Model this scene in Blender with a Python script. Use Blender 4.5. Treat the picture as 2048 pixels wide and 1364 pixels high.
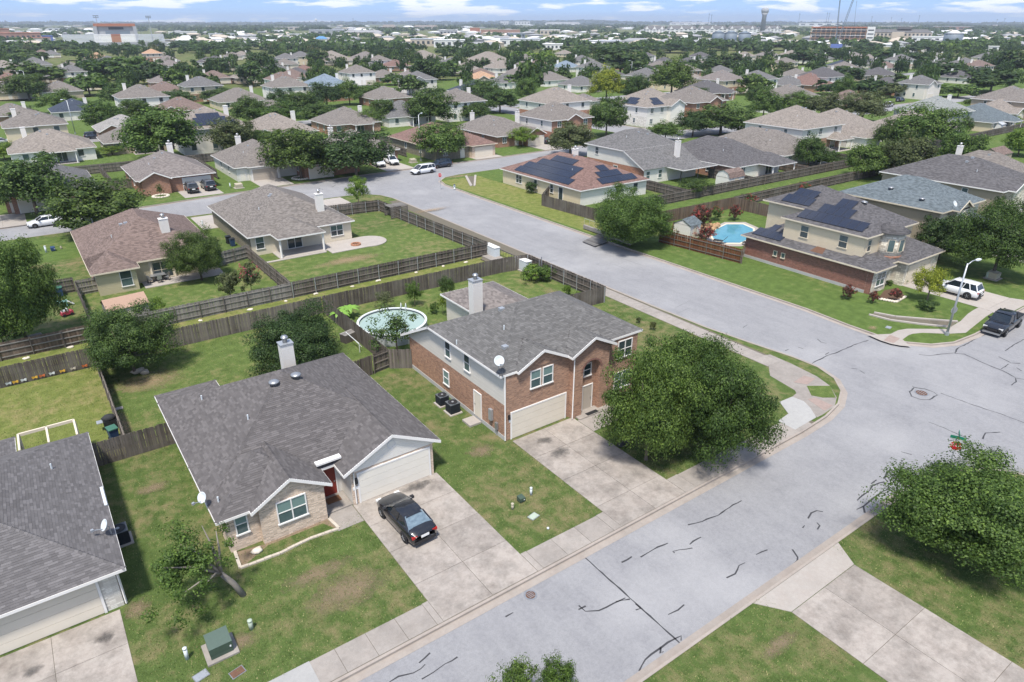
import bpy, math, random
import numpy as np
from math import radians, sin, cos, pi, sqrt
random.seed(11); NR = np.random.default_rng(11)
SC = bpy.context.scene
for o in list(bpy.data.objects): bpy.data.objects.remove(o)
COL = SC.collection

# ---------------------------------------------------------------- camera (world axes follow the street grid)
CH, FPX, YAW = 27.3, 1365.3, radians(35.5)
PIT = math.atan(640/FPX)
cam = bpy.data.objects.new('camera', bpy.data.cameras.new('camera')); COL.objects.link(cam)
cam.data.lens = 24; cam.data.sensor_width = 36; cam.data.clip_start = 0.5; cam.data.clip_end = 40000
cam.location = (0, 0, CH); cam.rotation_euler = (pi/2-PIT, 0, -YAW); SC.camera = cam

# ---------------------------------------------------------------- sky, sun, exposure
SUN = np.array([0.34, 0.33, -1.0]); SUN = SUN/np.linalg.norm(SUN)
EL = math.asin(-SUN[2]); AZ = math.atan2(-SUN[0], -SUN[1])
W = bpy.data.worlds.new('World'); SC.world = W; W.use_nodes = True
nt = W.node_tree; nt.nodes.clear()
def nn(t, ty, **k):
    n = t.nodes.new(ty)
    for a, b in k.items():
        if hasattr(n, a): setattr(n, a, b)
    return n
sky = nn(nt, 'ShaderNodeTexSky', sky_type='NISHITA', sun_disc=False, sun_elevation=EL, sun_rotation=AZ, altitude=200.0, air_density=1.0, dust_density=0.6, ozone_density=1.6)
bg = nn(nt, 'ShaderNodeBackground'); bg.inputs[1].default_value = 0.15
wo = nn(nt, 'ShaderNodeOutputWorld')
tc = nn(nt, 'ShaderNodeTexCoord')
mp = nn(nt, 'ShaderNodeMapping'); mp.inputs['Scale'].default_value = (8.0, 8.0, 62.0); mp.inputs['Location'].default_value = (1.7, 0.4, 0.55)
no = nn(nt, 'ShaderNodeTexNoise'); no.inputs['Scale'].default_value = 1.3; no.inputs['Detail'].default_value = 7; no.inputs['Roughness'].default_value = 0.55
rp = nn(nt, 'ShaderNodeValToRGB'); rp.color_ramp.elements[0].position = 0.525; rp.color_ramp.elements[1].position = 0.60
rp.color_ramp.elements[1].color = (.85, .85, .85, 1)
mx = nn(nt, 'ShaderNodeMixRGB'); mx.inputs[2].default_value = (7.2, 7.3, 7.5, 1)
tint = nn(nt, 'ShaderNodeMixRGB', blend_type='MULTIPLY'); tint.inputs[0].default_value = 1; tint.inputs[2].default_value = (1.18, 1.20, 1.24, 1)
L = nt.links.new
L(tc.outputs['Generated'], mp.inputs['Vector']); L(mp.outputs[0], no.inputs['Vector']); L(no.outputs[0], rp.inputs[0])
lift = nn(nt, 'ShaderNodeVectorMath', operation='ADD'); lift.inputs[1].default_value = (0, 0, .20); L(tc.outputs['Generated'], lift.inputs[0]); L(lift.outputs[0], sky.inputs['Vector'])
hs = nn(nt, 'ShaderNodeHueSaturation'); hs.inputs['Saturation'].default_value = 1.0; L(sky.outputs[0], hs.inputs['Color'])
L(hs.outputs[0], tint.inputs[1]); L(tint.outputs[0], mx.inputs[1]); L(rp.outputs[0], mx.inputs[0]); L(mx.outputs[0], bg.inputs[0]); L(bg.outputs[0], wo.inputs[0])
sl = bpy.data.lights.new('sun', 'SUN'); sl.energy = 4.7; sl.angle = radians(6); sl.color = (1.0, 0.945, 0.87)
so = bpy.data.objects.new('sun', sl); COL.objects.link(so); so.location = (0, 0, 300)
so.rotation_euler = (0, 0, 0); so.rotation_mode = 'QUATERNION'
import mathutils
so.rotation_quaternion = mathutils.Vector(SUN).to_track_quat('-Z', 'Y')
vs = SC.view_settings; vs.view_transform = 'Standard'; vs.look = 'None'; vs.gamma = 1.0; vs.exposure = 0.30; vs.use_curve_mapping = False
SC.render.engine = 'CYCLES'
cy = SC.cycles
cy.use_denoising = True; cy.max_bounces = 5; cy.diffuse_bounces = 2; cy.glossy_bounces = 3; cy.transmission_bounces = 3; cy.transparent_max_bounces = 8; cy.volume_bounces = 0
cy.caustics_reflective = False; cy.caustics_refractive = False; cy.sample_clamp_indirect = 6.0

# ---------------------------------------------------------------- pixel <-> place
cA, sA, cP, sP = cos(YAW), sin(YAW), cos(PIT), sin(PIT)
def dirf(u, v):
    x = (u-1024)/FPX; y = -(v-682)/FPX
    X, Y, Z = x, cP+y*sP, -sP+y*cP
    return X*cA+Y*sA, -X*sA+Y*cA, Z
def F(u, v, z=0.0):                                  # point at height z seen at photo pixel (u, v)
    d = dirf(u, v); t = (CH-z)/-d[2]; return d[0]*t, d[1]*t
def depth(a, b, z=0.0): return (a*sA+b*cA)*cP-(z-CH)*sP
def vpix(a, b, z):
    Y = a*sA+b*cA; dz = z-CH; return 682-FPX*(Y*sP+dz*cP)/(Y*cP-dz*sP)
def upix(a, b, z=0.0):
    return 1024+FPX*(a*cA-b*sA)/depth(a, b, z)
def height_for(a, b, v):                             # height above (a, b) that shows at row v
    lo, hi = -1.0, 120.0
    for _ in range(40):
        m = (lo+hi)/2
        if vpix(a, b, m) > v: lo = m
        else: hi = m
    return lo

# ---------------------------------------------------------------- materials
MT = {}
class G:
    def __init__(s, name, rough=0.8, spec=0.3, metal=0.0):
        s.m = bpy.data.materials.new(name); s.m.use_nodes = True; s.t = s.m.node_tree; MT[name] = s.m
        s.b = s.t.nodes['Principled BSDF']; s.b.inputs['Roughness'].default_value = rough; s.b.inputs['Metallic'].default_value = metal
        s.b.inputs['Specular IOR Level'].default_value = spec
    def n(s, ty, ins=None, **k):
        x = nn(s.t, ty, **k)
        for a, v in (ins or {}).items(): s.set(x.inputs[a], v)
        return x
    def set(s, sock, v):
        if hasattr(v, 'is_linked') or isinstance(v, bpy.types.NodeSocket): s.t.links.new(v, sock)
        else:
            if isinstance(v, tuple) and len(v) == 3 and sock.type == 'RGBA': v = v+(1,)
            sock.default_value = v
    def pos(s): return s.n('ShaderNodeNewGeometry').outputs['Position']
    def scaled(s, vec, sc): return s.n('ShaderNodeVectorMath', {0: vec, 1: sc}, operation='MULTIPLY').outputs[0]
    def noise(s, scale, detail=4, rough=0.55, vec=None, out=0):
        return s.n('ShaderNodeTexNoise', {'Vector': vec or s.pos(), 'Scale': scale, 'Detail': detail, 'Roughness': rough}).outputs[out]
    def ramp(s, fac, stops):
        r = s.n('ShaderNodeValToRGB', {0: fac}); e = r.color_ramp.elements
        while len(e) < len(stops): e.new(0.5)
        for i, (p, c) in enumerate(stops):
            e[i].position = p; e[i].color = c+(1,) if len(c) == 3 else c
        return r.outputs[0]
    def mix(s, f, a, b, mode='MIX'):
        x = s.n('ShaderNodeMixRGB', {0: f, 1: a, 2: b}, blend_type=mode); return x.outputs[0]
    def math(s, op, a, b=0.0, c=0.0): return s.n('ShaderNodeMath', {0: a, 1: b, 2: c}, operation=op).outputs[0]
    def col(s, c): s.set(s.b.inputs['Base Color'], c); return s
    def bump(s, h, st=0.3, d=0.02):
        x = s.n('ShaderNodeBump', {'Height': h, 'Strength': st, 'Distance': d}); s.t.links.new(x.outputs[0], s.b.inputs['Normal']); return s
    def rnd(s):                                       # one number per piece, whether an object or an island of a joined mesh
        a = s.n('ShaderNodeObjectInfo').outputs['Random']; b = s.n('ShaderNodeNewGeometry').outputs['Random Per Island']
        return s.math('FRACT', s.math('ADD', a, b))
def mul(c, k): return tuple(min(1.0, x*k) for x in c)
def plain(name, c, rough=0.6, spec=0.3, metal=0.0, var=0.12, scale=6.0):
    g = G(name, rough, spec, metal)
    g.col(g.mix(g.noise(scale, 5), mul(c, 1-var), mul(c, 1+var))); return g
def wallvec(g):
    sx = g.n('ShaderNodeSeparateXYZ', {0: g.pos()})
    return sx, g.n('ShaderNodeCombineXYZ', {0: g.math('ADD', sx.outputs[0], sx.outputs[1]), 1: sx.outputs[2], 2: 0.0}).outputs[0]
def brick(name, c1, c2, mort, wd=0.215, ht=0.075, ms=0.010, bias=0.0, dirt=0.25):
    g = G(name, 0.85, 0.2); sx, v = wallvec(g)
    b = g.n('ShaderNodeTexBrick', {'Vector': v, 'Color1': c1, 'Color2': c2, 'Mortar': mort, 'Scale': 1.0, 'Mortar Size': ms, 'Mortar Smooth': 0.2, 'Bias': bias, 'Brick Width': wd, 'Row Height': ht})
    w = g.n('ShaderNodeTexWhiteNoise', {'Vector': g.n('ShaderNodeVectorMath', {0: g.scaled(v, (1/wd, 1/ht, 1))}, operation='FLOOR').outputs[0]}, noise_dimensions='3D')
    c = g.mix(0.55, b.outputs[0], g.mix(w.outputs[0], mul(c1, .62), mul(c2, 1.5)), 'MIX')
    c = g.mix(b.outputs[1], c, mort)
    c = g.mix(g.math('MULTIPLY', g.noise(0.7, 4), dirt), c, mul(c1, .45)); g.col(c)
    g.bump(g.math('SUBTRACT', 1.0, b.outputs[1]), 0.5, 0.012); return g
def siding(name, c, lap=0.16, var=0.06):
    g = G(name, 0.6, 0.3); sx, v = wallvec(g)
    f = g.math('FRACT', g.math('DIVIDE', sx.outputs[2], lap))
    g.col(g.mix(g.noise(1.5, 5), mul(c, 1-var), mul(c, 1+var))); g.bump(f, 0.9, 0.02); return g
def stucco(name, c): g = plain(name, c, 0.85, 0.2, 0, .08, 1.2); g.bump(g.noise(30, 3), .3, .01); return g
def shingle_flat(name, c, var=0.4):                   # for roofs too far away to tell their shingles apart
    g = G(name, 0.9, 0.15); ge = g.n('ShaderNodeNewGeometry')
    s = g.n('ShaderNodeSeparateXYZ', {0: ge.outputs['Normal']}); p = g.n('ShaderNodeSeparateXYZ', {0: ge.outputs['Position']})
    f = g.math('GREATER_THAN', g.math('ABSOLUTE', s.outputs[0]), g.math('ABSOLUTE', s.outputs[1]))
    u = g.math('ADD', g.math('MULTIPLY', p.outputs[1], f), g.math('MULTIPLY', p.outputs[0], g.math('SUBTRACT', 1.0, f)))
    rw = g.math('DIVIDE', p.outputs[2], 0.066)
    row = g.math('FLOOR', rw)
    cell = g.math('FLOOR', g.math('ADD', g.math('DIVIDE', u, 0.33), g.math('MULTIPLY', row, 0.37)))
    w = g.n('ShaderNodeTexWhiteNoise', {'Vector': g.n('ShaderNodeCombineXYZ', {0: cell, 1: row, 2: f}).outputs[0]}, noise_dimensions='3D').outputs[0]
    cc = g.mix(w, mul(c, 1-var), mul(c, 1+var)); cc = g.mix(g.math('MULTIPLY', g.noise(.35, 4), .5), cc, mul(c, 1.2))
    g.col(cc); g.bump(g.math('FRACT', rw), 0.5, 0.02); return g
def shingle_real(name, c):
    g = G(name, 0.92, 0.15); r = g.rnd()
    cc = g.ramp(r, [(0, mul(c, .62)), (.35, mul(c, .86)), (.7, mul(c, 1.1)), (1, mul(c, 1.5))])
    cc = g.mix(g.math('MULTIPLY', g.noise(.45, 3), .3), cc, mul(c, 1.1)); cc = g.mix(.35, cc, g.mix(g.noise(60, 2), mul(c, .5), mul(c, 1.6))); g.col(cc); return g
def grass(name, deep, mid, dry, dryness=0.5, scale=1.0):
    g = G(name, 0.95, 0.1); p = g.pos()
    fine = g.noise(9*scale, 6, .75); med = g.noise(1.1*scale, 5, .6); big = g.noise(.16*scale, 4, .6); strk = g.noise(2.6, 5, .7, g.scaled(p, (1, .35, 1)))
    c = g.mix(g.ramp(fine, [(.3, (0, 0, 0)), (.7, (1, 1, 1))]), mul(deep, .72), mid)
    c = g.mix(g.ramp(med, [(.35, (0, 0, 0)), (.7, (.75, .75, .75))]), c, mul(mid, 1.22))
    d = g.math('ADD', g.math('MULTIPLY', g.math('ADD', big, med), .55), g.math('MULTIPLY', strk, .32))
    c = g.mix(g.ramp(d, [(.80-.28*dryness, (0, 0, 0)), (.98-.26*dryness, (.85, .85, .85))]), c, g.mix(fine, mul(dry, .75), mul(dry, 1.2)))
    sp = g.noise(30, 3, .7)
    c = g.mix(g.math('MULTIPLY', g.ramp(sp, [(.38, (1, 1, 1)), (.58, (0, 0, 0))]), .6), c, mul(deep, .4)); g.col(c)
    g.bump(g.math('ADD', g.noise(26, 4, .7), g.math('MULTIPLY', med, .6)), .8, .06); return g
def concrete(name, c, stain=0.5, pink=0.0):
    g = G(name, 0.88, 0.2)
    a = g.ramp(g.math('ADD', g.math('MULTIPLY', g.noise(.6, 7, .7), .65), g.math('MULTIPLY', g.noise(2.6, 6, .75), .38)), [(.44, (0, 0, 0)), (.66, (1, 1, 1))]); b = g.noise(5, 6, .7)
    cc = g.mix(b, mul(c, .82), mul(c, 1.14))
    cc = g.mix(g.math('MULTIPLY', a, stain), cc, mul((c[0]*.98, c[1], c[2]*1.0), .48))
    if pink: cc = g.mix(g.math('MULTIPLY', g.noise(1.3, 3), pink), cc, (.42, .31, .25))
    r = g.n('ShaderNodeObjectInfo').outputs['Random']
    cc = g.mix(1.0, cc, g.ramp(r, [(0, (.86, .86, .86)), (1, (1.0, 1.0, 1.0))]), 'MULTIPLY')
    g.col(cc); g.bump(g.noise(45, 3), .25, .006); return g
def wood(name, c, grey=0.5, var=.45):
    g = G(name, 0.9, 0.15); r = g.rnd(); p = g.pos()
    st = g.noise(3.0, 6, .7, g.scaled(p, (9, 9, .7)))
    cc = g.mix(r, mul(c, 1-var), mul(c, 1+var)); cc = g.mix(g.math('MULTIPLY', st, .75), cc, mul(c, .38))
    cc = g.mix(g.math('MULTIPLY', g.ramp(g.noise(.5, 4), [(.4, (0, 0, 0)), (.7, (1, 1, 1))]), grey), cc, (.20, .185, .165)); g.col(cc); return g
def leaf(name, c, c2, hue=.5):
    g = G(name, 0.55, 0.25); r = g.n('ShaderNodeNewGeometry').outputs['Random Per Island']; o = g.n('ShaderNodeObjectInfo').outputs['Random']
    cl = g.noise(.9, 3)
    f = g.math('ADD', g.math('MULTIPLY', r, .45), g.math('MULTIPLY', cl, .55))
    cc = g.ramp(f, [(.15, mul(c, .6)), (.5, c), (.85, c2)])
    cc = g.mix(1.0, cc, g.ramp(o, [(0, (.8, .84, .72)), (.5, (1, 1, 1)), (1, (1.0, .93, .8))]), 'MULTIPLY')
    g.col(cc)
    tr = g.n('ShaderNodeBsdfTranslucent', {0: g.mix(1.0, cc, (1.3, 1.5, .6, 1), 'MULTIPLY')})
    ms = g.n('ShaderNodeMixShader', {0: .28, 1: g.b.outputs[0], 2: tr.outputs[0]})
    g.t.links.new(ms.outputs[0], g.t.nodes['Material Output'].inputs[0]); return g

brick('brick_red', (.33, .135, .08), (.42, .205, .13), (.33, .28, .23))
brick('brick_brown', (.30, .145, .088), (.44, .245, .155), (.34, .30, .25))
brick('brick_mix', (.20, .075, .055), (.28, .115, .085), (.30, .25, .21), bias=-.2)
brick('brick_pale', (.54, .39, .28), (.68, .53, .41), (.54, .49, .42), dirt=.12)
brick('brick_olive', (.17, .145, .10), (.24, .21, .155), (.30, .28, .24))
brick('stone_white', (.56, .50, .41), (.70, .64, .54), (.50, .44, .36), .42, .22, .02, dirt=.15)
brick('stone_brick_white', (.60, .56, .50), (.70, .66, .60), (.54, .50, .44), .30, .10, .008, dirt=.1)
siding('siding_white', (.74, .71, .65)); siding('siding_bright', (.82, .785, .72)); siding('siding_cream', (.70, .595, .43)); siding('siding_grey', (.68, .635, .565), .3)
siding('siding_pink', (.50, .43, .38)); siding('siding_yellow', (.56, .49, .33)); siding('siding_greygreen', (.40, .41, .38)); siding('siding_tan', (.40, .33, .25))
stucco('trim_white', (.74, .72, .69)); stucco('trim_cream', (.62, .55, .43)); stucco('door_cream', (.66, .60, .50)); stucco('door_white', (.72, .68, .60)); stucco('door_taupe', (.42, .37, .31))
plain('door_red', (.20, .028, .02), .45); plain('door_teal', (.22, .44, .38), .5)
g = G('glass', .06, .6); g.col(g.mix(g.noise(1.4, 2), (.018, .028, .034), (.06, .085, .09)))
g = G('glass_blind', .12, .5); sx, v = wallvec(g); g.col(g.mix(g.math('GREATER_THAN', g.math('FRACT', g.math('MULTIPLY', sx.outputs[2], 14)), .5), (.12, .19, .18), (.22, .31, .29)))
g = G('glass_low', .08, .6); g.col(g.mix(g.noise(2, 3), (.04, .07, .075), (.11, .16, .16)))
for nm, c in (('dark', (.12, .115, .112)), ('grey', (.125, .122, .12)), ('tan', (.205, .18, .157)), ('brown', (.152, .113, .098)), ('pinkgrey', (.165, .146, .136)), ('red', (.165, .106, .09)), ('slate', (.105, .125, .135)), ('navy', (.045, .055, .075)),
              ('char', (.092, .088, .09)), ('orange', (.36, .23, .15)), ('sage', (.20, .21, .20)), ('blue', (.16, .20, .24)), ('taupe', (.158, .142, .128)), ('lightgrey', (.24, .23, .215))):
    shingle_flat('roof_'+nm, c)
shingle_real('shingle_dark', (.108, .100, .098)); shingle_real('shingle_grey', (.122, .119, .115)); shingle_real('shingle_char', (.122, .116, .116))
plain('underlay', (.075, .07, .07), .95)
grass('grass', (.070, .116, .029), (.142, .196, .054), (.29, .235, .12), .30)
grass('grass_patchy', (.058, .098, .025), (.122, .174, .050), (.275, .215, .12), .40)
grass('grass_lush', (.064, .112, .027), (.130, .190, .049), (.25, .22, .10), .14)
grass('grass_dry', (.12, .155, .036), (.205, .235, .065), (.32, .26, .125), .40)
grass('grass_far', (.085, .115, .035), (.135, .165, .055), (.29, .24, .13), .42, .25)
g = G('asphalt', .93, .15); p = g.pos()
a = g.mix(g.noise(.22, 5, .65), (.235, .235, .240), (.305, .304, .308)); a = g.mix(g.math('MULTIPLY', g.ramp(g.noise(16, 6, .9), [(.38, (0, 0, 0)), (.66, (1, 1, 1))]), .7), a, (.15, .15, .158))
a = g.mix(g.math('MULTIPLY', g.ramp(g.noise(1.1, 5, .7, g.scaled(p, (1, .2, 1))), [(.46, (0, 0, 0)), (.70, (1, 1, 1))]), .6), a, (.185, .185, .195)); a = g.mix(g.math('MULTIPLY', g.ramp(g.noise(.33, 6, .75), [(.5, (0, 0, 0)), (.7, (1, 1, 1))]), .5), a, (.17, .17, .18)); a = g.mix(g.math('MULTIPLY', g.ramp(g.noise(4.5, 6, .85), [(.42, (1, 1, 1)), (.6, (0, 0, 0))]), .26), a, (.34, .34, .342)); a = g.mix(g.math('MULTIPLY', g.ramp(g.noise(.09, 4, .6), [(.5, (0, 0, 0)), (.68, (1, 1, 1))]), .35), a, (.40, .395, .39)); g.col(a); g.bump(g.noise(80, 3), .35, .01)
plain('tar', (.045, .045, .048), .7); plain('tar_faint', (.20, .20, .205), .9)
concrete('concrete', (.33, .305, .275), .55, .15); concrete('concrete_new', (.37, .365, .35), .18); concrete('concrete_pale', (.40, .375, .34), .25, .25); concrete('curb', (.34, .31, .275), .45, .3); concrete('foundation', (.46, .455, .44), .2)
concrete('concrete_stained', (.365, .335, .30), 1.0, .2); plain('joint', (.13, .115, .085), .95, var=.4); plain('ramp_pink', (.29, .225, .195), .9, var=.25, scale=3)
wood('wood_grey', (.185, .160, .138), .6); wood('wood_dark', (.125, .106, .09), .5); wood('wood_red', (.19, .078, .038), .05, .3); wood('wood_silver', (.27, .255, .235), .6); wood('wood_brown', (.165, .118, .088), .35)
wood('bark', (.15, .115, .085), .6); wood('bark_pale', (.30, .265, .225), .6)
leaf('leaf_oak', (0.047, 0.085, 0.021), (0.158, 0.239, 0.054)); leaf('leaf_dark', (0.033, 0.064, 0.019), (0.107, 0.171, 0.047)); leaf('leaf_mid', (0.064, 0.113, 0.024), (0.199, 0.291, 0.064)); leaf('leaf_bright', (0.096, 0.168, 0.024), (0.315, 0.420, 0.072))
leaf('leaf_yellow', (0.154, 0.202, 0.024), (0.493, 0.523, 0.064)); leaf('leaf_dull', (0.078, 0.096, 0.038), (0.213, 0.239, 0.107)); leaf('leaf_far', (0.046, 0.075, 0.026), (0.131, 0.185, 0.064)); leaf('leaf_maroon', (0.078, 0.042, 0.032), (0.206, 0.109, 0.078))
leaf('petal_pink', (.42, .09, .12), (.55, .20, .22)); leaf('petal_white', (.62, .62, .55), (.78, .78, .72)); leaf('petal_red', (.30, .05, .05), (.40, .12, .10))
plain('metal_grey', (.34, .35, .36), .4, .5, .6); plain('galv', (.42, .44, .46), .45, .5, .5); plain('white_metal', (.56, .60, .62), .4); plain('black_metal', (.02, .022, .025), .45); plain('ac_dark', (.022, .026, .032), .55); plain('ac_grey', (.10, .11, .12), .5)
plain('green_box', (.055, .085, .062), .5); plain('ped_green', (.36, .42, .34), .55); plain('ped_tan', (.40, .36, .27), .6); plain('bin_blue', (.03, .06, .13), .5); plain('bin_green', (.05, .14, .10), .5)
plain('rock', (.46, .41, .34), .9, var=.35, scale=4); plain('rock_gold', (.42, .27, .15), .9, var=.4, scale=3); plain('rock_white', (.60, .54, .45), .9, var=.3, scale=4); plain('soil', (.20, .15, .10), .95, var=.35, scale=3); plain('sand', (.36, .27, .17), .95, var=.3, scale=2); plain('mulch', (.10, .062, .04), .95, var=.4, scale=9)
plain('tyre', (.018, .018, .019), .8); plain('rim', (.45, .46, .47), .3, .5, .8); plain('plastic_black', (.025, .025, .027), .5)
g = G('car_glass', .04, .7); g.col((.012, .018, .024)); g = G('car_glass_rear', .1, .7); g.col(g.mix(g.noise(5, 2), (.05, .08, .11), (.22, .29, .33)))
def paint(n, c, r=.22): g = G(n, r, .5); g.col(c); g.b.inputs['Coat Weight'].default_value = .7; g.b.inputs['Coat Roughness'].default_value = .05
paint('paint_black', (.010, .011, .014)); paint('paint_white', (.72, .73, .74)); paint('paint_grey', (.06, .065, .07)); paint('paint_navy', (.02, .03, .05)); paint('paint_silver', (.36, .37, .38)); paint('paint_red', (.35, .03, .03))
plain('lamp_red', (.38, .015, .012), .2); plain('lamp_clear', (.7, .7, .68), .15); plain('plate', (.75, .76, .74), .4); plain('sign_red', (.42, .02, .025), .4); plain('sign_white', (.78, .78, .77), .4); plain('sign_green', (.02, .19, .12), .4); plain('sign_back', (.42, .43, .45), .4, .5, .7)
g = G('pool_water', .05, .5); g.col(g.mix(g.noise(.8, 3), (.05, .20, .27), (.13, .34, .40))); g.bump(g.noise(3, 3), .08, .05)
g = G('tank_water', .08, .5); g.col(g.mix(g.noise(.5, 3), (.26, .35, .31), (.36, .45, .40))); g.bump(g.noise(2, 2), .05, .03)
plain('pool_white', (.60, .62, .61), .4); plain('pool_grey', (.42, .45, .46), .5); plain('mat_brown', (.16, .085, .045), .95); plain('mat_black', (.02, .02, .02), .95); plain('cloth_dark', (.03, .032, .035), .8)
g = G('solar', .10, .6); ge = g.pos(); g.col(g.mix(g.noise(.5, 2), (.012, .015, .026), (.022, .028, .048))); plain('solar_frame', (.035, .037, .045), .4)
plain('hood_white', (.66, .66, .66), .5); plain('roof_metal', (.55, .56, .56), .4, .5, .3); plain('butterfly', (.62, .36, .05), .6); plain('toy_red', (.45, .06, .09), .4); plain('toy_teal', (.25, .48, .44), .5); plain('hoop_orange', (.5, .14, .05), .5)
plain('rust', (.13, .07, .045), .9, var=.4); plain('banana', (.16, .30, .045), .5, var=.25, scale=3); plain('terracotta', (.40, .20, .12), .8)
# ---------------------------------------------------------------- mesh and scene helpers
ORG = {}
def tag(o, label=None, cat=None, group=None, kind=None):
    if label: o['label'] = label
    if cat: o['category'] = cat
    if group: o['group'] = group
    if kind: o['kind'] = kind
    return o
def thing(name, label, cat, loc=(0, 0, 0), rz=0.0, group=None):
    o = bpy.data.objects.new(name, None); COL.objects.link(o); o.location = loc; o.rotation_euler = (0, 0, rz); o.empty_display_size = .2
    tag(o, label, cat, group); ORG[o.name] = tuple(loc); return o
def link(name, me, parent=None, loc=None):
    o = bpy.data.objects.new(name, me); COL.objects.link(o)
    if parent is not None: o.parent = parent
    if loc is not None: o.location = loc
    return o
def setmat(o, m):
    o.material_slots[0].link = 'OBJECT'; o.material_slots[0].material = MT[m]
def copy_tree(root, loc, rz=0.0, sc=None):
    r = root.copy(); COL.objects.link(r); r.location = loc; r.rotation_euler = (0, 0, rz); ORG[r.name] = tuple(loc)
    if sc is not None: r.scale = sc
    for ch in root.children:
        c = ch.copy(); COL.objects.link(c); c.parent = r
        for gch in ch.children:
            d = gch.copy(); COL.objects.link(d); d.parent = c
    return r
def quads_mesh(name, V, mat, tri=False):              # V: (n, 4, 3) array of separate quads
    n, k = V.shape[0], V.shape[1]; me = bpy.data.meshes.new(name)
    me.vertices.add(n*k); me.vertices.foreach_set('co', V.reshape(-1).astype(np.float32))
    me.loops.add(n*k); me.loops.foreach_set('vertex_index', np.arange(n*k, dtype=np.int32))
    me.polygons.add(n); me.polygons.foreach_set('loop_start', np.arange(0, n*k, k, dtype=np.int32)); me.polygons.foreach_set('loop_total', np.full(n, k, dtype=np.int32))
    me.update(calc_edges=True); me.materials.append(MT[mat]); return me
class MB:
    def __init__(s): s.v = []; s.f = []
    def add(s, vs, fs):
        n = len(s.v); s.v += [tuple(p) for p in vs]; s.f += [tuple(i+n for i in f) for f in fs]; return s
    def poly(s, pts): return s.add(pts, [tuple(range(len(pts)))])
    def box(s, x0, x1, y0, y1, z0, z1):
        return s.add([(x0, y0, z0), (x1, y0, z0), (x1, y1, z0), (x0, y1, z0), (x0, y0, z1), (x1, y0, z1), (x1, y1, z1), (x0, y1, z1)],
                     [(3, 2, 1, 0), (4, 5, 6, 7), (0, 1, 5, 4), (1, 2, 6, 5), (2, 3, 7, 6), (3, 0, 4, 7)])
    def prism(s, pts, z0, z1):
        n = len(pts); return s.add([(x, y, z0) for x, y in pts]+[(x, y, z1) for x, y in pts],
                     [tuple(range(n-1, -1, -1)), tuple(range(n, 2*n))]+[(i, (i+1) % n, n+(i+1) % n, n+i) for i in range(n)])
    def cyl(s, x, y, z0, z1, r0, r1=None, n=12, cap=True):
        r1 = r0 if r1 is None else r1
        vs = [(x+r0*cos(2*pi*i/n), y+r0*sin(2*pi*i/n), z0) for i in range(n)]+[(x+r1*cos(2*pi*i/n), y+r1*sin(2*pi*i/n), z1) for i in range(n)]
        fs = [(i, (i+1) % n, n+(i+1) % n, n+i) for i in range(n)]
        if cap: fs += [tuple(range(n-1, -1, -1)), tuple(range(n, 2*n))]
        return s.add(vs, fs)
    def lathe(s, x, y, prof, n=14, ring=False):
        vs = []; m = len(prof)
        for r, z in prof: vs += [(x+r*cos(2*pi*i/n), y+r*sin(2*pi*i/n), z) for i in range(n)]
        fs = [(k*n+i, k*n+(i+1) % n, (k+1)*n+(i+1) % n, (k+1)*n+i) for k in range(m-1) for i in range(n)]
        if ring: return s.add(vs, fs+[((m-1)*n+i, (m-1)*n+(i+1) % n, (i+1) % n, i) for i in range(n)])
        return s.add(vs, fs+[tuple(range(n-1, -1, -1)), tuple(range((m-1)*n, m*n))])
    def tube(s, P, Rr, n=6):
        P = [mathutils.Vector(p) for p in P]; Rr = Rr if isinstance(Rr, (list, tuple)) else [Rr]*len(P); vs = []; m = len(P)
        for i, p in enumerate(P):
            d = (P[min(i+1, m-1)]-P[max(i-1, 0)]).normalized(); a = d.orthogonal().normalized() if abs(d.z) > .95 else d.cross(mathutils.Vector((0, 0, 1))).normalized()
            b = d.cross(a)
            vs += [tuple(p+Rr[i]*(a*cos(2*pi*k/n)+b*sin(2*pi*k/n))) for k in range(n)]
        fs = [(j*n+k, j*n+(k+1) % n, (j+1)*n+(k+1) % n, (j+1)*n+k) for j in range(m-1) for k in range(n)]
        return s.add(vs, fs+[tuple(range(n-1, -1, -1)), tuple(range((m-1)*n, m*n))])
    def bar(s, p, q, w, h=None):                       # square bar between two points
        h = h or w; p, q = mathutils.Vector(p), mathutils.Vector(q); d = (q-p).normalized()
        a = d.orthogonal().normalized() if abs(d.z) > .95 else d.cross(mathutils.Vector((0, 0, 1))).normalized(); b = d.cross(a)
        vs = [tuple(e+a*(w/2*i)+b*(h/2*j)) for e in (p, q) for i, j in ((-1, -1), (1, -1), (1, 1), (-1, 1))]
        return s.add(vs, [(3, 2, 1, 0), (4, 5, 6, 7), (0, 1, 5, 4), (1, 2, 6, 5), (2, 3, 7, 6), (3, 0, 4, 7)])
    def blob(s, x, y, z, rx, ry, rz, jit=.15, n=8, m=5):
        ph = random.random()*9
        def P(i, j):
            t = pi*j/m; f = 2*pi*i/n; k = 1+jit*(sin(3*f+ph)*sin(2*t+ph)+random.uniform(-.5, .5))
            return (x+rx*k*sin(t)*cos(f), y+ry*k*sin(t)*sin(f), z+rz*cos(t)*k)
        vs = [P(i, j) for j in range(m+1) for i in range(n)]
        return s.add(vs, [(j*n+i, (j+1)*n+i, (j+1)*n+(i+1) % n, j*n+(i+1) % n) for j in range(m) for i in range(n)])
    def mesh(s, name, mat, org=(0, 0, 0), smooth=False):
        me = bpy.data.meshes.new(name); me.from_pydata([(a-org[0], b-org[1], c-org[2]) for a, b, c in s.v], [], s.f); me.materials.append(MT[mat])
        if smooth: me.polygons.foreach_set('use_smooth', [True]*len(me.polygons))
        me.update(); return me
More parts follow.
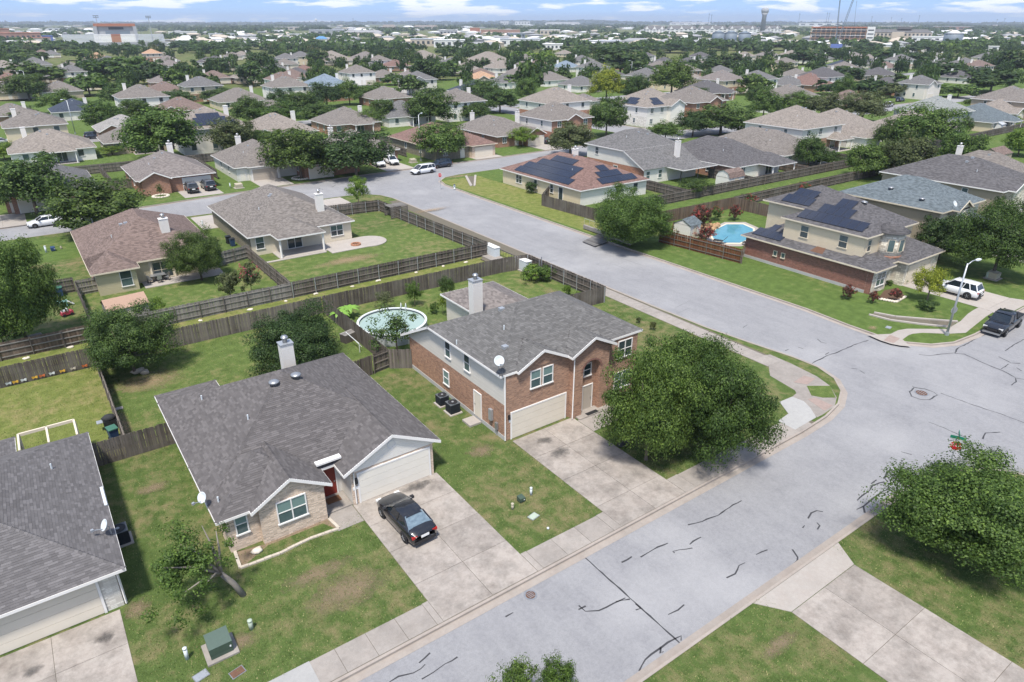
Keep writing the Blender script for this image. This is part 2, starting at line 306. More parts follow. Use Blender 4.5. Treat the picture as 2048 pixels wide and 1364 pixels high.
    def build(s, name, mat, parent=None, smooth=False, kind=None, local=False):
        r = parent
        while r is not None and r.parent is not None: r = r.parent
        org = (0, 0, 0) if local or r is None else ORG.get(r.name, (0, 0, 0))
        o = link(name, s.mesh(name, mat, org, smooth), parent)
        if kind: o['kind'] = kind
        return o
def struct(name, mb, mat, label=None): o = mb.build(name, mat); o['kind'] = 'structure'; o['label'] = label or name.replace('_', ' '); ORG[o.name] = (0, 0, 0); return o
def one(name, mb, mat, label, cat, group=None, smooth=False):   # a thing that is a single mesh; its origin at its base
    xs = [p[0] for p in mb.v]; ys = [p[1] for p in mb.v]; zs = [p[2] for p in mb.v]; c = ((min(xs)+max(xs))/2, (min(ys)+max(ys))/2, min(zs))
    o = link(name, mb.mesh(name, mat, c, smooth), None, c); ORG[o.name] = c; return tag(o, label, cat, group)

# ---------------------------------------------------------------- roofs
def hip(x0, x1, y0, y1, z, p, axis=None, gable=''):
    w, d = x1-x0, y1-y0; axis = axis or ('x' if w >= d else 'y'); pl = []; tri = {}
    if axis == 'y':
        h = w/2; xm = (x0+x1)/2; zr = z+p*h; ya = y0+(0 if 'S' in gable else min(h, d/2)); yb = y1-(0 if 'N' in gable else min(h, d/2))
        pl += [[(x0, y1, z), (x0, y0, z), (xm, ya, zr), (xm, yb, zr)], [(x1, y0, z), (x1, y1, z), (xm, yb, zr), (xm, ya, zr)]]
        for g_, y, yr, s_ in (('S', y0, ya, 1), ('N', y1, yb, -1)):
            t = [(x0, y, z), (x1, y, z), (xm, yr, zr)]; t = t if s_ == 1 else [t[1], t[0], t[2]]
            if g_ in gable: tri[g_] = t
            else: pl.append(t)
    else:
        h = d/2; ym = (y0+y1)/2; zr = z+p*h; xa = x0+(0 if 'W' in gable else min(h, w/2)); xb = x1-(0 if 'E' in gable else min(h, w/2))
        pl += [[(x0, y0, z), (x1, y0, z), (xb, ym, zr), (xa, ym, zr)], [(x1, y1, z), (x0, y1, z), (xa, ym, zr), (xb, ym, zr)]]
        for g_, x, xr, s_ in (('W', x0, xa, -1), ('E', x1, xb, 1)):
            t = [(x, y1, z), (x, y0, z), (xr, ym, zr)]; t = t if s_ == -1 else [t[1], t[0], t[2]]
            if g_ in gable: tri[g_] = t
            else: pl.append(t)
    return pl, tri
def plane_z(pl, x, y):
    a, b, c = [np.array(q, float) for q in pl[:3]]; n = np.cross(b-a, c-a); return a[2]-(n[0]*(x-a[0])+n[1]*(y-a[1]))/n[2]
def inside(pl, x, y, eps=1e-6):
    n = len(pl); sg = 0
    for i in range(n):
        ax, ay = pl[i][:2]; bx, by = pl[(i+1) % n][:2]; k = (bx-ax)*(y-ay)-(by-ay)*(x-ax)
        if k < -eps: return False
    return True
SH_ME = {}
def shingles(parent, planes, mat, nmax=300, expo=.145, wid=.34):
    """real shingles laid course by course on each plane: the nearest ones single parts, the rest one joined part"""
    org = ORG[parent.name]; Q = []; full = []
    for pl in planes:
        P = [np.array(q, float) for q in pl]; nrm = np.cross(P[1]-P[0], P[2]-P[0]); nrm /= np.linalg.norm(nrm)
        up = np.array([0, 0, 1.])-nrm*nrm[2]; up /= np.linalg.norm(up); ux = np.cross(up, nrm); o0 = P[0]
        q2 = [((p-o0)@ux, (p-o0)@up) for p in P]; vmin = min(q[1] for q in q2); vmax = max(q[1] for q in q2)
        def span(v):
            xs = []
            for i in range(len(q2)):
                (xa, va), (xb, vb) = q2[i], q2[(i+1) % len(q2)]
                if (va-v)*(vb-v) <= 0 and abs(va-vb) > 1e-9: xs.append(xa+(xb-xa)*(v-va)/(vb-va))
            return (min(xs), max(xs)) if len(xs) >= 2 else None
        nr = int((vmax-vmin)/expo)+1
        for r in range(nr):
            va = vmin+r*expo; vb = min(va+expo*1.0, vmax-1e-4)
            if vb-va < .02: continue
            sa, sb = span(va+1e-5), span(vb)
            if sa is None or sb is None: continue
            lo, hi = min(sa[0], sb[0]), max(sa[1], sb[1]); x = lo-random.random()*wid
            while x < hi:
                w = wid*random.choice((.55, .8, 1.0, 1.0, 1.25)); isfull = w == wid
                a0, a1 = max(x, sa[0]), min(x+w, sa[1]); b0, b1 = max(x, sb[0]), min(x+w, sb[1]); x += w
                if a1-a0 < .01 and b1-b0 < .01: continue
                a1 = max(a1, a0); b1 = max(b1, b0)
                cx, cy = (o0+ux*((a0+a1+b0+b1)/4)+up*((va+vb)/2))[:2]; zc = plane_z(pl, cx, cy)
                if any(plane_z(q, cx, cy) > zc+.02 and inside(q, cx, cy) for q in planes if q is not pl): continue
                lift = nrm*(.014+random.random()*.007)
                pts = [o0+ux*a0+up*va+lift, o0+ux*a1+up*va+lift, o0+ux*b1+up*vb+nrm*.003, o0+ux*b0+up*vb+nrm*.003]
                if isfull and a1-a0 > wid-.005 and b1-b0 > wid-.005:
                    full.append((depth(cx, cy, zc), pts, (ux, up, nrm), o0+ux*a0+up*va, lift))
                else: Q.append(pts); Q.append([pts[0]-lift, pts[1]-lift, pts[1], pts[0]])
    full.sort(key=lambda t: t[0])
    if ('m', mat) not in SH_ME:
        b = MB(); b.add([(0, 0, .017), (wid, 0, .017), (wid, expo, .003), (0, expo, .003), (0, 0, 0), (wid, 0, 0)], [(0, 1, 2, 3), (4, 5, 1, 0)]); SH_ME[('m', mat)] = b.mesh('shingle', mat)
    me = SH_ME[('m', mat)]; vis = []
    for t in full:
        u = upix(*t[3]); v = vpix(*t[3])
        (vis if 8 < u < 2040 and 0 < v < 1356 and len(vis) < nmax else Q).append(t if (8 < u < 2040 and 0 < v < 1356 and len(vis) < nmax) else t[1])
        if Q and Q[-1] is t[1]: Q.append([t[1][0]-t[4], t[1][1]-t[4], t[1][1], t[1][0]])
    for t in vis:
        o = link('shingle', me, parent); ux, up, nrm = t[2]; p = t[3]-np.array(org)
        o.matrix_local = mathutils.Matrix(((ux[0], up[0], nrm[0], p[0]), (ux[1], up[1], nrm[1], p[1]), (ux[2], up[2], nrm[2], p[2]), (0, 0, 0, 1)))
    Qa = np.array([[list(p) for p in q] for q in Q])-np.array(org)
    # the two quads of one shingle share nothing, so give both a common island by welding the front edge
    o = link('shingle_courses', quads_mesh('shingle_courses', Qa, mat), parent); o['kind'] = 'stuff'; return o
def roof(h, segs, mat, fmat='trim_white', real=None, gmat='siding_white', inset=.35):
    """segs: dicts rect=(x0,x1,y0,y1) eave rectangle, z eave height, p pitch, axis, gable; returns planes"""
    b = MB(); fb = MB(); planes = []
    for s in segs:
        x0, x1, y0, y1 = s['rect']; z = s['z']; pl, tri = hip(x0, x1, y0, y1, z, s.get('p', .5), s.get('axis'), s.get('gable', ''))
        for q in pl: b.poly(q)
        planes += pl; t = .17
        g_ = s.get('gable', ''); iq = s.get('inset', inset)+.02; e_ = {k: (iq if k in g_ else .02) for k in 'SNWE'}
        b.poly([(x0+e_['W'], y1-e_['N'], z-.02), (x1-e_['E'], y1-e_['N'], z-.02), (x1-e_['E'], y0+e_['S'], z-.02), (x0+e_['W'], y0+e_['S'], z-.02)])
        cuts = sorted((q['rect'][0]+.05, q['rect'][1]-.05) for q in segs if q is not s and 'S' in q.get('gable', '') and abs(q['z']-z) < .3 and q['rect'][2] < y0+.1)
        if 'S' not in g_:
            xs_ = x0-.03
            for c0, c1 in cuts+[(x1+.03, x1+.03)]:
                if c0 > xs_: fb.box(xs_, min(c0, x1+.03), y0-.03, y0, z-t, z-.005)
                xs_ = max(xs_, c1)
        if 'N' not in g_: fb.box(x0-.03, x1+.03, y1, y1+.03, z-t, z-.005)
        if 'W' not in g_: fb.box(x0-.03, x0, y0, y1, z-t, z-.006)
        if 'E' not in g_: fb.box(x1, x1+.03, y0, y1, z-t, z-.006)
        for k, tr in tri.items():
            a, c, ap = tr; gm = s.get('gmat', gmat); ins = s.get('inset', inset); gb = MB()
            d = {'S': (0, 1), 'N': (0, -1), 'W': (1, 0), 'E': (-1, 0)}[k]
            off = lambda p, e, zz=0: (p[0]+d[0]*e, p[1]+d[1]*e, p[2]+zz)
            gb.add([off(a, ins), off(c, ins), off(ap, ins), off(a, ins, -.2), off(c, ins, -.2)], [(0, 1, 2), (3, 4, 1, 0)]); gb.build('gable_wall', gm, h)
            for e0, e1 in ((a, ap), (c, ap)):
                fb.add([off(e0, -.02, -.20), off(e1, -.02, -.20), off(e1, -.02, .012), off(e0, -.02, .012), off(e0, .03, -.20), off(e1, .03, -.20), off(e1, .03, .012), off(e0, .03, .012)],
                       [(0, 1, 2, 3), (7, 6, 5, 4), (0, 4, 5, 1), (3, 2, 6, 7), (0, 3, 7, 4), (1, 5, 6, 2)])
    r = b.build('roof', 'underlay' if real else mat, h); fb.build('fascia', fmat, h)
    if real:
        shingles(h, planes, real); cb = MB()              # ridge and hip caps, one short shingle after another
        for s in segs:
            pl, _ = hip(*s['rect'], s['z'], s.get('p', .5), s.get('axis'), s.get('gable', '')); seen = {}
            for q in pl:
                for i in range(len(q)): key = tuple(sorted([tuple(np.round(q[i], 3)), tuple(np.round(q[(i+1) % len(q)], 3))])); seen[key] = seen.get(key, 0)+1
            for q in pl:
                for i in range(len(q)):
                    a, c = np.array(q[i], float), np.array(q[(i+1) % len(q)], float); key = tuple(sorted([tuple(np.round(a, 3)), tuple(np.round(c, 3))]))
                    if max(a[2], c[2]) < s['z']+.1 or seen[key] != 2: continue
                    seen[key] = 9; a, c = (a, c) if a[2] <= c[2] else (c, a); L_ = np.linalg.norm(c-a); n_ = int(L_/.22); d = (c-a)/max(L_, .01); sd = np.cross(d, [0, 0, 1.]); sd /= max(np.linalg.norm(sd), 1e-6)
                    for k in range(n_):
                        p = a+d*L_*k/n_; e = a+d*L_*(k+1.1)/n_
                        if roof_top(planes, p[0], p[1]) > p[2]+.04: continue
                        cb.add([p+sd*.13+[0, 0, -.03], p+[0, 0, .05], p-sd*.13+[0, 0, -.03], e+sd*.13+[0, 0, -.045], e+[0, 0, .034], e-sd*.13+[0, 0, -.045]], [(0, 1, 4, 3), (1, 2, 5, 4)])
        cb.build('ridge_caps', real, h, kind='stuff')
    return planes
def roof_top(planes, x, y):
    zs = [plane_z(q, x, y) for q in planes if inside(q, x, y)]; return max(zs) if zs else 0
# ---------------------------------------------------------------- walls, openings
def walls(h, x0, x1, y0, y1, z0, z1, m, name='wall'):   # m: one material or dict of sides
    get = (lambda k: m.get(k, m.get('*'))) if isinstance(m, dict) else (lambda k: m)
    S = {'S': [(x0, y0), (x1, y0)], 'E': [(x1, y0), (x1, y1)], 'N': [(x1, y1), (x0, y1)], 'W': [(x0, y1), (x0, y0)]}
    for mm in sorted(set(get(k) for k in S)):
        b = MB()
        for k, (p, q) in S.items():
            if get(k) == mm: b.poly([(p[0], p[1], z0), (q[0], q[1], z0), (q[0], q[1], z1), (p[0], p[1], z1)])
        b.build(name, mm, h)
def on(side, c, u, z, e):                             # point on a wall: along u, height z, e proud of plane c
    return {'S': (u, c-e, z), 'N': (u, c+e, z), 'W': (c-e, u, z), 'E': (c+e, u, z)}[side]
def slab_on(b, side, c, u0, u1, z0, z1, e0, e1):
    p, q = on(side, c, u0, z0, e0), on(side, c, u1, z1, e1)
    b.box(min(p[0], q[0]), max(p[0], q[0]), min(p[1], q[1]), max(p[1], q[1]), z0, z1)
def window(h, side, c, u0, z0, w, ht, cols=1, fm='trim_white', gm=('glass_blind', 'glass_low'), lod=0):
    f = MB(); t = .07
    slab_on(f, side, c, u0, u0+w, z0+ht-t, z0+ht, .002, .07); slab_on(f, side, c, u0-.04, u0+w+.04, z0-.02, z0+t, .002, .10)
    slab_on(f, side, c, u0, u0+t, z0+t, z0+ht-t, .003, .068); slab_on(f, side, c, u0+w-t, u0+w, z0+t, z0+ht-t, .003, .068)
    cw = (w-t)/cols
    for k in range(1, cols): slab_on(f, side, c, u0+k*cw+.0, u0+k*cw+t, z0+t, z0+ht-t, .003, .067)
    if lod < 2: slab_on(f, side, c, u0+t, u0+w-t, z0+ht*.5-.025, z0+ht*.5+.025, .004, .06)
    o = f.build('window', fm, h)
    for k in range(cols):
        a0 = u0+t+k*cw; a1 = u0+(k+1)*cw
        for r, (b0, b1) in enumerate(((z0+t, z0+ht*.5-.025), (z0+ht*.5+.025, z0+ht-t)) if lod < 2 else ((z0+t, z0+ht-t),)):
            p = MB(); slab_on(p, side, c, a0+.001, a1-.001, b0+.001, b1-.001, .006, .03); p.build('pane', gm[1-r] if lod < 2 else gm[1], o)
    return o
def garage(h, side, c, u0, w, ht=2.13, m='door_white', fm='trim_white'):
    b = MB(); slab_on(b, side, c, u0, u0+w, 0.02, ht, .003, .02); o = b.build('garage_door', m, h); n = 4
    for k in range(n):
        q = MB(); z0 = .04+k*(ht-.04)/n; slab_on(q, side, c, u0+.01, u0+w-.01, z0, z0+(ht-.04)/n-.02, .021, .045); q.build('door_panel', m, o)
    f = MB(); slab_on(f, side, c, u0-.12, u0, 0, ht+.12, .002, .06); slab_on(f, side, c, u0+w, u0+w+.12, 0, ht+.12, .002, .06); slab_on(f, side, c, u0, u0+w, ht, ht+.12, .003, .062); f.build('door_frame', fm, h)
def door(h, side, c, u0, w=.95, ht=2.1, m='door_white', fm='trim_white', z0=.05):
    b = MB(); slab_on(b, side, c, u0, u0+w, z0, z0+ht, .003, .04); o = b.build('door', m, h)
    f = MB(); slab_on(f, side, c, u0-.08, u0, z0, z0+ht+.08, .002, .07); slab_on(f, side, c, u0+w, u0+w+.08, z0, z0+ht+.08, .002, .07); slab_on(f, side, c, u0, u0+w, z0+ht, z0+ht+.08, .003, .068); f.build('door_frame', fm, h)
    k = MB(); slab_on(k, side, c, u0+w-.14, u0+w-.08, z0+.95, z0+1.03, .041, .09); k.build('handle', 'metal_grey', o)
def chimney(h, x, y, z0, z1, m='siding_bright', w=.95, d=.7, lod=0):
    MB().box(x-w/2, x+w/2, y-d/2, y+d/2, z0, z1).build('chimney', m, h)
    MB().box(x-w/2-.05, x+w/2+.05, y-d/2-.05, y+d/2+.05, z1, z1+.08).build('chimney_cap', 'trim_white' if lod else 'galv', h)
    if lod < 2:
        MB().lathe(x, y, [(.17, z1+.08), (.17, z1+.42), (.27, z1+.43), (.27, z1+.50), (.19, z1+.52), (.19, z1+.60), (.05, z1+.62)], 12).build('chimney_flue', 'metal_grey', h, True)
def roof_bits(h, planes, pipes=(), vents=(), boxes=()):
    for x, y in pipes:
        z = roof_top(planes, x, y); MB().cyl(x, y, z-.05, z+.35, .05, n=8).build('vent_pipe', 'white_metal', h)
    for x, y in vents:
        z = roof_top(planes, x, y); MB().lathe(x, y, [(.20, z-.12), (.20, z+.16), (.36, z+.17), (.33, z+.26), (.15, z+.33), (.03, z+.34)], 14).build('turbine_vent', 'metal_grey', h, True)
    for x, y in boxes:
        z = roof_top(planes, x, y); MB().box(x-.2, x+.2, y-.2, y+.2, z-.12, z+.16).build('roof_vent', 'galv', h)
def solar(h, planes, x, y, nx, ny, dx, dy, skip=()):
    """rows of panels lying on the roof plane under (x, y): nx along the eave direction dx, ny up the slope dy (unit axis vectors)"""
    pl = max((q for q in planes if inside(q, x+dx[0]*.5+dy[0]*.5, y+dx[1]*.5+dy[1]*.5)), key=lambda q: plane_z(q, x, y), default=None)
    if pl is None: return
    P = [np.array(q, float) for q in pl]; nrm = np.cross(P[1]-P[0], P[2]-P[0]); nrm /= np.linalg.norm(nrm)
    a = np.array([dx[0], dx[1], 0.]); a -= nrm*(a@nrm); a /= np.linalg.norm(a); b = np.array([dy[0], dy[1], 0.]); b -= nrm*(b@nrm); b /= np.linalg.norm(b)
    o0 = np.array([x, y, plane_z(pl, x, y)])+nrm*.10; pw, ph = 1.0, 1.65
    for i in range(nx):
        for j in range(ny):
            if (i, j) in skip: continue
            c = o0+a*(i*(pw+.02))+b*(j*(ph+.02)); m = MB()
            q = [c, c+a*pw, c+a*pw+b*ph, c+b*ph]; m.add([tuple(p) for p in q]+[tuple(p-nrm*.05) for p in q], [(0, 1, 2, 3), (0, 4, 5, 1), (1, 5, 6, 2), (2, 6, 7, 3), (3, 7, 4, 0)])
            fr = m.build('solar_panel', 'solar_frame', h)
            MB().add([tuple(c+a*e+b*g_+nrm*.004) for e, g_ in ((.03, .03), (pw-.03, .03), (pw-.03, ph-.03), (.03, ph-.03))], [(0, 1, 2, 3)]).build('cell_sheet', 'solar', fr)
# ---------------------------------------------------------------- fences and paving
PK = {}
def fence(label, pts, h=1.83, m='wood_grey', rails=None, single=0, gap=.145, pm='wood_grey', name='fence', post='wood_grey', nrail=3, cat='fence', group=None, jit=.02):
    """pickets along a polyline; rails=+1/-1 puts rails and posts on the left/right side; single: how many pickets are objects of their own"""
    x, y = pts[0]; t = thing(name, label, cat, (x, y, 0), 0, group)
    spots = []; rb = MB(); pb = []; s_ = rails or 1
    for (xa, ya), (xb, yb) in zip(pts, pts[1:]):
        d = math.hypot(xb-xa, yb-ya); ux, uy = (xb-xa)/d, (yb-ya)/d; nx, ny = -uy*s_, ux*s_; n = max(1, int(d/gap))
        for i in range(n):
            k = (i+.5)*d/n; spots.append((xa+ux*k, ya+uy*k, math.atan2(uy, ux)))
        for j in range(nrail):
            z = .3+j*(h-.55)/max(1, nrail-1); rb.bar((xa+nx*.04, ya+ny*.04, z), (xb+nx*.04, yb+ny*.04, z), .05, .09)
        m_ = max(1, round(d/2.44))
        for i in range(m_+1):
            k = i*d/m_; px, py = xa+ux*k+nx*.11, ya+uy*k+ny*.11; q = MB(); q.cyl(px, py, -.02, h-.05, .045, n=6); pb.append(q)
    for k in range(1): rb.build('rail', pm, t)
    for q in pb: q.build('post', post, t)
    key = (m, h)
    if key not in PK: PK[key] = [MB().prism([(-.068, -.01), (.068, -.01), (.068, .01), (-.068, .01)], 0, h+e).mesh('picket', m) for e in (-jit, 0, jit)]
    if single:
        spots.sort(key=lambda s: depth(s[0], s[1])); 
    for i, (px, py, rz) in enumerate(spots[:single]):
        o = link('picket', PK[key][random.randrange(3)], t, (px-x, py-y, random.uniform(0, .02))); o.rotation_euler = (random.uniform(-.012, .012), random.uniform(-.012, .012), rz)
    if len(spots) > single:
        b = MB()
        for px, py, rz in spots[single:]:
            c, s2 = cos(rz), sin(rz); zt = h+random.uniform(-jit, jit)
            b.prism([(px+c*a-s2*e, py+s2*a+c*e) for a, e in ((-.068, -.01), (.068, -.01), (.068, .01), (-.068, .01))], .01, zt)
        b.build('picket_run', m, t, kind='stuff')
    return t
def slabs(parent, x0, x1, y0, y1, nx, ny, m, z=.012, gap=.022, xs=None, ys=None, th=.10):
    xs = xs or [x0+(x1-x0)*i/nx for i in range(nx+1)]; ys = ys or [y0+(y1-y0)*i/ny for i in range(ny+1)]
    for i in range(len(xs)-1):
        for j in range(len(ys)-1):
            a, b, c, d = xs[i]+gap/2, xs[i+1]-gap/2, ys[j]+gap/2, ys[j+1]-gap/2; cx, cy = (a+b)/2, (c+d)/2
            me = MB().box(a-cx, b-cx, c-cy, d-cy, -th, 0).mesh('slab', m); o = link('slab', me, parent, (cx, cy, z+random.uniform(-.004, .004)))
            o.rotation_euler = (random.uniform(-.0015, .0015), random.uniform(-.0015, .0015), 0)
def paving(name, label, x0, x1, y0, y1, nx, ny, m, z=.012, **k):
    p = struct(name, MB().poly([(x0, y0, .004), (x1, y0, .004), (x1, y1, .004), (x0, y1, .004)]), 'joint', label); slabs(p, x0, x1, y0, y1, nx, ny, m, z+.012, **k); return p
def slab_poly(parent, pts, m, z=.03, name='slab', th=.08): return MB().prism(pts, z-th, z).build(name, m, parent)
def offset(pts, d):                                    # shift an open polyline to its left by d
    out = []
    for i, (x, y) in enumerate(pts):
        a = pts[max(i-1, 0)]; b = pts[min(i+1, len(pts)-1)]; l = math.hypot(b[0]-a[0], b[1]-a[1]); out.append((x-(b[1]-a[1])/l*d, y+(b[0]-a[0])/l*d))
    return out
def curb(pts, left=1, label='concrete kerb', sidewalk=None):
    """kerb polyline = back of kerb; street lies on the side -left"""
    f = offset(pts, -left*.15); gt = offset(pts, -left*.58); k = MB(); q = MB()
    for i in range(len(pts)-1):
        a, b, c, d = pts[i], pts[i+1], f[i+1], f[i]
        V = [(a[0], a[1], .02), (b[0], b[1], .02), (c[0], c[1], .012), (d[0], d[1], .012), (c[0], c[1], -.13), (d[0], d[1], -.13)]
        Fs = [(0, 1, 2, 3), (3, 2, 4, 5)]; Fs = Fs if left < 0 else [tuple(reversed(x)) for x in Fs]; k.add(V, Fs)
        e, g_ = gt[i+1], gt[i]; V = [(d[0], d[1], -.125), (c[0], c[1], -.125), (e[0], e[1], -.140), (g_[0], g_[1], -.140)]; q.add(V, [(0, 1, 2, 3) if left < 0 else (3, 2, 1, 0)])
    o = struct('kerb', k, 'curb', label); q.build('gutter', 'curb', o); return o
# ---------------------------------------------------------------- ground, roads, blocks
b = MB(); n = 48
b.poly([(14000*cos(2*pi*i/n), 14000*sin(2*pi*i/n), -.42) for i in range(n)]); struct('ground', b, 'grass_far', 'far plain of dry grass reaching the horizon')
def sheet(name, pts, m, z, label): return struct(name, MB().poly([(x, y, z) for x, y in pts]), m, label)
ROAD = sheet('road', [(-220, -70), (640, -70), (640, 330), (-220, 330)], 'asphalt', -.152, 'pale grey asphalt streets with sealed cracks')
W_S = [(-200, 22.35), (20, 22.35), (42, 22.4), (45.5, 22.6), (48, 23.1), (50.1, 24.1), (51.6, 25.6), (52.35, 27.6), (52.3, 30), (51.7, 34), (51.1, 39), (50.9, 46), (50.75, 60), (50.6, 100), (50.5, 106), (49.8, 109), (48.2, 111), (45, 112), (30, 112.6), (7, 114), (-60, 115), (-200, 116)]
E_S = [(640, 121.5), (170, 121.5), (140, 121.3), (125, 119.2), (102, 117), (85, 116.3), (70, 116.2), (66.5, 115.4), (64.4, 113.4), (63.4, 110), (63.2, 100), (63.3, 60), (63.6, 42), (63.7, 36), (63.3, 31), (63.3, 28), (63.9, 25.8), (65.3, 24.2), (67.5, 23.2), (71, 22.9), (84, 23.0), (640, 23)]
N_W = [(-220, 117), (-20, 121.3), (13.6, 124), (27.5, 125.6), (51.7, 126.9), (90, 127.6), (112, 129), (126, 131), (131.5, 134), (133.6, 140), (134, 330)]
N_E = [(146, 330), (146.2, 143), (147.5, 137), (150.5, 133.5), (156, 131.8), (180, 131), (640, 131)]
S_W = [(51.2, -70), (51.0, 5), (50.3, 9), (48.3, 12), (45.2, 13.7), (40, 14.12), (-200, 14.12)]
S_E = [(640, 13.8), (72, 13.8), (68, 13), (64.5, 10), (63.4, 5), (63.2, -70)]
sheet('lawn', W_S, 'grass_patchy', 0, 'patchy lawns of the corner block'); sheet('lawn', E_S, 'grass_lush', 0, 'green lawns of the block right of the side street')
sheet('lawn', N_W+[(-220, 330)], 'grass_lush', 0, 'lawns of the block beyond the second street'); sheet('lawn', [(640, 330)]+N_E[:0]+N_E+[], 'grass_lush', 0, 'lawns of the block behind the far corner')
sheet('lawn', [(-200, -70)]+S_W, 'grass_patchy', 0, 'patchy lawn on the camera side of the near street'); sheet('lawn', S_E+[(640, -70)], 'grass', 0, 'lawn beyond the crossing at lower right')
curb(W_S, 1, 'kerb of the corner block'); curb(E_S, 1, 'kerb right of the side street'); curb(N_W, 1, 'kerb beyond the second street'); curb(N_E, 1, 'kerb of the far corner block'); curb(S_W, 1, 'kerb on the camera side'); curb(S_E, 1, 'kerb at the lower right crossing')
# separate yards with their own grass
def yard(label, x0, x1, y0, y1, m, z=.004): return sheet('lawn', [(x0, y0), (x1, y0), (x1, y1), (x0, y1)], m, z, label)
yard('dry green belt between the two rows of fences', -200, 50, 64.4, 70.2, 'grass_dry'); yard('dry back yard behind the left house', -22, 1.4, 47.6, 64.3, 'grass_dry'); yard('back yard behind the grey roofed house', 1.6, 22, 48, 64.2, 'grass')
yard('back yard with the round pool', 22.2, 47.3, 48, 64.2, 'grass'); yard('back yard with a worn dirt patch', 21, 46.3, 70.6, 88, 'grass'); yard('back yard with a lone round tree', 2, 20.8, 70.6, 86, 'grass'); yard('verge sloping down to the side street', 63.9, 72.5, 66, 113, 'grass_dry')
yard('green strip between dark fences', 72.6, 300, 68, 74, 'grass_lush'); yard('lawn of the left neighbour by the second street', -15, 21, 100, 112, 'grass_lush')
sheet('street', [(-220, 203), (133.8, 203), (133.8, 212), (-220, 212)], 'asphalt', .006, 'third street behind the middle row'); sheet('street', [(146.3, 203), (640, 203), (640, 212), (146.3, 212)], 'asphalt', .006, 'third street on the right')
# sealed cracks, straight joints and worn lines: thin tar strips on the asphalt
def crack(px, w=.07, m='tar', z=-.147, jitter=.035):
    P = [F(u, v, -.15) for u, v in px]; Q = []
    for (xa, ya), (xb, yb) in zip(P, P[1:]):
        n = max(1, int(math.hypot(xb-xa, yb-ya)/.35))
        for i in range(n):
            t = i/n; Q.append((xa+(xb-xa)*t+random.uniform(-jitter, jitter), ya+(yb-ya)*t+random.uniform(-jitter, jitter)))
    Q.append(P[-1]); b = MB(); a = offset(Q, 1.0); k = []
    for (x, y), (ox, oy) in zip(Q, a):
        ww = w*random.uniform(.5, 1.3)/2; k.append(((x+(ox-x)*ww, y+(oy-y)*ww), (x-(ox-x)*ww, y-(oy-y)*ww)))
    for (p, q), (r, s) in zip(k, k[1:]): b.poly([(q[0], q[1], z), (s[0], s[1], z), (r[0], r[1], z), (p[0], p[1], z)])
    b.build('sealed_crack', m, ROAD)
def cz(ox, oy, s, *ls, **k):
    for l in ls: crack([(ox+x/s, oy+y/s) for x, y in l], **k)
crack([(1171, 1116), (1240, 1178), (1300, 1232), (1371, 1297)], .09, jitter=.015)
cz(1248, 964, 2.56, [(330, 220), (400, 200), (480, 170), (520, 140), (602, 95)], [(85, 382), (150, 345), (225, 313)], [(-10, 412), (40, 382)], [(335, 318), (380, 290), (395, 282)], [(262, 363), (250, 354), (350, 338)], [(525, 488), (570, 470), (590, 430), (620, 413)],
   [(680, 372), (735, 347)], [(860, 345), (885, 385), (888, 405), (860, 428)], [(940, 187), (960, 160), (985, 147), (1018, 152)], [(915, 235), (925, 222)], [(990, 210), (1002, 225), (990, 243)], [(228, 680), (280, 655), (308, 628)],
   [(80, 968), (105, 910), (140, 880), (190, 845), (265, 800), (290, 788), (292, 812)], [(190, 845), (186, 880), (202, 868)], [(60, 622), (85, 645), (60, 655)], [(-40, 612), (30, 600)], w=.085)
cz(500, 964, 3.41, [(955, 1364), (1010, 1325), (1110, 1300), (1170, 1270), (1195, 1243)], [(1170, 1345), (1250, 1300), (1330, 1245), (1415, 1193)], [(1155, 1230), (1195, 1200), (1228, 1165)], [(1745, 920), (1795, 890)], w=.08)
cz(500, 964, 3.41, [(2240, 845), (2290, 880), (2380, 880), (2480, 830), (2560, 790)], [(2290, 850), (2240, 870)], w=.08)
cz(1448, 640, 3.41, [(540, 330), (620, 285), (700, 245), (760, 225), (830, 195), (900, 165), (985, 138)], [(1330, 235), (1400, 243), (1480, 232), (1575, 225), (1590, 195), (1650, 165), (1720, 125), (1780, 100)], [(1575, 228), (1640, 232), (1740, 280), (1830, 320), (1900, 345), (1990, 395), (1990, 420), (1960, 445)],
   [(1990, 395), (2046, 405)], [(1920, 210), (1960, 180), (2046, 130)], [(1875, 250), (1960, 295), (2020, 295)], [(1890, 335), (1940, 300)], [(1995, 325), (2030, 348)], [(1285, 450), (1300, 460), (1265, 490), (1280, 520), (1340, 542), (1400, 545), (1452, 512), (1430, 490), (1370, 470), (1300, 460)],
   [(1765, 810), (1785, 770), (1850, 768), (1885, 765)], [(910, 1230), (925, 1215), (990, 1160), (1015, 1130), (1060, 1110), (1095, 1105)], [(1005, 1120), (1040, 1090)], [(905, 1295), (950, 1270), (1025, 1210), (1085, 1170), (1115, 1155), (1125, 1130)], [(950, 1270), (960, 1315)], [(1120, 1105), (1095, 1075), (1110, 1040)], w=.10)
cz(1448, 640, 3.41, [(690, 235), (715, 222)], [(505, 185), (540, 195)], [(415, 210), (440, 200)], [(870, 330), (910, 335)], [(925, 345), (960, 365)], [(635, 130), (660, 150), (700, 160)], [(130, 50), (160, 32)], [(1395, 695), (1500, 735), (1600, 780), (1670, 810)], [(1480, 500), (1700, 580), (1900, 645), (2046, 700)], [(1210, 900), (1280, 918)], w=.07)
cz(1060, 340, 4.655, [(0, 670), (130, 635), (280, 605)], [(160, 825), (260, 795), (420, 760), (560, 735)], [(130, 870), (190, 850), (300, 825)], [(620, 880), (660, 890)], [(820, 810), (1050, 890)], [(780, 880), (980, 950)], [(1280, 965), (1400, 1010)], w=.09, m='tar_faint')
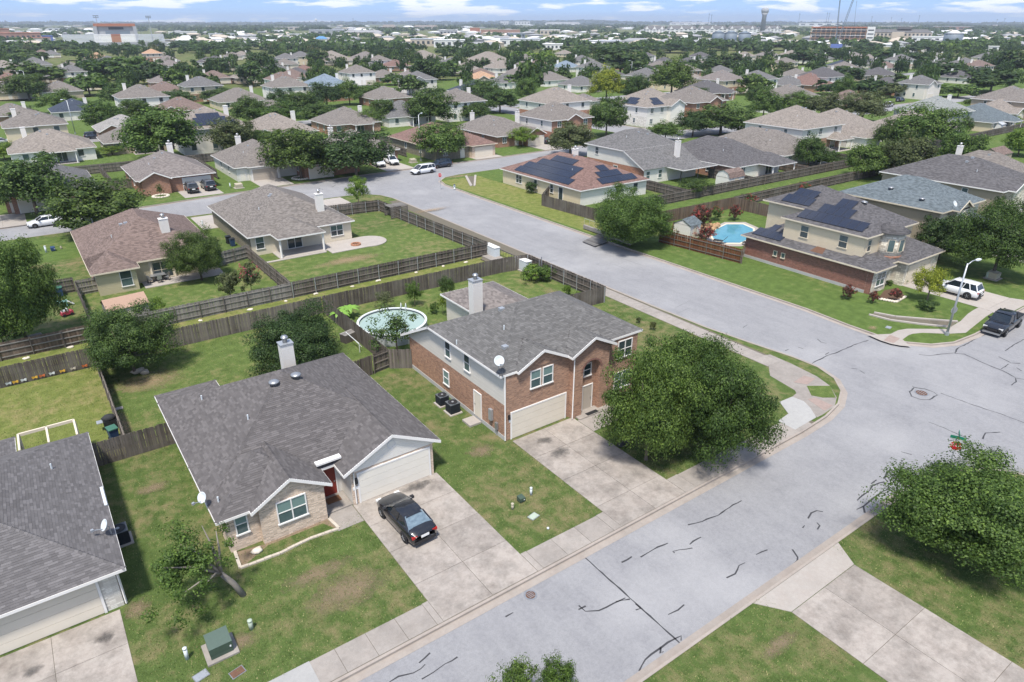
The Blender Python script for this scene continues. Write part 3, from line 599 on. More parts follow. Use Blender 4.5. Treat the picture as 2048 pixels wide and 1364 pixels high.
cz(680, 260, 2.926, [(1960, 1040), (2046, 1000)], [(1970, 1075), (2046, 1040)], [(1850, 875), (1890, 862)], [(1500, 790), (1520, 783)], [(700, 380), (820, 420)], [(400, 330), (520, 360)], w=.09, m='tar_faint')
cz(512, 80, 4, [(600, 1180), (640, 1160)], [(480, 1205), (510, 1190)], [(500, 1185), (540, 1200)], w=.12)
def manhole(u, v, r, label):
    x, y = F(u, v, -.15); t = thing('manhole_cover', label, 'manhole', (x, y, -.15)); MB().lathe(x, y, [(r+.09, -.147), (r+.09, -.138), (r+.01, -.136)], 20, True).build('rim', 'metal_grey', t); c = MB().cyl(x, y, -.14, -.128, r, n=20).build('lid', 'rust', t)
    for k in range(4): MB().box(x-r*.7, x+r*.7, y-r*.6+k*r*.4-.02, y-r*.6+k*r*.4+.02, -.128, -.122).build('rib', 'metal_grey', c)
manhole(1843, 786, .42, 'round rusty manhole cover in the crossing, ringed by sealed cracks'); manhole(1061, 1190, .26, 'small dark valve cover in the near street by the kerb')
# pavements along the near street and up the side street
SW = struct('sidewalk', MB().poly([(-60, 22.36, .006), (44, 22.36, .006), (44, 24.0, .006), (-60, 24.0, .006)]), 'joint', 'concrete pavement along the near street')
for x0, x1 in ((-20, -8), (-1.3, 11.4), (18.1, 23.4), (30.6, 43.6)):
    nx = max(1, round((x1-x0)/1.55)); slabs(SW, x0, x1, 22.38, 24.0, nx, 1, 'concrete', .022)
slab_poly(SW, [(-1.0, 22.38), (5.4, 22.38), (5.4, 24.02), (-1.0, 24.02)], 'concrete_new', .034, th=.02)
SC2 = struct('sidewalk', MB().poly([(48.9, 30, .006), (50.9, 30, .006), (50.7, 104, .006), (48.9, 104, .006)]), 'joint', 'concrete pavement along the side street')
slabs(SC2, 48.95, 50.6, 30.2, 66, 1, 23, 'concrete', .022)
# the near corner: old concrete, a new white slab, ramps and a grass wedge
def px(ox, oy, s, l, z=0): return [F(ox+x/s, oy+y/s, z) for x, y in l]
CN = struct('sidewalk', MB().poly([(x, y, .010) for x, y in px(1150, 640, 3.41, [(1240, 250), (1320, 310), (1330, 380), (1500, 480), (1510, 500), (1480, 525), (1560, 560), (1650, 665), (1690, 645), (1770, 590), (1785, 530), (1740, 450), (1650, 385), (1480, 300), (1330, 235)][::-1])]), 'concrete', 'old concrete corner pavement with ramps at the crossing')
slab_poly(CN, px(1150, 640, 3.41, [(1395, 560), (1480, 525), (1560, 555), (1605, 600), (1645, 665), (1500, 750), (1385, 690), (1455, 640)][::-1]), 'concrete_new', .03)
slab_poly(CN, px(1150, 640, 3.41, [(1490, 425), (1560, 380), (1640, 400), (1585, 440)][::-1]), 'ramp_pink', .018, 'ramp_mat', .01); slab_poly(CN, px(1150, 640, 3.41, [(1585, 540), (1640, 530), (1760, 585), (1700, 620)][::-1]), 'ramp_pink', .018, 'ramp_mat', .01)
slab_poly(CN, px(1150, 640, 3.41, [(1580, 450), (1740, 450), (1778, 530), (1690, 530), (1612, 515)][::-1]), 'grass', .022, 'grass_wedge', .02)
NE = struct('sidewalk', MB().poly([(x, y, .012) for x, y in px(1640, 480, 4.873, [(465, 925), (690, 915), (760, 880), (850, 865), (1240, 868), (1370, 790), (1440, 720), (1500, 680), (1570, 645), (1725, 680), (1620, 745), (1500, 840), (1420, 905), (1240, 915), (1000, 905), (900, 915), (860, 930), (805, 970), (885, 1040), (780, 1030), (690, 1012), (590, 980)][::-1])]), 'concrete_pale', 'curving pale pavement at the far corner of the crossing')
slab_poly(NE, px(1640, 480, 4.873, [(620, 980), (680, 925), (780, 960), (720, 1005)][::-1]), 'ramp_pink', .022, 'ramp_mat', .01)
# driveways
D1 = paving('driveway', 'concrete driveway under the black sedan', 11.75, 17.7, 22.38, 33.5, 2, 4, 'concrete_stained', ys=[22.38, 25.4, 28.4, 31.1, 33.5]); slab_poly(D1, [(11.41, 22.38), (11.74, 22.38), (11.74, 24.02), (11.41, 24.02)], 'concrete', .026); slab_poly(D1, [(17.72, 22.38), (18.09, 22.38), (18.09, 24.02), (17.72, 24.02)], 'concrete', .026)
D2 = paving('driveway', 'wide stained driveway of the two storey brick house', 24.0, 29.6, 22.38, 33.6, 2, 4, 'concrete_stained', xs=[24.0, 26.85, 29.6], ys=[22.38, 24.6, 27.9, 31, 33.6]); slab_poly(D2, [(23.41, 22.38), (23.99, 22.38), (23.99, 24.02), (23.41, 24.02)], 'concrete', .026); slab_poly(D2, [(29.62, 22.38), (30.59, 22.38), (30.59, 24.02), (29.62, 24.02)], 'concrete', .026)
slab_poly(D2, [(29.63, 31.2), (33.6, 31.2), (33.6, 33.0), (29.63, 33.0)], 'concrete', .035)
D0 = paving('driveway', 'mottled driveway at the lower left corner', -7.4, -1.35, 22.38, 32.7, 2, 4, 'concrete_stained'); 
DC = paving('driveway', 'long driveway at lower right on the camera side', 26.5, 32.3, -8, 12.6, 2, 5, 'concrete_stained', ys=[-8, -3.5, 0.5, 4.8, 8.8, 12.6]); slab_poly(DC, [(26.5, 12.62), (32.3, 12.62), (33.2, 14.1), (25.4, 14.1)], 'concrete_pale', .03)
slab_poly(D1, [(10.1, 31.8), (11.72, 31.8), (11.72, 33.55), (10.1, 33.55)], 'concrete', .03, 'walk_slab')
DR = paving('driveway', 'pale driveway with a white car at the solar house', 78.6, 84.3, 24.9, 34.0, 2, 3, 'concrete_pale'); slab_poly(DR, [(78.0, 23.1), (85.2, 23.1), (84.3, 24.88), (78.6, 24.88)], 'concrete_pale', .03)
for lab, x0, x1, y0, y1, m in (('driveway of the brick arch house', 21.8, 28.2, 126.3, 133.0, 'concrete_pale'), ('driveway beside the beige garage', 35, 40.8, 126.6, 135.2, 'concrete_pale'), ('driveway with two white cars', 60, 66.2, 127.2, 137, 'concrete_pale'), ('driveway of the brown roofed house', 81.5, 88.5, 127.6, 133, 'concrete_pale'),
                              ('driveway of the brick house', 101, 107, 128.2, 137, 'concrete_pale'), ('driveway at the left edge', -7, -1, 122.2, 131, 'concrete_pale'), ('driveway of the brown tree house', 19.5, 25.5, 104, 112.2, 'concrete_pale'), ('driveway of the patio house', 38, 43.5, 104, 111.6, 'concrete_pale'), ('driveway far right', 99, 105, 23.1, 35, 'concrete_pale')):
    paving('driveway', lab, x0, x1, y0, y1, 2, 2, m)
def dirt(label, u, v, rx, ry, m='sand', z=.010):        # a worn patch with a ragged outline
    x, y = F(u, v); pts = []; ph = random.random()*6
    for i in range(40):
        t = 2*pi*i/40; k = 1+.16*sin(3*t+ph)+.1*sin(7*t+ph*2)+random.uniform(-.09, .09); pts.append((x+rx*k*cos(t), y+ry*k*sin(t)))
    return sheet('dirt_patch', pts, m, z, label)
def soft(name, c, gname='grass'):
    g = G(name, .95, .1); tcn = g.n('ShaderNodeTexCoord').outputs['Generated']; d = g.n('ShaderNodeVectorMath', {0: g.scaled(tcn, (1, 1, 0)), 1: (.5, .5, 0)}, operation='DISTANCE').outputs['Value']
    g.col(g.mix(g.noise(5, 5, .7), mul(c, .7), mul(c, 1.2))); f = g.math('ADD', g.math('MULTIPLY', d, 2.0), g.math('MULTIPLY', g.math('SUBTRACT', g.noise(2.2, 6, .75), .5), 1.9))
    al = g.ramp(f, [(.15, (.6, .6, .6)), (.9, (0, 0, 0))]); tb = g.n('ShaderNodeBsdfTransparent'); ms = g.n('ShaderNodeMixShader', {0: al, 1: tb.outputs[0], 2: g.b.outputs[0]}); g.t.links.new(ms.outputs[0], g.t.nodes['Material Output'].inputs[0])
soft('worn', (.27, .20, .135)); soft('worn_tan', (.34, .25, .155)); soft('oil', (.10, .095, .09))
for lab, u, v, rx, ry, m in (('bare patch in the front lawn', 700, 1180, 2.6, 1.6, 'worn'), ('worn streak in the front lawn', 625, 1150, 2.2, .8, 'worn'), ('bare spot by the mottled driveway', 275, 1215, .8, .8, 'worn'), ('bare soil under the yard tree', 300, 760, 3.2, 2.0, 'worn_tan'), ('worn sand in the fenced yard', 700, 520, 5.0, 1.6, 'worn_tan'),
                             ('worn dirt by the side fence', 248, 850, .5, 3.2, 'worn_tan'), ('worn patch by the right kerb', 1745, 656, .7, .5, 'worn_tan'), ('dry verge by the stop sign', 920, 352, 4, 1.0, 'worn_tan'), ('dry spot in the lawn between houses', 960, 900, 1.2, .9, 'worn'), ('bare spot near the transformer', 480, 1285, .9, .7, 'worn'), ('worn spot in the left side lawn', 310, 975, 1.2, .6, 'worn'),
                             ('dirt along the corner fence', 1130, 595, 1.2, 4.5, 'worn_tan'), ('worn patch at lower right', 1560, 1290, 1.6, .5, 'worn'), ('bare soil at the fence corner', 860, 420, 3.5, 1.0, 'worn_tan'), ('worn yard strip at the right house', 1345, 245, 5, 1, 'worn_tan')): dirt(lab, u, v, rx, ry, m)
for u, v, rx, ry in ((830, 975, 1.3, .5), (1120, 905, 1.0, .6), (1090, 880, .8, .5), (210, 1275, .5, .4), (60, 1345, .5, .4)):
    o = dirt('dark stain on a driveway', u, v, rx, ry, 'oil', .038); o.name = 'oil_stain'
# ---------------------------------------------------------------- nearest houses
HOUSES = []
def wallpoly(h, side, c, pts, m, name='wall'): MB().poly([on(side, c, u, z, 0) for u, z in (pts if side in 'SE' else pts[::-1])]).build(name, m, h)
# grey roofed single storey house with the red door
H1 = thing('house', 'single storey pale brick house with dark grey roof and red front door', 'house', (4.4, 33.4, 0)); HOUSES.append((H1, 4.4, 17.6, 33.4, 48.7))
walls(H1, 4.45, 17.5, 35.25, 48.65, 0, 2.7, {'S': 'siding_white', '*': 'brick_pale'}); walls(H1, 4.44, 10.0, 33.60, 35.4, 0, 2.62, {'E': 'brick_pale', '*': 'brick_pale'}); walls(H1, 6.2, 10.02, 33.21, 34, 0, 2.68, 'brick_pale'); walls(H1, 11.8, 17.52, 33.52, 35.5, 0, 2.68, {'W': 'siding_white', '*': 'brick_pale'})
pl = roof(H1, [dict(rect=(3.95, 17.95, 34.75, 49.1), z=2.6), dict(rect=(3.96, 10.4, 33.26, 39.6), z=2.592, axis='y'), dict(rect=(5.75, 10.45, 32.93, 40.5), z=2.608, p=.58, axis='y', gable='S', gmat='brick_pale', inset=.272), dict(rect=(11.3, 17.98, 33.2, 44), z=2.612, axis='y', gable='S', gmat='siding_bright', inset=.29), dict(rect=(3.97, 8.2, 45, 50.45), z=2.55, p=.06, axis='y')], 'roof_dark', 'trim_white', 'shingle_dark')
garage(H1, 'S', 33.52, 12.32, 4.86); window(H1, 'S', 33.21, 7.15, .95, 1.75, 1.55, 2); window(H1, 'S', 33.60, 4.9, 1.0, .72, 1.45); window(H1, 'W', 4.44, 36.0, .9, 1.6, 1.5, 1, gm=('glass', 'glass'))
door(H1, 'S', 35.25, 10.45, 1.0, 2.1, 'door_red'); window(H1, 'S', 35.25, 10.35, 2.42, 1.3, .42, 3, lod=2, gm=('glass', 'glass'))
MB().box(10.2, 11.78, 34.6, 35.0, 2.92, 3.05).build('entry_fascia', 'trim_white', H1); MB().box(10.04, 11.78, 33.58, 35.24, .01, .09).build('porch_slab', 'concrete', H1)
q = MB(); q.lathe(0, 0, [(.30, 0), (.30, .03), (.24, .03), (.24, .01)], 16, True); q.v = [(14.65+x, 33.49-z, 3.42+y) for x, y, z in q.v]; q.build('gable_vent', 'trim_white', H1)
MB().bar((12.0, 33.45, 2.35), (12.0, 33.45, .1), .07).build('downspout', 'trim_white', H1); MB().box(12.02, 12.2, 33.38, 33.5, 1.55, 1.95).build('wall_lamp', 'black_metal', H1); MB().box(11.88, 12.24, 33.49, 33.515, 1.1, 1.32).build('house_number_plaque', 'sign_white', H1)
chimney(H1, 12.65, 46.2, 3.2, 6.05, 'siding_bright', .9, .75)
roof_bits(H1, pl, [F(407, 812, 3.3), F(500, 857, 3.9), F(437, 1003, 2.9)], [F(549, 772, 5.6), F(593, 759, 5.6)])
tag(one('doormat', MB().box(10.5, 11.4, 34.35, 34.95, .095, .12), 'mat_brown', 'brown doormat before the red front door', 'doormat'))
# two storey brick house at the corner
H2 = thing('two_storey_house', 'two storey brown brick house with arched entry and grey roof', 'house', (23.6, 33.9, 0)); HOUSES.append((H2, 23.4, 37, 33.6, 55.6))
wallpoly(H2, 'W', 23.6, [(33.9, 0), (48.2, 0), (48.2, 2.9), (33.9, 2.9)], 'brick_brown'); wallpoly(H2, 'W', 23.6, [(33.9, 2.9), (48.2, 2.9), (48.2, 3.05), (43.7, 5.45), (33.9, 5.45)], 'siding_grey', 'upper_wall')
wallpoly(H2, 'S', 33.9, [(23.6, 0), (36.3, 0), (36.3, 5.45), (23.6, 5.45)], 'brick_brown'); wallpoly(H2, 'E', 36.3, [(33.9, 0), (48.2, 0), (48.2, 3.0), (43.7, 5.45), (33.9, 5.45)], 'brick_brown'); wallpoly(H2, 'N', 48.2, [(23.6, 0), (36.3, 0), (36.3, 2.8), (23.6, 2.8)], 'siding_grey')
pl = roof(H2, [dict(rect=(23.2, 36.7, 33.84, 44.1), z=5.42, p=.5, axis='x'), dict(rect=(24.5, 29.0, 33.56, 39.5), z=5.435, p=.5, axis='y', gable='S', gmat='brick_brown', inset=.27), dict(rect=(28.95, 33.3, 33.08, 39.5), z=5.445, p=.5, axis='y', gable='S', gmat='brick_brown', inset=.295)], 'roof_grey', 'trim_white', 'shingle_grey')
ex = [(31.2, 49.0, 2.92), (23.2, 49.0, 2.92), (23.2, 44.1, 5.42), (31.2, 44.1, 5.42)]; MB().poly(ex).build('rear_roof', 'roof_grey', H2); MB().add([(23.17, 44.1, 5.43), (23.17, 49.03, 2.93), (23.17, 49.03, 2.72), (23.17, 44.1, 5.22)], [(0, 1, 2, 3)]).build('rake_board', 'trim_white', H2)
pw = roof(H2, [dict(rect=(31.0, 37.3, 43.5, 55.7), z=2.78, p=.44, axis='y')], 'roof_pinkgrey', 'trim_white'); walls(H2, 31.4, 36.9, 44.2, 55.3, 0, 2.8, 'siding_grey')
# entry tower with an arch
xa, xb, zt, xc, r_ = 29.4, 32.85, 5.45, 31.15, .86
arc = [(xc+r_*cos(t), 3.75+r_*.9*sin(t)) for t in [pi-k*pi/12 for k in range(13)]]
wallpoly(H2, 'S', 33.38, [(xa, 0), (xc-r_, 0)]+arc+[(xc+r_, 0), (xb, 0), (xb, zt), (xa, zt)], 'brick_brown', 'entry_wall')
MB().add([(xa, 33.38, 0), (xa, 33.88, 0), (xa, 33.88, zt), (xa, 33.38, zt), (xb, 33.38, 0), (xb, 33.88, 0), (xb, 33.88, zt), (xb, 33.38, zt)], [(0, 1, 2, 3), (7, 6, 5, 4)]).build('entry_wall', 'brick_brown', H2)
q = MB(); prof = [(xc-r_, 0)]+arc+[(xc+r_, 0)]
for (u0, z0), (u1, z1) in zip(prof, prof[1:]): q.poly([(u0, 33.38, z0), (u1, 33.38, z1), (u1, 33.885, z1), (u0, 33.885, z0)])
q.build('arch_reveal', 'brick_brown', H2); q = MB()
for (u0, z0), (u1, z1) in zip(arc, arc[1:]):
    s = lambda u, z, k: (xc+(u-xc)*k, 3.75+(z-3.75)*k)
    a, b_ = s(u0, z0, 1.02), s(u1, z1, 1.02); c, d = s(u1, z1, 1.22), s(u0, z0, 1.22); q.poly([(a[0], 33.36, a[1]), (b_[0], 33.36, b_[1]), (c[0], 33.36, c[1]), (d[0], 33.36, d[1])])
q.build('arch_course', 'brick_mix', H2)
MB().add([(xc-r_, 33.889, 0), (xc+r_, 33.889, 0), (xc+r_, 33.889, 4.52), (xc-r_, 33.889, 4.52)], [(0, 1, 2, 3)]).build('entry_back_wall', 'brick_brown', H2)
door(H2, 'S', 33.87, 30.75, .9, 2.1, 'door_taupe'); window(H2, 'S', 33.87, 30.7, 3.0, .8, 1.1, 1, gm=('glass', 'glass')); MB().box(29.75, 32.9, 32.9, 33.86, .01, .12).build('porch_slab', 'concrete', H2)
garage(H2, 'S', 33.9, 24.15, 4.88, 2.13, 'door_cream'); window(H2, 'S', 33.9, 25.75, 3.55, .95, 1.45); window(H2, 'S', 33.9, 26.85, 3.55, .95, 1.45); window(H2, 'S', 33.9, 34.2, 3.5, 1.5, 1.5, 2, gm=('glass', 'glass')); window(H2, 'S', 33.9, 34.0, .8, 1.7, 1.5, 2)
window(H2, 'W', 23.6, 41.2, 3.55, .85, 1.45, gm=('glass', 'glass_low')); window(H2, 'W', 23.6, 38.4, 3.55, .85, 1.45, gm=('glass', 'glass_low')); window(H2, 'W', 23.6, 41.6, .95, .9, 1.3, 1, gm=('glass_blind', 'glass_blind')); door(H2, 'W', 23.6, 37.0, .9, 2.05, 'door_cream', z0=.3)
MB().box(23.57, 23.6, 33.9, 48.2, 0, .34).build('foundation', 'foundation', H2); slab = MB().box(22.5, 23.5, 36.9, 38.0, .0, .16).build('step', 'concrete_pale', H2)
for x, y in ((23.55, 33.86), (29.36, 33.35)): MB().bar((x, y-.02, 5.3), (x, y-.02, .1), .08).build('downspout', 'trim_white', H2)
MB().box(23.9, 24.2, 33.86, 33.885, 1.45, 1.65).build('house_number_plaque', 'sign_white', H2); MB().box(23.82, 23.96, 33.78, 33.89, 1.75, 2.1).build('wall_lamp', 'black_metal', H2)
MB().box(23.38, 23.58, 35.4, 35.75, 1.0, 1.9).build('breaker_box', 'galv', H2); MB().box(23.42, 23.58, 34.75, 35.0, .55, 1.1).build('meter_box', 'metal_grey', H2); MB().bar((23.5, 34.9, .55), (23.5, 34.9, 0), .05).build('conduit', 'galv', H2)
chimney(H2, 30.75, 48.75, 0, 6.35, 'siding_bright', 1.0, .8); roof_bits(H2, pl, [], [], [F(1003, 620, 7.4), F(1010, 680, 6.9)]); roof_bits(H2, pw, [], [], [F(1037, 565, 3.9)])
roof_bits(H2, pl, [F(913, 676, 6.0), F(1008, 650, 7.2)])
one('doormat', MB().box(30.6, 31.7, 32.95, 33.3, .125, .145), 'mat_black', 'black doormat under the brick arch', 'doormat')
# left neighbour cut by the picture edge
H0 = thing('house', 'grey roofed house at the left edge with wide beige garage', 'house', (-7, 32.9, 0)); HOUSES.append((H0, -14, -1, 32.9, 47.3))
walls(H0, -13.6, -1.1, 32.9, 47.2, 0, 2.7, {'S': 'stone_brick_white', '*': 'siding_pink'}); pl = roof(H0, [dict(rect=(-14, -.6, 32.4, 47.65), z=2.6, p=.42), dict(rect=(-14, -4.6, 45, 50), z=2.5, p=.25, axis='x')], 'roof_char', 'trim_white', 'shingle_char')
garage(H0, 'S', 32.9, -6.9, 4.9, 2.2, 'door_cream'); roof_bits(H0, pl, [F(103, 935, 3.6)]); MB().bar((-1.0, 32.86, 2.4), (-1.0, 32.86, .1), .08).build('downspout', 'trim_white', H0)
MB().box(-.75, -.6, 38.3, 40.3, 2.66, 2.72).build('gutter_strip', 'white_metal', H0)
P = thing('pergola', 'unroofed cream patio frame behind the left edge house', 'patio frame', (-2.5, 49, 0))
for a, b_ in (((-4.4, 47.9), (-4.4, 50.2)), ((-4.4, 50.2), (-1.2, 50.2)), ((-1.2, 50.2), (-1.2, 47.9)), ((-2.8, 47.9), (-2.8, 50.2))): MB().bar((a[0], a[1], 2.45), (b_[0], b_[1], 2.45), .12, .2).build('beam', 'trim_cream', P)
for x in (-4.4, -1.2): MB().bar((x, 50.2, 0), (x, 50.2, 2.36), .13).build('post', 'trim_cream', P)
# solar house at the right of the crossing
R = thing('two_storey_house', 'two storey cream and red brick house with solar panels beside the crossing', 'house', (76, 42, 0)); HOUSES.append((R, 72.5, 91, 33.5, 55))
walls(R, 72.8, 85.6, 35.0, 51.0, 0, 2.85, {'W': 'brick_mix', 'S': 'stone_white', '*': 'brick_mix'}); MB().box(72.76, 72.8, 35.0, 51.0, 0, .35).build('foundation', 'foundation', R)
pl = roof(R, [dict(rect=(72.35, 86.1, 34.5, 51.5), z=2.85, p=.34), dict(rect=(72.36, 76.6, 33.9, 39), z=2.84, p=.45, axis='y'), dict(rect=(78.0, 86.4, 33.3, 41), z=2.86, p=.45, axis='y')], 'roof_char', 'trim_cream')
walls(R, 72.82, 75.9, 34.35, 36, 0, 2.85, {'W': 'brick_mix', '*': 'stone_white'}); walls(R, 78.4, 86.0, 33.7, 36, 0, 2.86, {'W': 'stone_white', '*': 'stone_white'}); garage(R, 'S', 33.7, 79.2, 4.9, 2.15, 'trim_cream', 'trim_cream'); window(R, 'S', 34.35, 73.6, .7, 1.8, 1.6, 2, gm=('glass_low', 'glass_low'))
walls(R, 73.9, 84.2, 36.6, 46.7, 2.9, 5.95, 'siding_cream', 'upper_wall'); walls(R, 81.0, 90.4, 47.0, 54.0, 0, 5.6, 'siding_cream', 'upper_wall')
pu = roof(R, [dict(rect=(73.55, 84.6, 36.2, 47.1), z=5.88, p=.48), dict(rect=(80.4, 91.0, 46.4, 54.6), z=5.6, p=.45)], 'roof_char', 'trim_cream')
window(R, 'W', 73.9, 43.4, 3.95, 1.1, 1.5, fm='trim_cream', gm=('glass_low', 'glass')); window(R, 'W', 73.9, 38.5, 3.95, 1.1, 1.5, fm='trim_cream', gm=('glass_low', 'glass')); window(R, 'S', 36.6, 74.5, 3.95, .8, 1.4, fm='trim_cream', gm=('glass_low', 'glass')); window(R, 'W', 72.8, 45.2, 1.2, .55, .7, 1, 'trim_cream', lod=2); window(R, 'W', 72.8, 46.3, 1.2, .55, .7, 1, 'trim_cream', lod=2)
MB().cyl(78.6, 36.3, 2.6, 5.9, 1.55, n=18).build('bay_tower', 'stone_white', R, True); MB().lathe(78.6, 36.3, [(1.58, 3.05), (1.62, 3.08), (1.62, 3.25), (1.58, 3.28)], 18, True).build('brick_band', 'brick_red', R); MB().lathe(78.6, 36.3, [(2.0, 5.88), (2.02, 5.92), (.04, 7.0)], 18).build('tower_roof', 'roof_char', R, True)
for k in (-2.5, -1.75, -1.05):
    x, y = 78.6+1.57*cos(k), 36.3+1.57*sin(k); q = MB(); q.box(-.05, .05, -.38, .38, 3.75, 5.25); q.v = [(x+a*cos(k)-b_*sin(k), y+a*sin(k)+b_*cos(k), c) for a, b_, c in q.v]; w_ = q.build('window', 'trim_cream', R); q = MB(); q.box(.052, .07, -.3, .3, 3.85, 5.15); q.v = [(x+a*cos(k)-b_*sin(k), y+a*sin(k)+b_*cos(k), c) for a, b_, c in q.v]; q.build('pane', 'glass_low', w_)
solar(R, pu, 74.1, 45.4, 8, 1, (0, -1), (1, 0)); solar(R, pu, 75.6, 43.9, 4, 1, (0, -1), (1, 0)); solar(R, pu, 77.0, 42.6, 2, 1, (0, -1), (1, 0)); solar(R, pu, 80.9, 52.2, 4, 1, (0, -1), (1, 0)); solar(R, pu, 82.4, 51.6, 3, 1, (0, -1), (1, 0)); solar(R, pl, 73.0, 50.4, 4, 1, (0, -1), (1, 0)); solar(R, pl, 74.3, 49.2, 1, 1, (0, -1), (1, 0))
MB().poly([(72.79, 42.2, 3.02), (72.79, 40.6, 3.02), (73.85, 40.9, 3.42), (73.85, 42.0, 3.42)]).build('rust_stain', 'rust', R); roof_bits(R, pu, [], [(79.5, 40.5)])
# slate roofed neighbour and the houses behind it on the right
E1 = thing('two_storey_house', 'two storey tan house with slate grey roof right of the solar house', 'house', (99, 44, 0)); HOUSES.append((E1, 93, 106, 36, 52))
walls(E1, 93.6, 104.6, 37.8, 51.2, 0, 5.55, {'W': 'siding_tan', 'S': 'stone_white', '*': 'siding_tan'}); pl = roof(E1, [dict(rect=(93.1, 105.1, 37.3, 51.7), z=5.5, p=.45), dict(rect=(95.6, 99.6, 36.4, 44), z=5.51, p=.55, axis='y', gable='S', gmat='stone_white', inset=.4), dict(rect=(98, 105.2, 34.6, 40), z=2.8, p=.45, axis='y')], 'roof_slate', 'trim_cream'); walls(E1, 98.4, 104.8, 35, 38, 0, 2.8, 'stone_white'); walls(E1, 95.9, 99.3, 36.8, 38, 0, 5.5, 'stone_white')
window(E1, 'S', 36.8, 96.9, 3.5, 1.2, 1.5, 2); window(E1, 'S', 36.8, 96.5, .8, 1.5, 1.5, 2); garage(E1, 'S', 35, 99.2, 4.9, 2.15, 'trim_cream', 'trim_cream'); roof_bits(E1, pl, [], [F(1783, 373, 7), F(1847, 388, 7)])
# ---------------------------------------------------------------- middle-distance houses
RN = {'tan': 'tan', 'grey': 'grey', 'brown': 'brown', 'pinkgrey': 'rosy grey', 'char': 'charcoal', 'dark': 'dark grey', 'red': 'red brown', 'navy': 'navy', 'orange': 'orange', 'slate': 'slate', 'sage': 'sage grey', 'blue': 'pale blue', 'taupe': 'taupe', 'lightgrey': 'light grey'}
def auto_windows(h, x0, x1, y0, y1, st, front, lod, skipS=(), skipW=False):
    zz = [.9]+([3.7] if st == 2 else [])
    for z in zz:
        w = x1-x0; ks = [.12, .42, .78] if not (front == 'S' and z < 2) else [.12]
        for k in ks:
            u = x0+w*k+random.uniform(-.3, .3)
            if any(a-.2 < u < b+.2 or a-.2 < u+1.2 < b+.2 for a, b in skipS) and z < 2: continue
            window(h, 'S', y0, u, z, 1.2, 1.4, 1 if lod else 2, lod=2 if lod else 1, gm=('glass_low', random.choice(('glass', 'glass_low'))))
        if not skipW:
            for k in ((.25, .7) if z > 2 else (.3, .62)): window(h, 'W', x0, y0+(y1-y0)*k, z, .9, 1.35, 1, lod=2 if lod else 1, gm=('glass_low', random.choice(('glass', 'glass_low'))))
def house(label, x0, x1, y0, y1, st=1, rm='tan', wm='siding_white', front='S', ch=None, wing=None, gable='', low=None, lod=0, p=.5, fm='trim_white', gm='door_cream', axis=None, extra=(), porch=None, chm='siding_bright', win=True, lowx=None):
    h = thing('two_storey_house' if st == 2 else 'house', label, 'house', ((x0+x1)/2, (y0+y1)/2, 0)); HOUSES.append((h, x0, x1, y0, y1)); z = 2.65 if st == 1 else 5.45; e = .42
    if st == 2 and low: walls(h, x0+e, x1-e, y0+e, y1-e, 0, 2.8, low, 'lower_wall'); walls(h, x0+e, x1-e, y0+e, y1-e, 2.8, z+.05, wm, 'upper_wall')
    else: walls(h, x0+e, x1-e, y0+e, y1-e, 0, z+.05, wm)
    segs = [dict(rect=(x0, x1, y0, y1), z=z, p=p, axis=axis, gable=gable, gmat=wm if isinstance(wm, str) else wm['*'], inset=e-.01)]; sk = []
    if wing:                                              # (x0, x1, depth, gable?, wall material): a front or back wing on the south side
        wx0, wx1, dd, gb, wmat = wing; segs.append(dict(rect=(wx0, wx1, y0-dd, y0+(wx1-wx0)*.75+1), z=2.66 if st == 1 or gb == 'low' else z+.012, p=p, axis='y', gable='S' if gb is True else '', gmat=wmat, inset=e-.01)); walls(h, wx0+e, wx1-e, y0-dd+e, y0+e+.1, 0, 2.66 if st == 1 or gb == 'low' else z, wmat); sk.append((wx0, wx1))
    if porch:                                             # (x0, x1, depth): open patio roof on posts
        a, b_, dd = porch; segs.append(dict(rect=(a, b_, y0-dd, y0+(b_-a)*.6+.8), z=2.63, p=p*.95, axis='y')); 
        for x in (a+.3, b_-.3): MB().bar((x, y0-dd+.3, 0), (x, y0-dd+.3, 2.5), .2).build('porch_post', fm, h)
        MB().box(a, b_, y0-dd, y0+e, .01, .10).build('patio_slab', 'concrete_pale', h); window(h, 'S', y0+e, (a+b_)/2-1.0, .15, 2.0, 2.0, 2, fm, lod=2, gm=('glass', 'glass'))
    segs += list(extra); pl = roof(h, segs, 'roof_'+rm, fm); X0, X1, Y0, Y1 = x0+e, x1-e, y0+e, y1-e
    if front == 'S':
        gw = wing and (wing[1]-wing[0] > 5.2); u = wing[0]+(wing[1]-wing[0]-4.6)/2 if gw else (X1-5.2); c = y0-wing[2]+e if gw else Y0
        garage(h, 'S', c, u, 4.6, 2.1, gm, fm); sk.append((u-.2, u+4.8)); door(h, 'S', Y0, X0+(X1-X0)*.42 if not any(a < X0+(X1-X0)*.42 < b_ for a, b_ in sk) else X0+.6)
    if porch: sk.append(porch[:2])
    if win: auto_windows(h, X0, X1, Y0, Y1, st, front, lod, sk)
    if ch: chimney(h, ch[0], ch[1], 2.2, ch[2], chm, .95, .7, 1 if lod < 1 else 2)
    bx = [((x0+x1)/2+random.uniform(-2, 2), (y0+y1)/2-random.uniform(.6, 2)) for _ in range(2)]; roof_bits(h, pl, [(x0+(x1-x0)*.25, y0+(y1-y0)*.3)] if lod < 1 else [], [], bx if lod < 2 else [])
    return h, pl
h, pl = house('brown roofed yellow house with a dining patio behind the green belt', 3.4, 17.2, 84.6, 103.2, 1, 'brown', {'W': 'brick_brown', '*': 'siding_yellow'}, 'N', (12.4, 88.6, 6.1), (3.42, 8.2, 2.1, False, 'siding_yellow'), fm='trim_cream', win=False); N1 = h
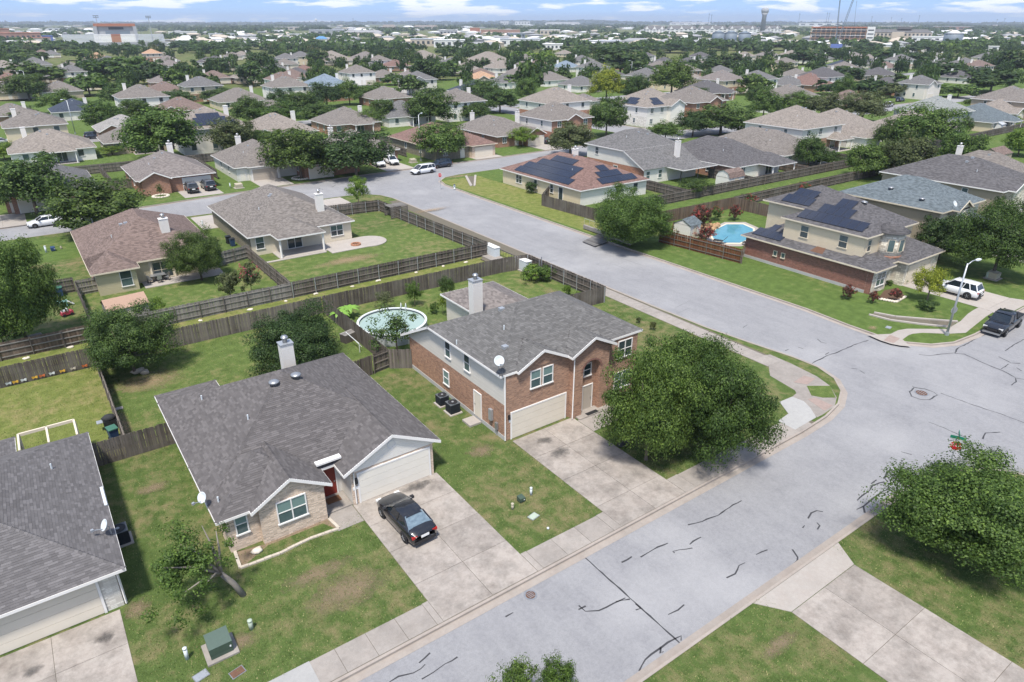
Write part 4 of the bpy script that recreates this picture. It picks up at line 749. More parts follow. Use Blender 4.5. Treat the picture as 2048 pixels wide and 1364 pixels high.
for x in (9.6, 12.0, 14.6): MB().bar((x, 85.0, 0), (x, 85.0, 2.55), .28).build('porch_post', 'trim_cream', h)
MB().box(8.3, 16.9, 82.6, 85.0, .01, .08).build('patio_slab', 'concrete_pale', h); window(h, 'S', 85.02, 9.4, .15, 2.4, 2.0, 2, 'trim_cream', ('glass', 'glass')); window(h, 'S', 82.92, 6.1, .6, 1.2, 1.8, 1, 'trim_white', ('glass', 'glass_low'))
h, pl = house('tan roofed house with rear porch and round patio', 21.2, 35.6, 87.0, 107, 1, 'taupe', {'W': 'brick_olive', 'S': 'trim_cream', '*': 'brick_olive'}, 'N', (32.0, 89.8, 6.2), None, porch=(24.1, 30.3, 2.9), win=False); N2 = h
window(h, 'S', 87.42, 22.2, .8, 1.1, 1.6, 1, gm=('glass_low', 'glass')); window(h, 'S', 87.42, 32.2, .8, 1.8, 1.5, 2, gm=('glass_low', 'glass')); MB().box(21.8, 30.0, 83.6, 84.05, .01, .09).build('patio_slab', 'concrete_pale', h); MB().box(30.35, 36.2, 82.6, 87.35, .01, .09).build('patio_slab', 'concrete_pale', h); MB().cyl(36.4, 84.9, .01, .095, 2.5, n=28).build('patio_slab', 'concrete_pale', h)
h, pl = house('red roofed cream house covered with black solar panels beside the side street', 72.4, 88.2, 82.6, 105.4, 1, 'red', {'W': 'siding_cream', '*': 'siding_bright'}, 'N', (82.5, 96, 6.4), win=False, p=.42); NS = h  # darker west wall, brighter others: the uneven sunlight is put into the siding colours
for u, z, w_ in ((99, .8, 1.8), (94.5, .8, .9), (90, .8, .9)): window(h, 'W', 72.82, u, z, w_, 1.5, 2 if w_ > 1 else 1, gm=('glass', 'glass'))
for x in (80.5, 84.6): window(h, 'S', 83.02, x, .7, 1.1, 1.6, 1, gm=('glass', 'glass'))
door(h, 'W', 72.82, 87.5, 1.0, 2.1, 'glass'); q = MB(); q.box(72.9, 78.2, 82.9, 83.03, .05, 2.4); 
solar(h, pl, 72.9, 101.5, 15, 1, (0, -1), (1, 0)); solar(h, pl, 74.45, 101.0, 13, 1, (0, -1), (1, 0)); solar(h, pl, 76.0, 99.0, 11, 1, (0, -1), (1, 0)); solar(h, pl, 77.6, 103.0, 3, 1, (0, -1), (1, 0)); solar(h, pl, 77.6, 97.0, 6, 1, (0, -1), (1, 0)); solar(h, pl, 77.6, 83.2, 8, 1, (1, 0), (0, 1)); solar(h, pl, 78.6, 84.8, 5, 1, (1, 0), (0, 1)); solar(h, pl, 80, 86.4, 2, 1, (1, 0), (0, 1))
h, pl = house('large grey roofed two storey white and red brick house with screened rear patio', 92.4, 107.6, 93.8, 104.8, 2, 'grey', 'siding_white', 'N', (103.4, 90.5, 6.6), None, low='brick_red', p=.5, axis='x', extra=(dict(rect=(98.6, 107.9, 84.3, 92), z=2.66, p=.2, axis='y'),), win=False); NW = h
MB().poly([(92.4, 88.2, 2.72), (107.6, 88.2, 2.72), (107.6, 93.82, 5.46), (92.4, 93.82, 5.46)]).build('rear_roof', 'roof_grey', h); MB().add([(92.37, 88.2, 2.73), (92.37, 93.82, 5.47), (92.37, 93.82, 5.25), (92.37, 88.2, 2.52)], [(0, 1, 2, 3)]).build('rake_board', 'trim_white', h)
wallpoly(h, 'W', 92.83, [(88.6, 2.8), (94.3, 2.8), (94.3, 5.45), (93.8, 5.4), (88.6, 2.85)], 'siding_white', 'upper_wall')
walls(h, 92.84, 107.1, 88.6, 94.4, 0, 2.8, {'W': 'brick_red', '*': 'siding_bright'}); window(h, 'W', 92.82, 101, 3.7, 1.0, 1.4, gm=('glass', 'glass')); window(h, 'W', 92.82, 95.5, .9, 1.2, 1.5, gm=('glass_low', 'glass_low')); window(h, 'S', 88.6, 93.4, .8, 1.0, 1.5, gm=('glass_low', 'glass_low')); window(h, 'S', 88.6, 96.6, .8, 1.0, 1.5, gm=('glass_low', 'glass_low'))  # south siding a brighter white than the west: stronger sunlight painted in
for x in (98.3, 103, 107.6): MB().bar((x, 84.6, 0), (x, 84.6, 2.5), .16).build('porch_post', 'black_metal', h)
house('charcoal roofed house with screened porch behind the dark fence', 108.5, 123, 80.4, 101, 1, 'char', {'W': 'brick_brown', '*': 'siding_bright'}, 'N', None, None, porch=(115.5, 122.8, 3.2)); house('tan roofed house with white columned rear porch', 126.5, 141, 82.5, 104, 1, 'taupe', {'W': 'brick_brown', '*': 'siding_bright'}, 'N', None, None, porch=(135, 140.6, 3))
house('cream two storey house with flat tan roof beyond the charcoal roofed house', 144, 160.5, 90.3, 106.5, 2, 'tan', 'siding_white', 'N', None, None, low='brick_brown', porch=(154.5, 160, 3.2)); house('wide tan roofed single storey house beside the cream two storey house', 160.8, 181, 89, 109, 1, 'tan', 'siding_bright', 'N', None, (162, 169, 4, False, 'siding_bright'))
house('brick house with arched window and teal door across the second street', 15.6, 28.7, 132.1, 148, 1, 'pinkgrey', 'brick_red', 'S', (24.3, 146, 6.3), (16.0, 21.2, .9, True, 'brick_red'), gm='door_white')[0]
house('house with beige garage beside the street tree', 32.4, 46.2, 134, 151, 1, 'taupe', 'siding_white', 'S', (37.5, 148, 6.2), (34.6, 41.0, .8, False, 'siding_white'), gm='door_taupe'); house('brown brick house hidden behind the dark round street tree', 53.5, 67.5, 136, 152, 1, 'taupe', 'brick_brown', 'S', (57.5, 149, 6.2), (60, 67, 1, False, 'brick_red'))
house('red brown roofed olive brick house near the white van', 73, 88.4, 130.5, 153, 1, 'red', 'brick_olive', 'S', None, (81.4, 88.3, 1.2, False, 'brick_pale'), fm='trim_cream', p=.45); house('tan roofed red brick house with corner porch', 93.4, 106.4, 137, 157, 1, 'taupe', 'brick_red', 'S', (98, 155, 6), (100.6, 106.6, 2.2, True, 'brick_red')); house('two storey brick and white house with tall brick gable', 107.6, 121.4, 134.4, 149, 2, 'taupe', {'W': 'siding_white', '*': 'brick_red'}, 'S', (106.5, 147, 6.4), (112.0, 117.0, .9, True, 'brick_red'), low='brick_red')
h, pl = house('white two storey house with solar panels on a tan roof across the far corner', 146.6, 160, 140.6, 156, 2, 'tan', 'siding_white', 'S', None, (155, 161.5, 1.2, True, 'siding_bright'), low={'W': 'stone_brick_white', '*': 'siding_bright'}, gm='door_white'); solar(h, pl, 147.2, 152, 6, 1, (0, -1), (1, 0)); solar(h, pl, 148.7, 151, 4, 1, (0, -1), (1, 0)); solar(h, pl, 150, 141.4, 4, 1, (1, 0), (0, 1)); solar(h, pl, 151, 143, 3, 1, (1, 0), (0, 1))
house('tan and brick two storey house right of the solar corner house', 166, 182, 141, 157, 2, 'taupe', 'brick_red', 'S', None, (172, 178, 1.2, True, 'brick_red')); house('grey roofed brick house left of the brick arch house behind street trees', -3.5, 10, 131, 148, 1, 'grey', 'brick_red', 'S', None, (-2.6, 4.4, 1.2, True, 'brick_red'))
house('charcoal house at the far right behind the slate roofed house', 112.5, 126, 38, 56, 2, 'char', 'siding_tan', 'S', None, (114, 120, 1, True, 'stone_white'), p=.45); house('taupe roofed house with white chimney at the right edge', 131, 146, 42, 60, 1, 'taupe', 'brick_brown', 'S', (137, 55, 7.2), None, p=.55)
# ---------------------------------------------------------------- trees
def leaf_quads(R, z0, z1, n, leaf, clumps, lob=.22, fill=2.3, flat=.75, seed=0, gapk=1.0, sq=.0):
    rg = np.random.default_rng(seed); hc = (z1-z0)/2; zc = (z0+z1)/2
    d = rg.normal(size=(clumps, 3)); d /= np.linalg.norm(d, axis=1)[:, None]; d[:, 2] = np.where(d[:, 2] < -.6, d[:, 2]*.7, d[:, 2])
    ph = rg.uniform(0, 6.28, 6); az = np.arctan2(d[:, 1], d[:, 0]); hx = np.hypot(d[:, 0], d[:, 1])+1e-6; kx = np.where(d[:, 2] < 0, np.minimum(1, hx**.4)/hx, 1.0); d[:, 0] *= kx; d[:, 1] *= kx
    k = 1+lob*(np.sin(2*az+ph[0])*.5+np.sin(3*az+ph[1])*.6+np.sin(5*az+ph[2]+2*d[:, 2])*.45)*(.5+.5*(1-d[:, 2]**2))+rg.uniform(-lob, lob, clumps)*.5
    rr = rg.uniform(0, 1, clumps)**(1/fill)*k
    C = d*rr[:, None]*np.array([R, R, hc])*.88; C[:, 2] += zc
    per = n//clumps; cr = R*.26*gapk*rg.uniform(.6, 1.3, clumps)
    off = rg.normal(size=(clumps, per, 3)); off /= np.linalg.norm(off, axis=2)[:, :, None]; off *= (rg.uniform(0, 1, (clumps, per))**.45)[:, :, None]; off[:, :, 2] *= flat
    P = (C[:, None, :]+off*cr[:, None, None]).reshape(-1, 3); N = (off*1.25+.3*d[:, None, :]+np.array([0, 0, .4])).reshape(-1, 3)+rg.normal(size=(clumps*per, 3))*.34
    N /= np.linalg.norm(N, axis=1)[:, None]; t = np.cross(N, rg.normal(size=N.shape)); t /= np.linalg.norm(t, axis=1)[:, None]; b = np.cross(N, t)
    s = leaf*rg.uniform(.6, 1.25, len(P))[:, None]; a = t*s*.62; c = b*s*.36
    return np.stack([P-a, P+c, P+a, P-c], axis=1)
def trunk_mb(H, zb, R, r, limbs=6, seed=0, lean=(0, 0)):
    rg = random.Random(seed); m = MB(); top = (lean[0], lean[1], zb+.25*(H-zb))
    m.tube([(0, 0, -.1), (lean[0]*.3, lean[1]*.3, zb*.5), top], [r*1.25, r, r*.75], 8)
    for i in range(limbs):
        a = 2*pi*i/limbs+rg.uniform(-.4, .4); q = rg.uniform(.45, .75); e = (top[0]+cos(a)*R*q, top[1]+sin(a)*R*q, zb+(H-zb)*rg.uniform(.35, .8)); mid = (top[0]+cos(a)*R*q*.45, top[1]+sin(a)*R*q*.45, zb+(H-zb)*.3)
        m.tube([(top[0], top[1], top[2]-.2), mid, e], [r*.5, r*.32, r*.1], 5)
    return m
TP = {}
def proto(key, R, H, zb, n, leaf, clumps, lm, bm='bark', lob=.22, fill=2.3, limbs=6, gapk=1.0, tr=None, seed=1, extra=None):
    cr = quads_mesh('crown', leaf_quads(R, zb, H, n, leaf, clumps, lob, fill, seed=seed, gapk=gapk), lm)
    tk = trunk_mb(H, zb+.2, R, tr or H*.022, limbs, seed).mesh('trunk', bm, smooth=True)
    fl = quads_mesh('blossom', leaf_quads(R*1.04, zb+(H-zb)*.25, H*1.03, extra[1], leaf*1.25, extra[2], lob, 6, seed=seed+5), extra[0]) if extra else None
    TP[key] = (cr, tk, R, H, fl)
for i in range(3): proto(('near', i), 4.5, 8, .35+.15*i, 80000, .14, 200, 'leaf_oak', lob=.30, seed=20+i, limbs=8, gapk=.95)
for i in range(2): proto(('small', i), 2.2, 4.6, .8, 9000, .13, 80, 'leaf_mid', lob=.3, seed=30+i, gapk=1.05)
proto(('sparse', 0), 2.0, 4.0, .9, 2600, .14, 46, 'leaf_mid', lob=.4, seed=35, gapk=.95, limbs=8, tr=.06)
for i in range(5): proto(('mid', i), 4.2, 8, .7, 15000, .27, 120, 'leaf_oak', lob=.26, seed=40+i, limbs=5)
for i in range(5): proto(('far', i), 4.4, 8, .5, 1500, .85, 60, 'leaf_oak', lob=.3, seed=50+i, limbs=3, gapk=1.05)
for i in range(2): proto(('bush', i), 1.0, 1.5, .05, 2600, .10, 40, 'leaf_mid', lob=.25, seed=60+i, limbs=5, tr=.03, fill=3)
proto(('bloom', 0), 1.5, 3.6, .7, 4200, .13, 60, 'leaf_mid', lob=.3, seed=66, limbs=7, tr=.045, extra=('petal_pink', 300, 30)); proto(('whitebloom', 0), 2.2, 4.2, .4, 6000, .22, 70, 'leaf_mid', lob=.3, seed=67, limbs=6, tr=.06, extra=('petal_white', 900, 60)); proto(('redbloom', 0), 1.2, 2.2, .3, 3000, .12, 44, 'leaf_maroon', lob=.3, seed=68, limbs=6, tr=.04, extra=('petal_red', 260, 30))
TREES = []
def treebox(u0, u1, v0, v1, lm, label, zb=.45, kind='near'):
    """a tree whose crown fills the pixel box: its distance follows from a crown bottom zb above the ground"""
    uc, vc = (u0+u1)/2, (v0+v1)/2; zc = 4.0
    for _ in range(12):
        a, b_ = F(uc, vc, zc); dp = depth(a, b_, zc); th = math.atan2(CH-zc, math.hypot(a, b_)); R_ = (u1-u0)/2*dp/FPX; hv = (v1-v0)/2*dp/FPX; hc = max(.5*R_, sqrt(max(.01, hv*hv-(R_*sin(th))**2))/cos(th)); zc = zb+hc
    key = random.choice([k for k in TP if k[0] == kind]); cr, tk, R0, H0, fl = TP[key]; t = thing('tree', label, 'tree', (a, b_, 0), random.uniform(0, 6.28)); H = zb+2*hc; t.scale = (R_/R0, R_/R0, H/H0); link('trunk', tk, t); setmat(link('crown', cr, t), lm); TREES.append([t, a, b_, R_, H, lm, label, uc])
def tree(u, vb, w, vt, kind=None, lm=None, label=None, name='tree', cat='tree', squash=1.0, group=None, at=None, bm=None):
    a, b_ = at or F(u, vb); dp = depth(a, b_, 3); R_ = w/2*dp/FPX*(1.04 if dp < 80 else 1.2); H = max(.6, height_for(a, b_, vt))*(1 if dp < 80 else 1.06)
    kind = kind or ('near' if dp < 80 else 'mid' if dp < 260 else 'far'); vs_ = [k for k in TP if k[0] == kind]; key = random.choice(vs_); cr, tk, R0, H0, fl = TP[key]
    t = thing(name, label, cat, (a, b_, 0), random.uniform(0, 6.28), group); t.scale = (R_/R0, R_/R0*squash, H/H0)
    link('trunk', tk, t); o = link('crown', cr, t)
    if lm: setmat(o, lm)
    if fl: link('blossom', fl, t)
    TREES.append([t, a, b_, R_, H, lm or 'leaf_oak', label, u]); return t
O, D, M_, Bt, Y, Du = 'leaf_oak', 'leaf_dark', 'leaf_mid', 'leaf_bright', 'leaf_yellow', 'leaf_dull'
treebox(1210, 1396, 690, 922, M_, 'large spreading oak in front of the brick house arch'); treebox(1345, 1540, 695, 922, O, 'large leafy oak beside the corner pavement, right of its twin')
treebox(1270, 1470, 655, 850, M_, 'oak crown rising behind the two front yard oaks')
treebox(1786, 2112, 896, 1138, M_, 'big dense oak at the right edge above the long driveway'); treebox(165, 338, 603, 748, O, 'round tree by the fence corner left of the grey roofed house'); treebox(500, 683, 612, 752, D, 'dark wide tree behind the white chimney')
treebox(337, 449, 456, 556, O, 'round yard tree beside the dining patio'); treebox(-70, 106, 455, 690, M_, 'tall leafy tree at the left edge over a lawn'); tree(795, 712, 112, 618, 'sparse', O, 'thin tree leaning over the round pool')
treebox(1178, 1347, 374, 488, M_, 'broad tree beside the culvert slab on the side street'); treebox(1925, 2095, 394, 552, O, 'large dark tree at the right edge beside the tan house'); tree(1876, 520, 84, 428, 'mid', D, 'narrow dark tree before the slate roofed house'); tree(1853, 604, 66, 528, 'small', Y, 'small yellow green tree on the lawn by the white car')
tree(195, 462, 165, 362, 'mid', O, 'full tree over the second street left of the brown roof'); tree(75, 428, 145, 318, 'mid', O, 'broad tree with bare lower limbs at the far left street'); tree(603, 358, 128, 260, 'mid', O, 'round street tree in a stone ring by the beige garage'); tree(713, 352, 130, 262, 'mid', D, 'dark round street tree left of two white cars'); tree(886, 320, 96, 247, 'mid', M_, 'tree before the red brown roofed house'); tree(718, 411, 40, 352, 'small', Bt, 'slim young tree on the corner lawn')
tree(1212, 273, 72, 196, 'mid', O, 'round lollipop tree right of the tall brick gable'); tree(1140, 310, 88, 250, 'mid', Du, 'pale loose tree beside the brick house driveway'); tree(1045, 293, 52, 254, 'small', Bt, 'small bright tree in front of the brick porch'); tree(1330, 281, 58, 244, 'mid', M_, 'small tree behind the large grey roof'); tree(330, 322, 145, 222, 'mid', M_, 'large full tree behind the brick arch house'); tree(470, 308, 84, 237, 'mid', Du, 'grey green tree left of the beige garage house chimney'); tree(215, 262, 75, 205, 'mid', M_, 'light green tree behind the parked dark car at left'); tree(225, 310, 45, 290, 'small', Bt, 'small shrubby tree by the back fence at left')
tree(1440, 270, 115, 210, 'mid', O, 'wide tree behind the large grey roofed house'); tree(1385, 272, 60, 222, 'mid', D, 'dark tree left of the wide tree behind the grey roof'); tree(1525, 240, 58, 178, 'mid', M_, 'round green tree left of the cream two storey house'); tree(1342, 192, 84, 120, 'mid', M_, 'tallest bright tree behind the solar corner house'); tree(1212, 202, 58, 136, 'mid', Y, 'yellow green tree behind the lollipop tree'); tree(1270, 206, 50, 150, 'mid', O, 'dark tree beside the yellow green tree'); tree(1590, 232, 70, 184, 'mid', M_, 'bright tree before the white two storey house'); tree(1640, 236, 70, 186, 'mid', Du, 'dull green tree behind the cream two storey house'); tree(1722, 246, 90, 184, 'mid', Du, 'olive tree behind the wide tan roof'); tree(1842, 305, 112, 212, 'mid', M_, 'large bright tree between right back yards')
tree(1728, 356, 84, 288, 'mid', M_, 'round green tree by the dark fences at right'); tree(1808, 362, 100, 272, 'mid', Du, 'wispy olive tree beside the round green tree'); tree(1917, 336, 78, 268, 'mid', M_, 'round tree on a lawn near the brown shed'); tree(1615, 336, 64, 273, 'mid', O, 'dark tree behind the tan porch house'); tree(1655, 332, 44, 300, 'mid', O, 'low dark tree right of the tan porch house'); tree(1385, 392, 62, 356, 'small', O, 'bushy tree in the yard with the barn shed'); tree(2035, 312, 60, 255, 'mid', Bt, 'bright bushy tree at the right edge fence'); tree(1775, 300, 60, 240, 'mid', O, 'dark tree left of the large bright tree'); tree(1925, 275, 26, 232, 'small', O, 'slim tree beside the teal umbrella patio'); tree(1955, 335, 28, 318, 'small', Bt, 'small bright tree left of the brown shed')
# back yard saplings, shrubs and flowers
tree(830, 612, 34, 560, 'small', M_, 'young tree by the green belt fence'); tree(893, 600, 34, 548, 'small', O, 'thin dark sapling near the chimney'); tree(770, 622, 55, 582, 'sparse', Du, 'wispy olive shrub behind the round pool'); tree(886, 630, 24, 585, 'sparse', Bt, 'light sapling in a soil ring by the brick house'); tree(868, 628, 22, 602, 'bush', M_, 'bush beside the pool ladder', 'shrub', 'shrub')
tree(1068, 560, 60, 528, 'bush', Bt, 'bright bush at the fence corner, left one', 'shrub', 'shrub'); tree(1085, 562, 45, 524, 'bush', M_, 'taller bush at the fence corner, right one', 'shrub', 'shrub'); tree(1133, 590, 20, 566, 'bush', Bt, 'small bush along the corner fence', 'shrub', 'shrub'); tree(1158, 604, 24, 584, 'bush', Bt, 'low bush near the end of the corner fence', 'shrub', 'shrub')
tree(463, 600, 48, 532, 'bush', 'leaf_dull', 'olive crape myrtle left of the pink flowering one', 'shrub', 'shrub'); tree(505, 592, 46, 520, 'bloom', 'leaf_dull', 'pink flowering crape myrtle at the yard fence', 'shrub', 'shrub'); tree(12, 700, 90, 628, 'bloom', 'leaf_oak', 'pink flowering shrub at the left edge', 'shrub', 'shrub')
for u, vb, w, vt, l in ((318, 632, 34, 605, 'clipped bright bush right of the shed, front one'), (315, 612, 26, 594, 'clipped bright bush right of the shed, rear one')): tree(u, vb, w, vt, 'bush', Bt, l, 'shrub', 'shrub')
for u, vb, w, vt, l in ((1078, 382, 24, 362, 'low dark hedge bush by the solar panelled house'), (1062, 386, 26, 364, 'dark hedge bush beside its lower neighbour'), (1018, 362, 14, 350, 'small round bush at the corner of the solar panelled house')): tree(u, vb, w, vt, 'bush', D, l, 'shrub', 'shrub')
tree(1693, 597, 28, 568, 'redbloom', None, 'dark red shrub at the brick wall corner', 'shrub', 'shrub'); tree(1745, 606, 20, 580, 'redbloom', None, 'small red shrub below the stone bay window', 'shrub', 'shrub'); tree(1787, 602, 22, 576, 'redbloom', None, 'red shrub inside the white bed edging', 'shrub', 'shrub'); tree(1800, 563, 34, 552, 'bush', M_, 'low bush by the cream garage', 'shrub', 'shrub'); tree(1853, 620, 40, 600, 'bush', D, 'low spreading bush under the yellow green tree', 'shrub', 'shrub'); tree(1778, 570, 18, 560, 'bush', M_, 'round bush at the bay window', 'shrub', 'shrub')
tree(1397, 458, 34, 412, 'redbloom', None, 'maroon shrub behind the pool fence', 'shrub', 'shrub'); tree(1430, 440, 22, 412, 'redbloom', 'leaf_oak', 'green shrub beside the pool rocks', 'shrub', 'shrub'); tree(1365, 470, 40, 445, 'redbloom', None, 'brownish shrub before the pool shed', 'shrub', 'shrub'); tree(1412, 485, 38, 455, 'redbloom', None, 'red flowering shrub left of the pool', 'shrub', 'shrub'); tree(1468, 440, 22, 410, 'redbloom', None, 'tall red shrub at the pool fence corner', 'shrub', 'shrub'); tree(1497, 410, 34, 388, 'redbloom', 'leaf_dull', 'dull shrub in the strip between fences', 'shrub', 'shrub'); tree(1601, 385, 30, 365, 'redbloom', 'leaf_dull', 'olive shrub in the strip, right one', 'shrub', 'shrub')
tree(1775, 362, 34, 338, 'whitebloom', None, 'white flowering shrub at the fence, left one', 'shrub', 'shrub'); tree(1850, 362, 62, 330, 'whitebloom', None, 'large white flowering shrub at the fence, right one', 'shrub', 'shrub'); tree(1985, 372, 60, 345, 'whitebloom', None, 'white flowering shrub between right roofs', 'shrub', 'shrub')
tree(1040, 1400, 95, 1325, 'small', M_, 'tree top poking in at the bottom edge, left one', at=(11.8, 16.2)); tree(1118, 1400, 85, 1312, 'small', M_, 'tree top poking in at the bottom edge, right one', at=(13.4, 15.6))
tree(1305, 660, 16, 640, 'bush', Du, 'small dry shrub on the corner verge', 'shrub', 'shrub'); tree(1276, 646, 12, 632, 'bush', Du, 'tiny dry shrub on the corner verge left of the other', 'shrub', 'shrub')
for k, (u, v, l) in enumerate(((1250, 800, 'a'),)): pass
# leaning tree on the front lawn
a, b_ = F(488, 1190); t = thing('tree', 'leaning half bare tree on the front lawn of the grey roofed house', 'tree', (a, b_, 0))
m = MB(); m.tube([(0, 0, -.1), (-.35, .15, .9), (-.85, .35, 1.75)], [.17, .15, .13], 9)
for e in ((-2.6, -.9, 2.5), (-2.2, 1.4, 3.6), (-1.0, 1.6, 4.0), (-3.2, .3, 3.4), (-1.6, -1.3, 2.9), (-.5, .9, 3.9)): m.tube([(-.8, .33, 1.65), ((-.85+e[0])/2+.1, (.35+e[1])/2, (1.75+e[2])/2+.15), e], [.10, .055, .018], 6)
m.build('trunk', 'bark_pale', t, True, local=True)
q = leaf_quads(2.5, .9, 4.7, 8500, .115, 60, .42, 2.0, seed=77, gapk=.9); q += np.array([-2.0, .7, 0]); o = link('crown', quads_mesh('crown', q, 'leaf_oak'), t); setmat(o, 'leaf_mid')
# banana plants by the pool
for u, v, l in ((682, 645, 'banana plant with broad arching leaves left of the pool, left one'), (700, 635, 'banana plant with broad arching leaves left of the pool, right one')):
    a, b_ = F(u, v); t = thing('banana_plant', l, 'plant', (a, b_, 0), random.random()*6); MB().tube([(0, 0, 0), (.03, 0, .8)], [.09, .06], 7).build('stem', 'banana', t, local=True)
    for k in range(9):
        an = k*.7+random.random()*.3; ln = random.uniform(1.1, 1.5); m = MB(); pts = [(ln*s*.9, .9+ln*(.95*s-.9*s*s)) for s in (0, .25, .5, .75, 1)]; ws = [.04, .17, .2, .15, .02]; V = []
        for (x, z), w in zip(pts, ws): V += [(x*cos(an)-w*sin(an)*s_, x*sin(an)+w*cos(an)*s_, z-abs(s_)*.06) for s_ in (-1, 0, 1)]
        m.add(V, [(3*i+j, 3*i+j+1, 3*i+j+4, 3*i+j+3) for i in range(4) for j in range(2)]); m.build('leaf', 'banana', t, local=True)
